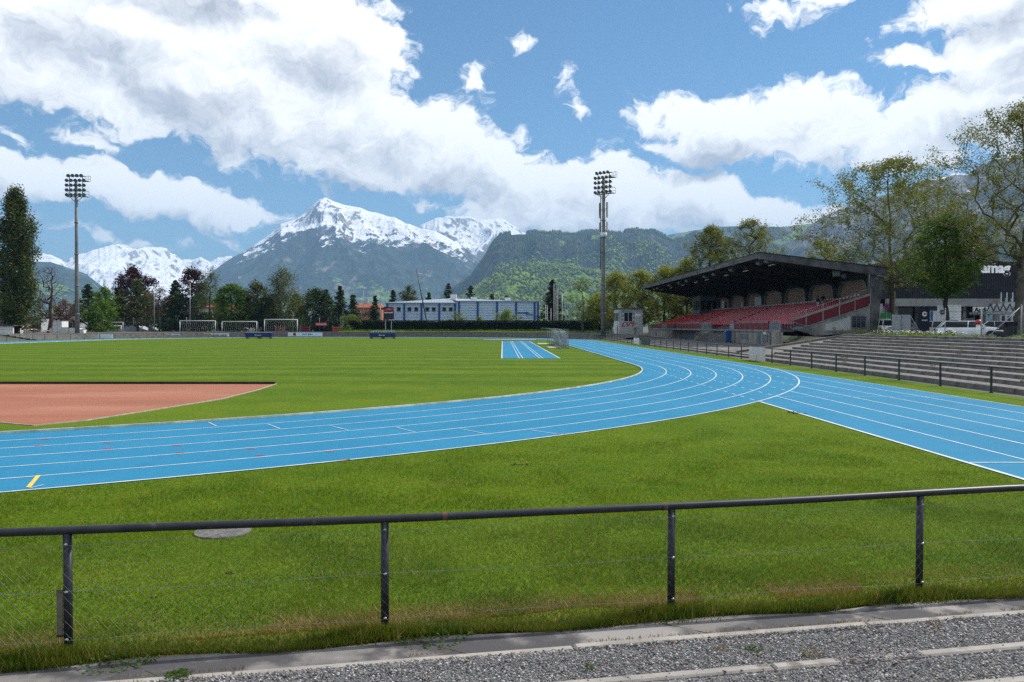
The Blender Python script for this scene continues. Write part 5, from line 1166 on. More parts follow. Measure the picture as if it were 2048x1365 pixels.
# ------------------------------------------------------------------ trees
m_bark = mat('bark', (.10, .085, .065), (.055, .045, .035), 3, 6, bump=.5, bscale=9, stretch=(1, 1, .3))
m_barkp = mat('plane_bark', (.14, .12, .09), (.065, .055, .04), 2.2, 6, bump=.3, c3=(.22, .20, .15), s3=2.5, cut3=(.58, .65))
m_barkd = mat('dark_bark', (.045, .035, .03), (.03, .025, .02), 3, 6)
def skeleton(tips, H0, rs, trunk_h, base_r, wander=.25, nseg=12, curl=.05, expo=.56, steps=3):
    nodes = [np.array([0, 0, -.3])]; par = [-1]
    w = np.cumsum(rs.randn(nseg, 2)*wander/np.sqrt(nseg), 0)
    for k in range(nseg): nodes.append(np.array([w[k, 0], w[k, 1], trunk_h*(k+1)/nseg])); par.append(len(nodes)-2)
    order = np.argsort(np.hypot(tips[:, 0], tips[:, 1])*.7+np.abs(tips[:, 2]-H0)*.3); cnt = None; N = np.array(nodes); ends = []
    for ti in order:
        tp = tips[ti]; d = tp-N; L = np.linalg.norm(d, axis=1); hor = np.hypot(d[:, 0], d[:, 1])
        cost = L+np.maximum(0, .35*hor-d[:, 2])*1.6+(N[:, 2] < H0*.85)*50
        j = int(np.argmin(cost)); p = N[j]; k = max(1, min(steps+1, int(L[j]/max(.5, trunk_h*.06)))); last = j; new = []
        for s in range(1, k+1):
            f = s/k; q = p+(tp-p)*f; q = q+np.array([0, 0, curl*L[j]*f*(1-f)*-.6])+rs.randn(3)*L[j]*.035*(f < 1); new.append(q); par.append(last); last = len(par)-1
        N = np.vstack([N, new]); ends.append(last)
    par = np.array(par); n = len(par); c = np.zeros(n); c[ends] = 1
    for i in range(n-1, 0, -1): c[par[i]] += c[i]
    rad = base_r*(np.maximum(c, .6)/c[0])**expo
    return N, par, rad, np.array(ends)
def skel_mesh(N, par, rad, rmin=.012):
    i = np.arange(1, len(par)); a = N[par[i]]; b = N[i]; ra = np.maximum(np.minimum(rad[par[i]], rad[i]*1.5), rmin); rb = np.maximum(rad[i], rmin*.7); d = b-a; L = np.linalg.norm(d, axis=1)+1e-9; d = d/L[:, None]; ext = np.minimum(ra*.5, L*.4)[:, None]*d; a = a-ext; b = b+ext*.6
    ref = np.where(np.abs(d[:, 2:3]) < .9, np.array([[0, 0, 1.]]), np.array([[1., 0, 0]])); x = np.cross(ref, d); x /= np.linalg.norm(x, axis=1)[:, None]; y = np.cross(d, x); k = 6
    t = np.arange(k)*2*pi/k; cs = np.cos(t)[None, :, None]; sn = np.sin(t)[None, :, None]
    A = a[:, None]+(x[:, None]*cs+y[:, None]*sn)*ra[:, None, None]; B = b[:, None]+(x[:, None]*cs+y[:, None]*sn)*rb[:, None, None]
    V = np.concatenate([A, B], 1).reshape(-1, 3); F = np.array([[q, (q+1) % k, k+(q+1) % k, k+q] for q in range(k)]); F = (F[None]+2*k*np.arange(len(i))[:, None, None]).reshape(-1, 4)
    return V, F
def envelope(n, H0, H, R, shape, rs):
    out = []
    while len(out) < n:
        q = rs.rand(); a = rs.rand()*2*pi; z = H0+(H-H0)*q
        w = {'round': math.sqrt(max(0, 1-(2*q-1)**2))**.8, 'dome': math.sqrt(max(0, 1-(max(0, q-.3)/.7)**2))*(.55+.45*min(1, q/.25)), 'cone': (1-q)**.8*min(1, q*7+.35), 'vase': min(1, .35+q*1.5)*math.sqrt(max(0, 1-(max(0, q-.55)/.45)**2)), 'column': min(1, (1-q)*3.2)**.7*min(1, .5+q*2), 'spread': (1-abs(q-.45)**1.6*1.7)}[shape]
        lob = .96+.28*sin(a*3+z*.9)+.20*sin(a*2-z*1.3)
        r_ = R*max(w, .03)*lob*math.sqrt(rs.rand())**.75
        out.append((r_*cos(a), r_*sin(a), z))
    return np.array(out)
def tree(name, label, px, pyt, hw, Yq, lm, shape='round', tips=120, leaves=28, size=.34, spread=.7, base=None, H0f=.25, barkm=None, br=None, seed=0, group=None, squash=.8, exposed=.75, wander=.3, cat='tree', trunkname='trunk', px2=None):
    rs = np.random.RandomState(seed+int(px)); x, zt = XZ(px, pyt, Yq); b0 = gzf(x, Yq) if base is None else base; H = zt-b0; R = hw/1641*Yq
    o = thing(name, label, cat, (x, Yq, b0), group=group)
    T = envelope(tips, H*H0f, H-spread*.5, R, shape, rs)
    T[0] = (0, 0, H-.2)
    N, par, rad, ends = skeleton(T, H*H0f, rs, H*exposed, br or H*.022, wander=wander)
    V, F = skel_mesh(N, par, rad); npmesh(trunkname, V, F, barkm or m_bark, o, smooth=True)
    # leaves in uneven clumps round the twig ends and along the last branches
    src = np.concatenate([N[ends], (N[ends]+N[par[ends]])/2]); sc = .35+1.3*rs.rand(len(src))**1.3; k = (leaves*sc*.62).astype(int); idx = np.repeat(np.arange(len(src)), k)
    p = src[idx]+rs.randn(len(idx), 3)*spread*np.array([1, 1, squash])*.5*(.6+.7*rs.rand(len(src)))[idx][:, None]
    p[:, 2] = np.maximum(p[:, 2], .15)
    V, F = cards(p, size, rs); npmesh('crown' if cat != 'shrub' else 'foliage', V, F, lm, o); return o
def conifer(name, label, px, pyt, hw, Yq, lm, seed=0, layers=26, per=9, droop=.25, size=.42, ragged=.25, base=None, H0f=.06, group=None, k=15):
    rs = np.random.RandomState(seed+int(px)); x, zt = XZ(px, pyt, Yq); b0 = gzf(x, Yq) if base is None else base; H = zt-b0; R = hw/1641*Yq; o = thing(name, label, 'tree', (x, Yq, b0), group=group)
    mb = MB(); mb.path([(0, 0, -.3), (.05, 0, H*.5), (0, 0, H*.97)], [H*.02, H*.012, .03], 7); br = []; P_ = []
    for i in range(layers):
        f = (i+.5)/layers; z = H*(H0f+(1-H0f)*f); Rr = 1.3*R*((1-f)**.85+.05)*(1+ragged*rs.randn()*.6)
        for q in range(per):
            a = rs.rand()*6.28; L = max(.2, Rr*(.7+.5*rs.rand())); e = np.array([cos(a)*L, sin(a)*L, z-L*droop+rs.randn()*.15]); mb.tube((0, 0, z), tuple(e), .035, .012, n=3, cap=False)
            t_ = rs.rand(k)**.6; c = np.array([0, 0, z])+(e-np.array([0, 0, z]))*t_[:, None]+rs.randn(k, 3)*np.array([.22, .22, .13])*(.5+L*.22); P_.append(c)
    mb.build('trunk', m_barkd, o); V, F = cards(np.concatenate(P_), size, rs, .9); npmesh('crown', V, F, lm, o); return o
L_pop = leafmat('poplar_leaf', (.055, .085, .022), (.105, .135, .035), .35, .4, (.18, .12, .06)); L_olive = leafmat('olive_leaf', (.16, .18, .010), (.28, .29, .025), .5, .25); L_plane = leafmat('plane_leaf', (.11, .135, .018), (.20, .215, .035), .5, .2, (.20, .15, .05))
L_maple = leafmat('maple_leaf', (.06, .15, .008), (.15, .25, .015), .5, .4); L_mapled = leafmat('dark_maple_leaf', (.045, .11, .010), (.12, .19, .018), .45, .5); L_copper = leafmat('copper_leaf', (.035, .012, .020), (.080, .028, .035), .3, .3)
L_pine = leafmat('pine_needle', (.030, .055, .020), (.070, .100, .035), .15, .4); L_pineb = leafmat('brown_pine_needle', (.065, .080, .026), (.120, .125, .040), .2, .4); L_spruce = leafmat('spruce_needle', (.018, .036, .018), (.045, .070, .030), .12, .5)
L_birch = leafmat('birch_leaf', (.070, .095, .025), (.13, .15, .045), .45, .3); L_yellow = leafmat('yellow_leaf', (.28, .25, .02), (.42, .36, .04), .5, .5); L_bare = leafmat('reddish_bud', (.14, .085, .065), (.10, .06, .055), .3, 1); L_hedge = leafmat('hedge_leaf', (.008, .020, .008), (.022, .042, .014), .15, .6)
L_bush = leafmat('bush_leaf', (.09, .15, .015), (.19, .25, .03), .5, .6); L_brown = leafmat('brown_beech_leaf', (.11, .05, .035), (.16, .075, .045), .3, .4)
# left side
tree('poplar_tree', 'tall dark columnar poplar at the left edge', 30, 381, 33, 150, L_pop, 'column', 520, 70, .34, 1.0, H0f=.06, exposed=.93, seed=1, squash=1.5, base=1.0)
tree('shrub', 'green shrub mass behind the poplar at the left edge', 4, 585, 26, 170, L_mapled, 'dome', 90, 40, .34, .8, H0f=.05, cat='shrub', trunkname='stem')
tree('shrub', 'olive shrub right of the poplar foot', 66, 590, 22, 172, L_birch, 'round', 70, 30, .3, .7, H0f=.05, cat='shrub', trunkname='stem')
tree('bare_tree', 'nearly leafless reddish tree right of the poplar', 96, 531, 36, 163, L_bare, 'round', 330, 3, .14, .5, H0f=.22, barkm=mat('red_bark', (.085, .05, .045), (.05, .03, .028), 3), br=.42, seed=2)
tree('beech_tree', 'low brown-leaved beech behind the bare tree', 126, 598, 26, 178, L_brown, 'dome', 80, 30, .3, .7, H0f=.15)
conifer('pine_tree', 'dark pine with ragged top right of the left floodlight mast', 176, 569, 26, 188, L_pine, 3, 20, 9, -.1, .5, .4, H0f=.15)
tree('maple_tree', 'fresh green rounded maple near the left floodlight mast', 208, 572, 25, 184, L_maple, 'dome', 130, 44, .32, .8, H0f=.04, seed=4)
tree('shrub', 'dark green tree low between pine and maple', 190, 608, 22, 180, L_mapled, 'dome', 60, 40, .35, .8, H0f=.03, cat='shrub', trunkname='stem')
tree('copper_beech', 'large dark purple copper beech left of the lamp posts', 266, 535, 47, 232, L_copper, 'dome', 170, 58, .55, 1.2, H0f=.08, seed=5)
tree('pine_tree', 'brownish green pine in front of the large copper beech', 275, 558, 33, 205, L_pineb, 'cone', 170, 48, .34, .9, H0f=.12, seed=6, squash=.6)
conifer('pine_tree', 'second brownish pine left of the lamp post', 243, 580, 25, 202, L_pineb, 16, 20, 9, 0, .5, .4, H0f=.12)
tree('pine_tree', 'thin reddish brown pine right of the first lamp post', 318, 573, 24, 203, L_brown, 'round', 90, 14, .3, .8, H0f=.2, seed=8)
tree('copper_beech', 'smaller copper beech behind the second lamp post', 384, 536, 34, 232, L_copper, 'dome', 130, 50, .55, 1.2, H0f=.1, seed=9)
conifer('cypress_tree', 'dark evergreen with lighter tips before the smaller copper beech', 350, 561, 24, 205, L_pine, 10, 26, 11, .1, .5, .35, H0f=.04)
conifer('spruce_tree', 'blackish broad conifer under the smaller copper beech', 363, 588, 26, 202, L_spruce, 31, 22, 11, .1, .5, .4, H0f=.02)
tree('willow_tree', 'loose grey-green willow with hanging twigs left of the dark maple', 420, 545, 28, 208, L_birch, 'round', 190, 24, .26, .9, H0f=.15, seed=12, squash=1.8)
tree('maple_tree', 'broad dark green maple in the middle of the tree row', 464, 568, 38, 200, L_mapled, 'round', 190, 40, .42, .95, H0f=.12, seed=13)
tree('pine_tree', 'dark bushy pine right of the broad maple', 512, 563, 34, 203, L_pineb, 'dome', 150, 52, .34, .9, H0f=.12, seed=14)
tree('pine_tree', 'darker pine between the broad maple and the birch', 530, 588, 26, 201, L_pine, 'round', 100, 52, .34, .9, H0f=.08, seed=44)
tree('birch_tree', 'tall olive birch with drooping twigs behind the large goal', 566, 539, 33, 200, L_birch, 'round', 260, 40, .28, 1.0, H0f=.12, seed=15, squash=1.7, barkm=mat('birch_bark', (.42, .40, .36), (.2, .19, .17), 3))
tree('laburnum_bush', 'yellow flowering bush left of the birch trunk', 543, 606, 14, 204, L_yellow, 'round', 40, 30, .3, .7, H0f=.2, cat='bush')
tree('laburnum_bush', 'yellow flowering bush right of the birch', 600, 602, 12, 206, L_yellow, 'round', 40, 30, .3, .7, H0f=.2, cat='bush')
tree('spruce_tree', 'wide dark spruce mass right of the yellow bush', 631, 577, 40, 208, L_pine, 'dome', 190, 56, .36, 1.0, H0f=.05, seed=17)
conifer('spruce_tree', 'second top of the wide dark spruce group', 651, 580, 24, 211, L_spruce, 18, 22, 10, .12, .5, .35, H0f=.03)
conifer('spruce_tree', 'pointed dark spruce left of the terracotta house', 680, 573, 19, 206, L_pine, 19, 28, 10, .25, .45, .3, H0f=.03)
conifer('spruce_tree', 'smaller pointed spruce next to the terracotta house', 706, 590, 17, 207, L_pine, 20, 22, 9, .25, .45, .3, H0f=.03)
tree('bush', 'bright green spreading bush left of the hedge end', 700, 629, 22, 196, L_bush, 'dome', 50, 34, .3, .7, H0f=.08, cat='bush')
conifer('pine_tree', 'small dark conifer touching the left hall corner', 750, 592, 13, 214, L_spruce, 21, 18, 8, .1, .45, .4)
tree('shrub', 'dark low shrubs between the lamp posts', 742, 622, 20, 216, L_pine, 'dome', 50, 30, .35, .7, H0f=.05, cat='shrub', trunkname='stem')
for i, (px, py, hw, kd, lb) in enumerate([(786, 581, 15, 0, 'pine behind the left part of the hall roof'), (818, 572, 23, 1, 'olive rounded tree behind the hall roof left of the mast'), (858, 585, 13, 0, 'small pine behind the hall just right of the leaning mast'), (897, 567, 17, 0, 'pine with flat branches behind the hall ridge'), (941, 572, 16, 0, 'second flat-branched pine right of the hall ridge'), (984, 589, 15, 0, 'low dark tree top behind the hall roof'), (1012, 592, 9, 0, 'lowest tree top behind the right part of the hall roof')]):
    if kd: tree('rounded_tree', lb, px, py, hw, 275, L_birch, 'dome', 100, 40, .42, 1.0, H0f=.1)
    else: conifer('pine_tree', lb, px, py, hw, 275, L_pine, 40+i, 20, 9, .05, .6, .45, H0f=.15)
tree('shrub', 'pale green bush in front of the hall next to its blue corner', 913, 624, 20, 215, L_bush, 'round', 70, 20, .3, .8, H0f=.1, cat='bush')
tree('shrub', 'bright green bush in front of the right half of the hall', 1014, 619, 26, 214, L_bush, 'round', 110, 30, .3, .9, H0f=.1, cat='bush')
tree('shrub', 'low bush peeping over the hedge at mid hall', 957, 634, 13, 212, L_bush, 'dome', 40, 24, .3, .6, H0f=.1, cat='bush')
conifer('spruce_tree', 'tall black-green spruce right of the sports hall', 1105, 561, 27, 232, L_spruce, 23, 30, 14, .22, .55, .3, H0f=.02)
tree('young_tree', 'thin-leaved young tree left of the light mast', 1166, 557, 28, 190, L_bush, 'round', 130, 22, .24, .8, H0f=.2, seed=24)
for i, (px, py, hw, Yq, lb) in enumerate([(1196, 588, 24, 196, 'low olive tree right behind the light mast'), (1232, 543, 40, 188, 'rounded olive tree above the white booth'), (1283, 541, 42, 184, 'olive tree between the booth and the roof tip'), (1330, 533, 45, 182, 'olive tree behind the far tip of the stand roof'), (1372, 520, 46, 180, 'olive tree rising behind the far roof edge')]):
    tree('lime_tree', lb, px, py, hw, Yq, L_olive, 'dome', 250, 44, .30, 1.0, H0f=.16, seed=60+i, barkm=m_barkd)
tree('plane_tree', 'tall thin-leaved plane tree above the middle of the stand roof', 1422, 452, 62, 178, L_plane, 'dome', 560, 36, .30, .9, H0f=.2, seed=25, barkm=m_bark)
tree('plane_tree', 'second thin-leaved plane tree above the stand roof with open top', 1500, 437, 58, 172, L_plane, 'round', 520, 28, .28, .9, H0f=.2, seed=26, barkm=m_bark)
for i, (px, py, hw, kd, lb) in enumerate([(296, 586, 20, 0, 'dark rounded tree filling the gap right of the large copper beech'), (336, 596, 20, 1, 'olive tree between the two lamp posts low down'), (404, 588, 22, 0, 'dark tree left of the loose willow'), (440, 600, 20, 1, 'olive tree low behind the willow'), (488, 588, 24, 0, 'dark tree behind the broad maple'), (546, 590, 20, 1, 'olive tree left behind the birch'), (592, 588, 20, 0, 'dark tree right behind the birch'), (660, 600, 22, 0, 'dark round tree between the spruces'), (228, 598, 22, 0, 'dark tree between fresh maple and copper beech'), (155, 606, 16, 1, 'olive tree behind the left floodlight mast')]):
    tree('background_tree', lb, px, py, hw, 226+i, [leafmat('background_leaf', (.035, .07, .014), (.080, .125, .025), .35, .3), L_birch][kd], 'dome', 100, 44, .45, 1.1, H0f=.05, seed=100+i)
for i, (px, hw) in enumerate([(345, 34), (405, 30), (470, 34), (530, 30), (590, 34), (650, 30)]):
    tree('shrub', ['dark shrub mass left behind the first wide goal', 'dark shrub mass behind the gap of the wide goals', 'dark shrub mass behind the second wide goal', 'dark shrub mass left of the large goal', 'dark shrub mass behind the large goal', 'dark shrub mass left of the hedge end'][i], px, 628, hw, 203, L_hedge if i % 2 else leafmat('background_leaf', (.035, .07, .014), (.080, .125, .025)), 'dome', 60, 44, .4, .9, H0f=.04, seed=120+i, cat='shrub', trunkname='stem', group='dark shrubs behind the goals')
# hedge in front of the hall
hd = thing('hedge', 'long dark clipped hedge in front of the sports hall', 'hedge'); xa, xb = XZ(688, 650, 196)[0], XZ(1225, 650, 196)[0]; zt = XZ(900, 642.5, 196)[1]
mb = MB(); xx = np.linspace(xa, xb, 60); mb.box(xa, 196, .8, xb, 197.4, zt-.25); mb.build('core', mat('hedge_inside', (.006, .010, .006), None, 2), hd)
r = np.random.RandomState(77); n = 15000; p = np.stack([xa+(xb-xa)*r.rand(n), 195.7+r.rand(n)*1.9, .9+(zt-.9)*r.rand(n)**.7+r.rand(n)*.25], -1); m_ = r.rand(n) < .25; p[m_, 2] = zt-.15+r.rand(m_.sum())*.3; p[~m_, 1] = 195.85-r.rand((~m_).sum())*.25
V, F = cards(p, .30, r); npmesh('foliage', V, F, L_hedge, hd)
mb = MB(); xx = np.linspace(xa, xb+6, 40); mb.sheet([(q, 187.5, 1.03) for q in xx], [(q, 195.8, 1.15+.3*float(vn(np.array(q*.2), np.array(3.)))) for q in xx]); mb.build('grass_verge', m_grass, kind='structure')
V, F = cards(np.stack([xa+(xb-xa)*r.rand(5000), 189+6.5*r.rand(5000), 1.1+.5*r.rand(5000)], -1), .22, r); npmesh('rough_grass', V, F, leafmat('rough_grass_leaf', (.03, .07, .01), (.07, .13, .02), .3, .5), label='rough dark grass on the bank at the foot of the hedge', cat='grass', kind='stuff')
# right side
GR = 1.34
tree('plane_tree', 'big plane tree with thin spring leaves right behind the stand', 1787, 316, 185, 100, L_plane, 'dome', 1250, 27, .21, .75, base=GR, H0f=.29, barkm=m_barkp, br=.34, seed=27, exposed=.9, wander=.4)
tree('plane_tree', 'very tall plane tree with twisted limbs at the right edge', 2042, 205, 185, 80, L_plane, 'dome', 1150, 23, .18, .62, base=GR, H0f=.34, barkm=m_barkp, br=.40, seed=28, exposed=.9, wander=.5)
tree('maple_tree', 'leafy dark green maple in front of the car dealership', 1893, 430, 70, 84, L_mapled, 'round', 340, 46, .20, .75, base=GR, H0f=.36, barkm=m_barkd, br=.22, seed=29, exposed=.8)
tree('plane_tree', 'small bright green tree above the near roof corner', 1640, 478, 45, 125, L_olive, 'dome', 160, 30, .22, .8, base=GR, H0f=.3, seed=30)
# ------------------------------------------------------------------ car dealership
de = thing('car_dealership', 'black-clad car dealership with pale ground floor behind the right trees', 'building')
Yd = 122; X_ = lambda px: XZ(px, 600, Yd)[0]; Z_ = lambda py, px=1900: XZ(px, py, Yd)[1]
m_dclad = mat('black_cladding', (.012, .013, .018), (.020, .021, .028), 1, rough=.5); m_pale = mat('pale_facade', (.52, .52, .52), (.45, .45, .46), 1)
zA, zB = Z_(598), Z_(524)
mb = MB(); mb.box(X_(1772), Yd, zA, X_(2200), Yd+40, zB); mb.build('upper_wall', m_dclad, de)
nb = 90
for k in range(nb): a = X_(1772)+(X_(2200)-X_(1772))*k/nb; mb = MB(); mb.box(a+.03, Yd-.06, zA+.02, a+(X_(2200)-X_(1772))/nb-.03, Yd-.002, zB+.02); mb.build('cladding_panel', m_dclad, de)
mb = MB(); mb.box(X_(1770), Yd-1.2, zA-1.15, X_(1985), Yd-.07, zA-.02); mb.build('canopy_band', mat('grey_band', (.34, .34, .33), (.28, .28, .27), 1), de)
mb = MB(); mb.box(X_(1775), Yd+2.5, GR-.1, X_(1985), Yd+3, zA-.02); mb.build('glass_front', glassmat('shop_glass', (.015, .018, .02)), de)
for c in (1778, 1805, 1850, 1905, 1943, 1982): mb = MB(); mb.box(X_(c)-.25, Yd+1.8, GR-.1, X_(c)+.25, Yd+2.49, zA-1.1); mb.build('column', m_pale, de)
for a, b in ((1812, 1822), (1925, 1932), (1950, 1968), (1796, 1803)): mb = MB(); mb.box(X_(a), Yd+2.3, GR, X_(b), Yd+2.48, GR+2.3); mb.build('door', m_pale, de)
mb = MB(); mb.box(X_(1985), Yd-3, GR-.1, X_(2100), Yd-.1, zA-.02); mb.build('white_wing', m_pale, de)
for a in (2003, 2014.5, 2026, 2037):
    for z0, z1 in ((Z_(605), Z_(588)), (GR+.9, GR+2.6)):
        w = MB(); w.box(X_(a)*.975, Yd-3.06, z0, X_(a+7)*.975, Yd-3.01, z1); w = w.build('window', m_glass, de); mb = MB(); mb.box(X_(a)*.975-.12, Yd-3.12, z0-.1, X_(a)*.975-.01, Yd-3.0, z1+.1); mb.build('frame', m_white, w)
m_lit = mat('white_letters', (.80, .82, .86), None, 2, emit=.25)
text('amag', 2.1, m_lit, de, FRONT(X_(1989), Yd-.2, Z_(537)), ext=.06, bold=.07)
mb = MB(); mb.box(X_(1962), Yd+8, zB+.02, X_(2060), Yd+20, zB+3.4); mb.build('roof_block', mat('grey_roof_block', (.16, .16, .15), None, 1), de)
# canopy with zigzag truss
cp = thing('truss_canopy', 'white zigzag-truss entrance canopy right of the dealership glass front', 'canopy'); Yc = 104; XX = lambda px: XZ(px, 620, Yc)[0]; ZZ = lambda py: XZ(2000, py, Yc)[1]
mb = MB(); mb.box(XX(1974), Yc, ZZ(629), XX(2042), Yc+4, ZZ(624)); mb.build('lower_beam', m_galv, cp); mb = MB(); mb.add([(XX(1990), Yc+.3, ZZ(608)), (XX(2042), Yc+.3, ZZ(608)), (XX(2042), Yc+.4, ZZ(622)), (XX(1978), Yc+.4, ZZ(622))], [(0, 1, 2, 3)]); mb.build('roof_panel', m_white, cp)
mb = MB(); z0, z1 = ZZ(623), ZZ(608)
for k in range(5): a = XX(1974+k*13); b = XX(1980.5+k*13); c = XX(1987+k*13); mb.tube((a, Yc, z0), (b, Yc, z1), .07, n=4); mb.tube((b, Yc, z1), (c, Yc, z0), .07, n=4)
mb.build('truss', m_fpaint, cp)
for c in (1980, 2036): mb = MB(); mb.tube((XX(c), Yc+.2, GR-.1), (XX(c), Yc+.2, ZZ(629)), .1, n=6); mb.build('post', m_galv, cp)
# pylons and signs
def pylon(label, px0, px1, pyt, pyb, Yq, m, name='sign_pylon', th=.4):
    x0, z1 = XZ(px0, pyt, Yq); x1 = XZ(px1, pyt, Yq)[0]; o = thing(name, label, 'sign', (x0, Yq, GR-.1)); L = x1-x0; H = z1-GR+.1; mb = MB(); mb.box(0, 0, 0, L, th, H); mb.build('body', m, o); mb = MB(); mb.box(-.08, -.08, 0, L+.08, th+.08, .2); mb.build('plinth', m_galv, o); return o, L, H
m_navy = mat('dark_blue_sign', (.012, .016, .03), None, 2)
o, L, H = pylon('dark pylon sign with a white and orange ring', 1838.5, 1859.5, 615, 655, 82, m_navy)
def ringmesh(cx, cz, r0, r1, a0, a1, y): mb = MB(); th = np.linspace(a0, a1, 22); mb.sheet([(cx+r0*cos(a), y, cz+r0*sin(a)) for a in th], [(cx+r1*cos(a), y, cz+r1*sin(a)) for a in th]); return mb
ringmesh(L*.52, H*.78, .11, .25, .5, 5.9, -.01).build('ring_logo', m_white, o); ringmesh(L*.52, H*.78, .12, .25, -.4, .5, -.012).build('ring_tip', mat('orange_mark', (.70, .28, .05), None, 2), o); text('smart', .24, m_white, o, FRONT(L*.52, -.01, H*.58), bold=.006)
o, L, H = pylon('white pylon with a round dark badge beside the dark pylon', 1878.5, 1892, 611, 650, 86, m_white)
ringmesh(L*.45, H*.78, .0, .27, 0, 6.2832, -.01).build('badge', mat('badge_blue', (.03, .06, .12), None, 2), o); ringmesh(L*.45, H*.78, .24, .28, 0, 6.2832, -.015).build('badge_rim', m_galv, o); text('VW', .26, m_white, o, FRONT(L*.45, -.02, H*.78))
o, L, H = pylon('white panelled gate block with a dark opening right of the white pylon', 1893, 1922.5, 610, 650, 92, m_white, 'gate_block', 1.4)
mb = MB(); mb.box(L*.30, -.03, .3, L*.78, -.004, H*.52); mb.build('opening', m_black, o); mb = MB()
for q in (.6, .78): mb.box(.02, -.015, H*q, L-.02, -.003, H*q+.03)
mb.build('joint', m_galv, o)
o, L, H = pylon('white sign with dark lettering on the dealership glass front', 1947, 1975, 614, 650, 108, m_white, 'shop_sign', .2)
o.children[0].scale = (1, 1, .22); o.children[0].location.z = H*.78; text('Audi', .85, m_navy, o, FRONT(L*.5, -.02, H*.89), bold=.03)
for q in (.1, .9): mb = MB(); mb.tube((L*q, .1, 0), (L*q, .1, H*.78), .05, n=5); mb.build('leg', m_galv, o)
o, L, H = pylon('blue and white banner standing between the two pylons', 1860.5, 1874, 622, 648, 88, m_bwhite, 'banner', .05); mb = MB(); mb.box(.02, -.01, .2, L*.4, -.003, H-.05); mb.build('blue_print', mat('banner_blue', (.03, .16, .42), None, 2), o)
o, L, H = pylon('green and pale blue advertising panel behind the no-parking sign', 1761, 1782, 626, 652, 96, m_bwhite, 'advert_panel', .1); mb = MB(); mb.box(.02, -.012, H*.75, L-.02, -.003, H-.02); mb.build('green_print', mat('print_green', (.05, .35, .10), None, 2), o)
ns = thing('road_sign', 'round blue no-parking sign with red rim beside the stand pier', 'road sign', (XZ(1773.5, 613, 94)[0], 94, GR)); cz = XZ(1773, 613, 94)[1]-GR
mb = MB(); mb.tube((0, .05, 0), (0, .05, cz+.4), .035, n=6); mb.build('pole', m_galv, ns); mb = ringmesh(0, cz, 0, .27, 0, 6.2832, 0); mb.build('disc', mat('sign_blue', (.02, .08, .35), None, 2), ns); ringmesh(0, cz, .25, .34, 0, 6.2832, -.005).build('rim', m_rlet, ns)
mb = MB(); mb.obox((0, -.01, cz), (1, 0, -1), .52, .01, .06); mb.build('bar', m_rlet, ns); mb = MB(); mb.box(-.75, .0, cz-.35, -.48, .03, cz+.3); mb.build('plate', m_white, ns)
# gate posts, brace, cabinet, red capped post
for lb, px, pyt, Yq in (('thin grey post left of the white hatchback', 1890.5, 619, 52), ('thick grey post beside the red-capped column', 1963, 619, 50), ('rightmost thick grey post with the diagonal brace', 2043, 611, 49)):
    x, z1 = XZ(px, pyt, Yq); o = thing('fence_post', lb, 'post', (x, Yq, 1.3)); mb = MB(); mb.tube((0, 0, -.2), (0, 0, z1-1.3), .045 if Yq < 52 else .03, n=8); mb.build('post', m_galv, o); mb = MB(); mb.path([(0, 0, z1-1.3), (0, 0, z1-1.25)], [.055, .03], 8); mb.build('cap', m_galv, o)
    if px > 2040: x2 = XZ(1966, 671, 49.5)[0]; mb = MB(); mb.tube((0, 0, z1-1.35), (x2-x, 0, .42), .028, n=6); mb.build('brace', m_galv, o)
cab = thing('metal_gate', 'grey sheet-metal double gate on the terrace top left of the flowers', 'gate'); x0, z1 = XZ(1785, 630, 66); x1 = XZ(1822, 630, 66)[0]
for k in range(2):
    a = x0+(x1-x0)*k/2; mb = MB(); mb.box(a+.02, 66, 1.45, a+(x1-x0)/2-.02, 66.05, z1); mb.build('leaf', mat('sheet_metal', (.30, .32, .33), (.24, .26, .28), 1.5, rough=.45, metal=.3), cab); mb = MB(); mb.box(a, 65.95, 1.4, a+.06, 66.1, z1+.03); mb.build('jamb', m_galv, cab)
mb = MB(); mb.tube((x1, 66.1, z1-.1), (x1+1.3, 66.6, 1.5), .03, n=5); mb.build('brace', m_galv, cab)
rc = thing('bollard', 'white column with a rounded red cap in front of the white hatchback', 'column', (*XZ(1957, 668, 54)[:1], 54, 1.36)); zc = XZ(1957, 640, 54)[1]-1.36
mb = MB(); mb.tube((0, 0, 0), (0, 0, zc-.3), .155, n=14); mb.build('shaft', m_white, rc); mb = MB(); mb.path([(0, 0, zc-.3), (0, 0, zc-.26), (0, 0, zc-.12), (0, 0, zc)], [.2, .23, .22, .12], 14); mb.build('cap', mat('cap_red', (.40, .03, .02), None, 2, rough=.35), rc)
# flowers and verge on top of the terrace
def verge(lb, x0, x1, y0, y1, n, size, lm, seed, z=1.45, h=.5, white=0):
    rs = np.random.RandomState(seed); p = np.stack([x0+(x1-x0)*rs.rand(n), y0+(y1-y0)*rs.rand(n), z+h*rs.rand(n)**1.6], -1); p[:, 2] += .25*(vn(p[:, 0]*.8+20, p[:, 1]*.8+20)-.5); V, F = cards(p, size, rs)
    o = npmesh('verge_plants', V, F, lm, label=lb, cat='plants', kind='stuff')
    if white: p2 = p[rs.rand(n) < white]; p2[:, 2] = z+h*.9+.2*rs.rand(len(p2)); V, F = cards(p2, .09, rs, 2); npmesh('daisies', V, F, m_white, label='white daisies blooming along the terrace top', cat='flowers', kind='stuff')
verge('green plants with white daisies between the metal gate and the hatchback', 29.6, 31.8, 55, 66, 3000, .13, L_bush, 1, 1.5, .42, .16)
verge('rough grass at the foot of the stand pier', 31, 35.5, 70, 76, 1800, .16, L_birch, 2, 1.35, .75)
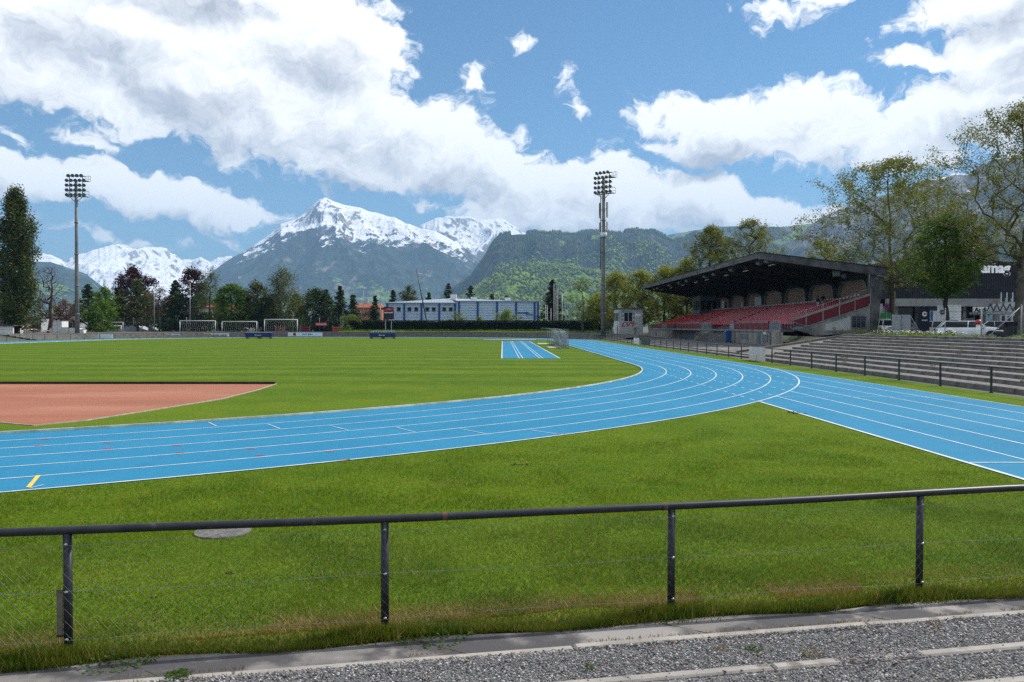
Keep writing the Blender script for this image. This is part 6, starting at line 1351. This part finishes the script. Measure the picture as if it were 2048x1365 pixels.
verge('long grass behind the parked hatchback', 40, 48, 60, 66, 2500, .18, L_birch, 3, 1.4, .6)
verge('low grass line along the top step of the terrace', 29.35, 30.2, 10, 60, 5000, .09, L_bush, 4, 1.62, .16)
def car(label, px, Yq, rz, col, L=4.3, Wd=1.78, H=1.45, kind='hatch', z=None, group='cars parked at the dealership'):
    x = XZ(px, 650, Yq)[0]; o = thing('parked_car', label, 'car', (x, Yq, gzf(x, Yq)+.03 if z is None else z), rz, group)
    bm = bmesh.new(); wh = Wd/2
    if kind == 'hatch': roof = [(-L*.46, .92), (-L*.36, H*.97), (-L*.05, H), (L*.10, H*.97), (L*.26, .95)]
    else: roof = [(-L*.44, .95), (-L*.40, H*.96), (-L*.05, H), (L*.10, H*.97), (L*.27, .98)]
    sec = [(-L*.5, .30, .62, .80), (-L*.485, .22, .86, .95), (-L*.44, .2, .92, 1), (-L*.2, .19, .94, 1), (L*.1, .19, .95, 1), (L*.27, .2, 1.0, 1), (L*.40, .2, .92, .97), (L*.47, .22, .82, .90), (L*.5, .3, .66, .78)]
    rows = []
    for x_, z0, z1, w in sec:
        q = wh*w; pts = [(-q*.92, z0), (-q, z0+.12), (-q, (z0+z1)/2+.05), (-q*.95, z1-.03), (-q*.86, z1), (q*.86, z1), (q*.95, z1-.03), (q, (z0+z1)/2+.05), (q, z0+.12), (q*.92, z0)]
        rows.append([bm.verts.new((x_, a, b)) for a, b in pts])
    for A, B in zip(rows[:-1], rows[1:]):
        for k in range(10): bm.faces.new((A[k], A[(k+1) % 10], B[(k+1) % 10], B[k]))
    bm.faces.new(rows[0]); bm.faces.new(rows[-1][::-1]); bmesh.ops.recalc_face_normals(bm, faces=bm.faces)
    me = bpy.data.meshes.new('body'); bm.to_mesh(me); bm.free(); me.materials.append(col)
    for p in me.polygons: p.use_smooth = True
    link('body', me, o)
    # cabin: roof skin on pillars, dark glass between
    top = [(x_, z_) for x_, z_ in roof[1:4]]; g = MB(); wb, wt = wh*.90, wh*.72
    def gl(poly): return poly
    g.add([(roof[0][0], -wb, .9), (roof[1][0], -wt, roof[1][1]-.03), (roof[2][0], -wt, roof[2][1]-.03), (roof[3][0], -wt, roof[3][1]-.03), (roof[4][0], -wb, .9), (roof[0][0], wb, .9), (roof[1][0], wt, roof[1][1]-.03), (roof[2][0], wt, roof[2][1]-.03), (roof[3][0], wt, roof[3][1]-.03), (roof[4][0], wb, .9)],
          [(0, 4, 3, 2, 1), (5, 6, 7, 8, 9), (0, 1, 6, 5), (4, 9, 8, 3), (1, 2, 7, 6), (2, 3, 8, 7)]); g.build('glass', m_glass, o)
    rf = MB(); rf.add([(x_+dx, s*wt, z_) for x_, z_, dx in ((roof[1][0], roof[1][1], -.06), (roof[2][0], roof[2][1], 0), (roof[3][0], roof[3][1], .05)) for s in (-1, 1)], [(0, 1, 3, 2), (2, 3, 5, 4)])
    for s in (-1, 1):
        for (xa, za, xb, zb_) in ((roof[0][0], .9, roof[1][0], roof[1][1]), (roof[4][0], .9, roof[3][0], roof[3][1])): rf.tube((xa, s*wb, za), (xb, s*wt, zb_), .05, n=5)
        rf.tube((roof[1][0], s*wt, roof[1][1]), (roof[3][0], s*wt, roof[3][1]), .045, n=5); rf.tube((-.15, s*(wb-.01), .92), (-.1, s*(wt+.01), H-.03), .04, n=5); rf.tube((roof[0][0], s*wb, .93), (roof[4][0], s*wb, .93), .035, n=4)
    rf.build('roof', col, o)
    for sx in (-.31, .31):
        for s in (-1, 1):
            w = MB(); w.tube((L*sx, s*(wh-.17), .31), (L*sx, s*(wh+.01), .31), .32, n=16); w = w.build('wheel', m_black, o); mb = MB(); mb.tube((L*sx, s*(wh-.02), .31), (L*sx, s*(wh+.022), .31), .20, n=10); mb.build('rim', m_galv, w)
            mb = MB(); mb.tube((L*sx, s*(wh-.25), .36), (L*sx, s*(wh+.004), .36), .38, n=16); mb.build('wheel_arch', m_black, o)
    for s in (-1, 1):
        mb = MB(); mb.box(L*.455, s*wh*.55, .55, L*.487, s*wh*.84, .70); mb.build('headlight', mat('headlight', (.55, .58, .6), None, 3, rough=.1), o)
        mb = MB(); mb.box(-L*.492, s*wh*.6, .66, -L*.47, s*wh*.86, .84); mb.build('tail_light', mat('tail_light', (.35, .01, .01), None, 3, rough=.2), o)
        mb = MB(); mb.box(L*.16, s*(wh-.02), .92, L*.21, s*(wh+.18), 1.05); mb.build('mirror', col, o)
    mb = MB(); mb.box(L*.485, -wh*.45, .42, L*.502, wh*.45, .62); mb.box(-L*.502, -.26, .62, -L*.485, .26, .73); mb.build('grille', m_black, o)
    return o
m_cw = mat('white_car_paint', (.72, .73, .74), None, 1, rough=.18, spec=.7); m_ck = mat('dark_car_paint', (.035, .04, .05), None, 1, rough=.2, spec=.7); m_cg = mat('pale_green_car_paint', (.30, .38, .35), None, 1, rough=.2, spec=.6); m_cs = mat('silver_car_paint', (.36, .38, .40), None, 1, rough=.25, spec=.6)
car('white hatchback parked closest, behind the terrace top', 1937, 60.5, RAD(-22), m_cw, 4.35, H=1.44, z=1.36)
car('white estate car behind the closest hatchback', 1986, 88, RAD(150), m_cw, 4.6, H=1.62, kind='suv')
car('pale-roofed car half hidden left of the closest hatchback', 1908, 79, RAD(-25), m_cs, 4.5, H=1.6, kind='suv')
car('white car seen beside the dark pylon', 1868, 84, RAD(80), m_cw, 4.2, H=1.6, kind='suv')
car('white and red small car between pier and metal gate', 1771, 92, RAD(80), m_cw, 4.1, H=1.6, kind='suv', z=1.55)
car('dark car right of the white estate car', 2018, 84, RAD(155), m_ck, 4.5, H=1.5)
car('pale green car cut by the right picture edge', 2062, 62, RAD(170), m_cg, 4.2, H=1.5)
car('silver car in the row in front of the dealership', 1925, 92, RAD(20), m_cs, 4.3, H=1.5)
car('dark car in the row left of the silver one', 1815, 98, RAD(20), m_ck, 4.3, H=1.45)
for lb, px, col in (('white car parked behind the left goal fence', 400, m_cw), ('silver car parked behind the middle goals', 480, m_cs), ('dark car parked behind the skate ramp', 335, m_ck), ('white van-like car behind the large goal', 575, m_cw)):
    car(lb, px, 214, RAD(5), col, 4.4, H=1.5, z=.95, group='cars parked behind the goals')
# motorcycle group: two dark scooters under a cover at the right
for i, (px, Yq) in enumerate(((2012, 56.5), (2024, 57.5))):
    x = XZ(px, 660, Yq)[0]; o = thing('scooter', ['black scooter parked left at the right end of the terrace top', 'second black scooter leaning beside the first one'][i], 'scooter', (x, Yq, 1.38), RAD(20+i*15), group='scooters at the terrace top')
    for sx in (-.62, .62): mb = MB(); mb.tube((sx, -.06, .25), (sx, .06, .25), .25, n=14); w = mb.build('wheel', m_black, o); mb = MB(); mb.tube((sx, -.065, .25), (sx, .065, .25), .12, n=8); mb.build('rim', m_galv, w)
    mb = MB(); mb.slab([(-.85, .45), (-.8, .68), (-.1, .62), (.0, .38), (.35, .35), (.42, .95), (.52, 1.0), (.62, .45), (.3, .22), (-.3, .25)], 1, -.15, .15); mb.build('body', m_black, o)
    mb = MB(); mb.box(-.78, -.15, .752, -.12, .15, .86); mb.build('seat', m_black, o); mb = MB(); mb.tube((.45, -.32, 1.05), (.45, .32, 1.05), .02, n=5); mb.tube((.47, 0, .9), (.45, 0, 1.05), .03, n=5); mb.build('handlebar', m_black, o); mb = MB(); mb.add([(.5, -.2, 1.0), (.5, .2, 1.0), (.4, .16, 1.35), (.4, -.16, 1.35)], [(0, 1, 2, 3)]); mb.build('windscreen', m_glass, o)
HAZE = 7.5e-5
# ------------------------------------------------------------------ mountains
def mountmat(name, snow=1500, snoww=250, forest=1150, fw=250, bareo=0, green=.35, greentop=500, dark=(.016, .028, .022), lime=(.11, .19, .02), rock=(.17, .165, .165), fscale=.012, meadow=0, rocky=0):
    m = bpy.data.materials.new(name); m.use_nodes = True; t = m.node_tree; b = t.nodes['Principled BSDF']; b.inputs['Roughness'].default_value = .95; b.inputs['Specular IOR Level'].default_value = .05
    tc = node(t, 'ShaderNodeTexCoord'); v = E(t, tc.outputs['Object']); sp = node(t, 'ShaderNodeSeparateXYZ'); t.links.new(v.o, sp.inputs[0]); z = E(t, sp.outputs[2])
    g = node(t, 'ShaderNodeNewGeometry'); s2 = node(t, 'ShaderNodeSeparateXYZ'); t.links.new(g.outputs['Normal'], s2.inputs[0]); nz = E(t, s2.outputs[2])
    lo = noise(t, v, fscale*.12, 4, .6); md = noise(t, v, fscale*.5, 5, .65); hi = noise(t, v, fscale*2.2, 4, .75); hi2 = noise(t, vmap(t, v, loc=(90, 40, 7)), fscale*1.6, 3, .8)
    st0 = noise(t, vmap(t, v, scale=(1, .6, .22)), fscale*.7, 5, .7)
    canopy = mixc(t, hi.step(.35, .65), dark, tuple(c*2.6 for c in dark))
    canopy = mixc(t, st0.step(.42, .60)*.7, canopy, tuple(c*.5 for c in dark))
    lf = (md + (hi2-.5)*.9 + (lo-.5)*1.0 + (z-greentop)*(-.0009)).step(.62-green*.3, .78-green*.3)
    canopy = mixc(t, lf, canopy, mixc(t, hi2.step(.3, .7), tuple(c*.75 for c in lime), tuple(c*1.4 for c in lime)))
    if meadow: canopy = mixc(t, (lo + (md-.5)*.5).step(.60-meadow*.1, .63-meadow*.1), canopy, (.13, .20, .04))
    st = noise(t, vmap(t, v, scale=(1, 1, .35)), fscale*.9, 6, .75)
    rk = mixc(t, st.step(.35, .65), rock, tuple(c*.45 for c in rock))
    rk = mixc(t, hi.step(.5, .7)*.5, rk, (.10, .085, .065))
    ff = (z + (md-.5)*1100 + (lo-.5)*900 + (hi-.5)*500).step(forest+fw, forest-fw)
    if rocky: ff = ff*(nz + (md-.5)*.5).step(rocky-.08, rocky+.10)
    col = mixc(t, ff, rk, canopy)
    gul = noise(t, vmap(t, v, scale=(1, .5, .10)), fscale*.55, 4, .7).step(.58, .68)*noise(t, v, fscale*.1, 2, .5).step(.40, .55)
    col = mixc(t, gul*.8, col, (.26, .22, .17))
    sf = (z + (md-.5)*snoww*2.4 + (lo-.5)*snoww*1.5 + (hi-.5)*snoww*.9 + (nz-.62)*snoww*2.2).step(snow-snoww*.16, snow+snoww*.16)
    bare = ((st-.5)*1.3+(hi2-.5)*.9+(md-.5)*.8+(.60-nz)*1.5).step(-.10-bareo, .14-bareo)
    col = mixc(t, sf*(1-bare*.85), col, (.86, .88, .92))
    t.links.new(col.o, b.inputs['Base Color'])
    bn = node(t, 'ShaderNodeBump'); bn.inputs['Strength'].default_value = .9; bn.inputs['Distance'].default_value = .35/fscale*.12
    h = hi*.8+md*1.2+st*.6; t.links.new(h.o, bn.inputs['Height']); t.links.new(bn.outputs[0], b.inputs['Normal'])
    return m
def mountain(name, label, pts, D, Df, m, amp=.16, nu=420, nv=130, freq=1.0, back=.35, spurs=(), jag=0, sh=1.0, seed=0, zf=-30, rid=True, jf=60):
    px = np.array([p[0] for p in pts], float); py = np.array([p[1] for p in pts], float)
    q = np.linspace(px[0], px[-1], nu); yy = np.interp(q, px, py)
    rays = np.array([ray(a, b) for a, b in zip(q, yy)]); hd = np.hypot(rays[:, 0], rays[:, 1]); hx, hy = rays[:, 0]/hd, rays[:, 1]/hd
    Dd = D*(1+.05*np.sin(q*.011+seed)); zr = EYE+Dd*rays[:, 2]/hd
    jg = (fbm(q/jf+seed, q*0+seed, 5, .6)-.5)*jag
    v = np.concatenate([np.linspace(0, 1, nv), 1+np.linspace(0, 1, 24)[1:]*back]); rr = Df+(Dd[None]-Df)*v[:, None]
    X = hx[None]*rr; Y = hy[None]*rr; vv = np.minimum(v, 1)[:, None]
    base = np.where(v[:, None] <= 1, vv**sh, 1-.9*((v[:, None]-1)/back)**1.1)
    sc = freq/1500
    wx = X*sc+.35*fbm(X*sc*.7+9, Y*sc*.7+seed, 3); wy = Y*sc*.55+.35*fbm(X*sc*.7+31, Y*sc*.7+seed, 3)
    n = fbm(wx+seed*3.7, wy+seed, 8, .58, ridged=rid)-.42
    n = n + .30*(fbm(wx*5+3, wy*5+seed, 5, .6)-.5)
    env = np.clip(vv*2.2, 0, 1)*np.where(v[:, None] <= 1, 1-vv**9, 0)+.06*np.clip(vv*2, 0, 1)
    env = np.where(v[:, None] > 1, .06, env)
    Z = zf+(zr[None]-zf)*base+jg[None]*np.clip(base, 0, 1)**8
    for (x0, v0, x1, v1, w, a) in spurs:       # crest running down from (x0 at v0) to (x1 at v1)
        tt = np.clip((vv-v1)/(v0-v1), 0, 1); c = x1+(x0-x1)*tt + 12*np.sin(vv*19+x0); on = sstep(vv, v1-.1, v1+.12)*sstep(-vv, -v0-.0, -v0+.25)
        d = np.abs(q[None]-c)/w; Z = Z+np.exp(-d**1.3)*a*zr[None]*on
    Z = Z+n*amp*2.1*np.maximum(zr[None], 200)*env
    ny, nx = X.shape; I = np.arange(nx*ny).reshape(ny, nx); Fq = np.stack([I[:-1, :-1], I[:-1, 1:], I[1:, 1:], I[1:, :-1]], -1).reshape(-1, 4)
    o = npmesh(name, np.stack([X, Y, Z], -1).reshape(-1, 3), Fq, m, kind='structure', smooth=True)
    if label: o['label'] = label
    return X, Y, Z, v
A_ = [(-120, 520), (0, 520), (66, 508), (100, 512), (130, 524), (160, 508), (200, 495), (232, 490), (262, 493), (300, 494), (335, 500), (360, 519), (385, 522), (402, 514), (420, 520), (440, 516), (462, 512), (520, 540), (620, 560)]
mountain('snow_massif', None, A_, 13500, 9500, mountmat('snow_massif_rock', bareo=.12, snow=500, snoww=330, forest=100, fscale=.006, rock=(.22, .22, .24)), amp=.20, nu=420, nv=110, freq=1.2, seed=3, jag=120, jf=30)
A2 = [(-200, 520), (-60, 500), (0, 512), (60, 522), (100, 525), (140, 538), (170, 548), (215, 580), (260, 610), (330, 635), (400, 650)]
mountain('wooded_ridge', None, A2, 8000, 5200, mountmat('wooded_ridge_trees', snow=5000, forest=3000, green=.15, greentop=250), amp=.16, nu=260, nv=80, seed=5, jag=20)
B_ = [(330, 655), (380, 600), (420, 548), (455, 520), (492, 500), (530, 476), (550, 460), (562, 447), (590, 438), (612, 424), (630, 408), (640, 402), (652, 401), (668, 406), (690, 411), (712, 414), (735, 420), (762, 427), (775, 432), (790, 432), (810, 446), (840, 458), (870, 462), (900, 478), (935, 500), (965, 522), (985, 540), (1010, 560), (1060, 600), (1140, 645)]
mountain('pyramid_peak', None, B_, 10000, 6300, mountmat('peak_rock', bareo=.14, snow=1090, snoww=330, forest=930, fw=120, green=.65, greentop=200, fscale=.009, rock=(.14, .14, .15)), amp=.13, nu=560, nv=210, freq=1.15, seed=1, jag=55, sh=1.12,
    spurs=((648, 1.0, 700, .35, 26, .075), (690, .93, 850, .30, 30, .08), (800, .98, 960, .45, 26, .07), (600, .97, 560, .4, 30, .05), (760, .7, 800, .15, 26, .06), (640, .6, 610, .1, 30, .05)))
C_ = [(780, 500), (820, 470), (842, 450), (870, 437), (905, 430), (930, 434), (960, 440), (985, 437), (1005, 438), (1025, 452), (1045, 463), (1065, 468), (1110, 490), (1180, 520), (1260, 560)]
mountain('rear_snow_peak', None, C_, 12300, 9500, mountmat('rear_peak_rock', bareo=.08, snow=1010, snoww=300, forest=700, fw=90, fscale=.008, green=.1), amp=.15, nu=300, nv=110, freq=1.3, seed=8, jag=90, jf=30)
F_ = [(1180, 520), (1260, 480), (1320, 474), (1380, 462), (1430, 454), (1500, 452), (1560, 455), (1620, 448), (1680, 440), (1740, 440), (1900, 430), (2100, 420)]
mountain('alpine_pasture_ridge', None, F_, 8200, 6000, mountmat('pasture_ridge', snow=5000, forest=5000, green=.1, meadow=1.0, fscale=.008), amp=.12, nu=300, nv=70, seed=12, jag=14)
Dp = [(880, 600), (940, 560), (968, 520), (985, 490), (1000, 474), (1020, 470), (1050, 469), (1075, 466), (1092, 466), (1110, 469), (1150, 472), (1180, 468), (1210, 467), (1235, 470), (1262, 464), (1290, 461), (1310, 465), (1330, 474), (1350, 482), (1370, 478), (1390, 468), (1430, 470), (1480, 480), (1560, 500), (1640, 520), (1720, 540)]
gridD = mountain('wooded_cliff_hill', None, Dp, 5600, 3400, mountmat('cliff_hill', snow=5000, forest=2600, green=.42, greentop=150, fscale=.014, rocky=.45, meadow=.15, rock=(.20, .19, .18)), amp=.16, nu=520, nv=120, freq=2.0, seed=6, jag=12, sh=.95,
    spurs=((1000, .98, 960, .3, 16, .06), (1090, .98, 1060, .5, 20, .07), (1210, .98, 1230, .3, 25, .07), (1290, .98, 1330, .3, 30, .06)))
D2 = [(820, 655), (860, 640), (900, 612), (945, 580), (985, 556), (1015, 540), (1045, 528), (1080, 530), (1120, 535), (1160, 540), (1200, 548), (1260, 560), (1330, 575), (1420, 590), (1520, 600), (1640, 610)]
gridE = mountain('beech_hill', None, D2, 3900, 2300, mountmat('beech_hill_trees', snow=5000, forest=5000, green=1.0, greentop=150, fscale=.02, rocky=0), amp=.22, nu=420, nv=90, freq=3.2, seed=9, jag=14, sh=.9)
E_ = [(1480, 640), (1520, 560), (1570, 500), (1605, 465), (1640, 440), (1662, 428), (1700, 412), (1740, 398), (1780, 390), (1820, 376), (1836, 362), (1860, 356), (1890, 357), (1905, 352), (1935, 350), (1960, 332), (2000, 318), (2050, 300), (2150, 280), (2300, 300), (2500, 360)]
gridR = mountain('rocky_ridge', None, E_, 5200, 2900, mountmat('rocky_ridge_rock', bareo=.16, snow=1010, snoww=330, forest=470, fw=160, green=.35, greentop=170, fscale=.012, rocky=.42, rock=(.22, .22, .235)), amp=.17, nu=520, nv=130, freq=1.8, seed=15, jag=26)
# single trees standing out of the nearer slopes
def forest(grid, n, name, m, hgt, seed, vmin=.05, vmax=1.02, label='', conifer=True):
    X, Y, Z, v = grid; r = np.random.RandomState(seed); ny, nx = X.shape
    vi = np.searchsorted(v, 1.0); i = r.rand(n)*(vi-1.01)*(vmax-vmin if vmax < 1 else 1-vmin)+vmin*(vi-1); j = r.rand(n)*(nx-1.01)
    nr = n//5; i[:nr] = vi-1.3+r.rand(nr)*.6; i = np.clip(i, 0, ny-2.01)
    i0 = i.astype(int); j0 = j.astype(int); fi = i-i0; fj = j-j0
    def smp(A): return (A[i0, j0]*(1-fi)+A[i0+1, j0]*fi)*(1-fj)+(A[i0, j0+1]*(1-fi)+A[i0+1, j0+1]*fi)*fj
    P_ = np.stack([smp(X), smp(Y), smp(Z)], -1)
    keep = vn(P_[:, 0]/90+50, P_[:, 1]/90+50) > .42 if conifer else vn(P_[:, 0]/120+50, P_[:, 1]/120+80) > .35
    P_ = P_[keep]; n = len(P_); H = hgt*(.55+.7*r.rand(n)); a0 = r.rand(n)*6.28
    if conifer:
        k = 5; ang = a0[:, None]+np.arange(k)[None]*2*pi/k; R_ = (H*.20)[:, None]
        ringp = np.stack([P_[:, 0:1]+R_*np.cos(ang), P_[:, 1:2]+R_*np.sin(ang), P_[:, 2:3]+0*ang], -1)
        V = np.concatenate([ringp, (P_+np.stack([0*H, 0*H, H], -1))[:, None]], 1).reshape(-1, 3)
        F = np.array([[q, (q+1) % k, k] for q in range(k)]); F = (F[None]+(k+1)*np.arange(n)[:, None, None]).reshape(-1, 3)
    else:
        V, F = octas(P_+np.stack([0*H, 0*H, H*.4], -1), H*.42, r, 1.0)
    npmesh(name, V, F, m, label=label, cat='forest', kind='stuff')
m_con = leafmat('far_conifer', (.010, .024, .014), (.030, .052, .024), .05, .004)
m_dec = leafmat('far_beech', (.080, .145, .010), (.22, .30, .03), .15, .006)
forest(gridD, 26000, 'far_conifer_wood', m_con, 27, 1, label='dark conifers covering the cliff-edged hill behind the sports hall')
forest(gridD, 15000, 'far_beech_wood', m_dec, 20, 2, vmax=.6, label='light green beeches on the lower half of the cliff-edged hill', conifer=False)
forest(gridE, 24000, 'beech_wood', m_dec, 17, 3, label='sunlit light green beeches on the low hill behind the sports hall', conifer=False)
forest(gridE, 8000, 'hill_conifer_wood', m_con, 20, 4, label='dark conifers scattered over the low beech hill')
# ------------------------------------------------------------------ haze
mb = MB(); mb.box(-16500, -16500, -70, 16500, 16500, 1800)
hm = bpy.data.materials.new('haze'); hm.use_nodes = True; t = hm.node_tree; t.nodes.remove(t.nodes['Principled BSDF'])
pv = node(t, 'ShaderNodeVolumePrincipled'); pv.inputs['Color'].default_value = (.38, .65, 1, 1); pv.inputs['Density'].default_value = HAZE; pv.inputs['Anisotropy'].default_value = .0
t.links.new(pv.outputs[0], t.nodes['Material Output'].inputs['Volume'])
hz = mb.build('haze', hm, kind='stuff', label='thin blue haze over the valley and the mountains', cat='haze')
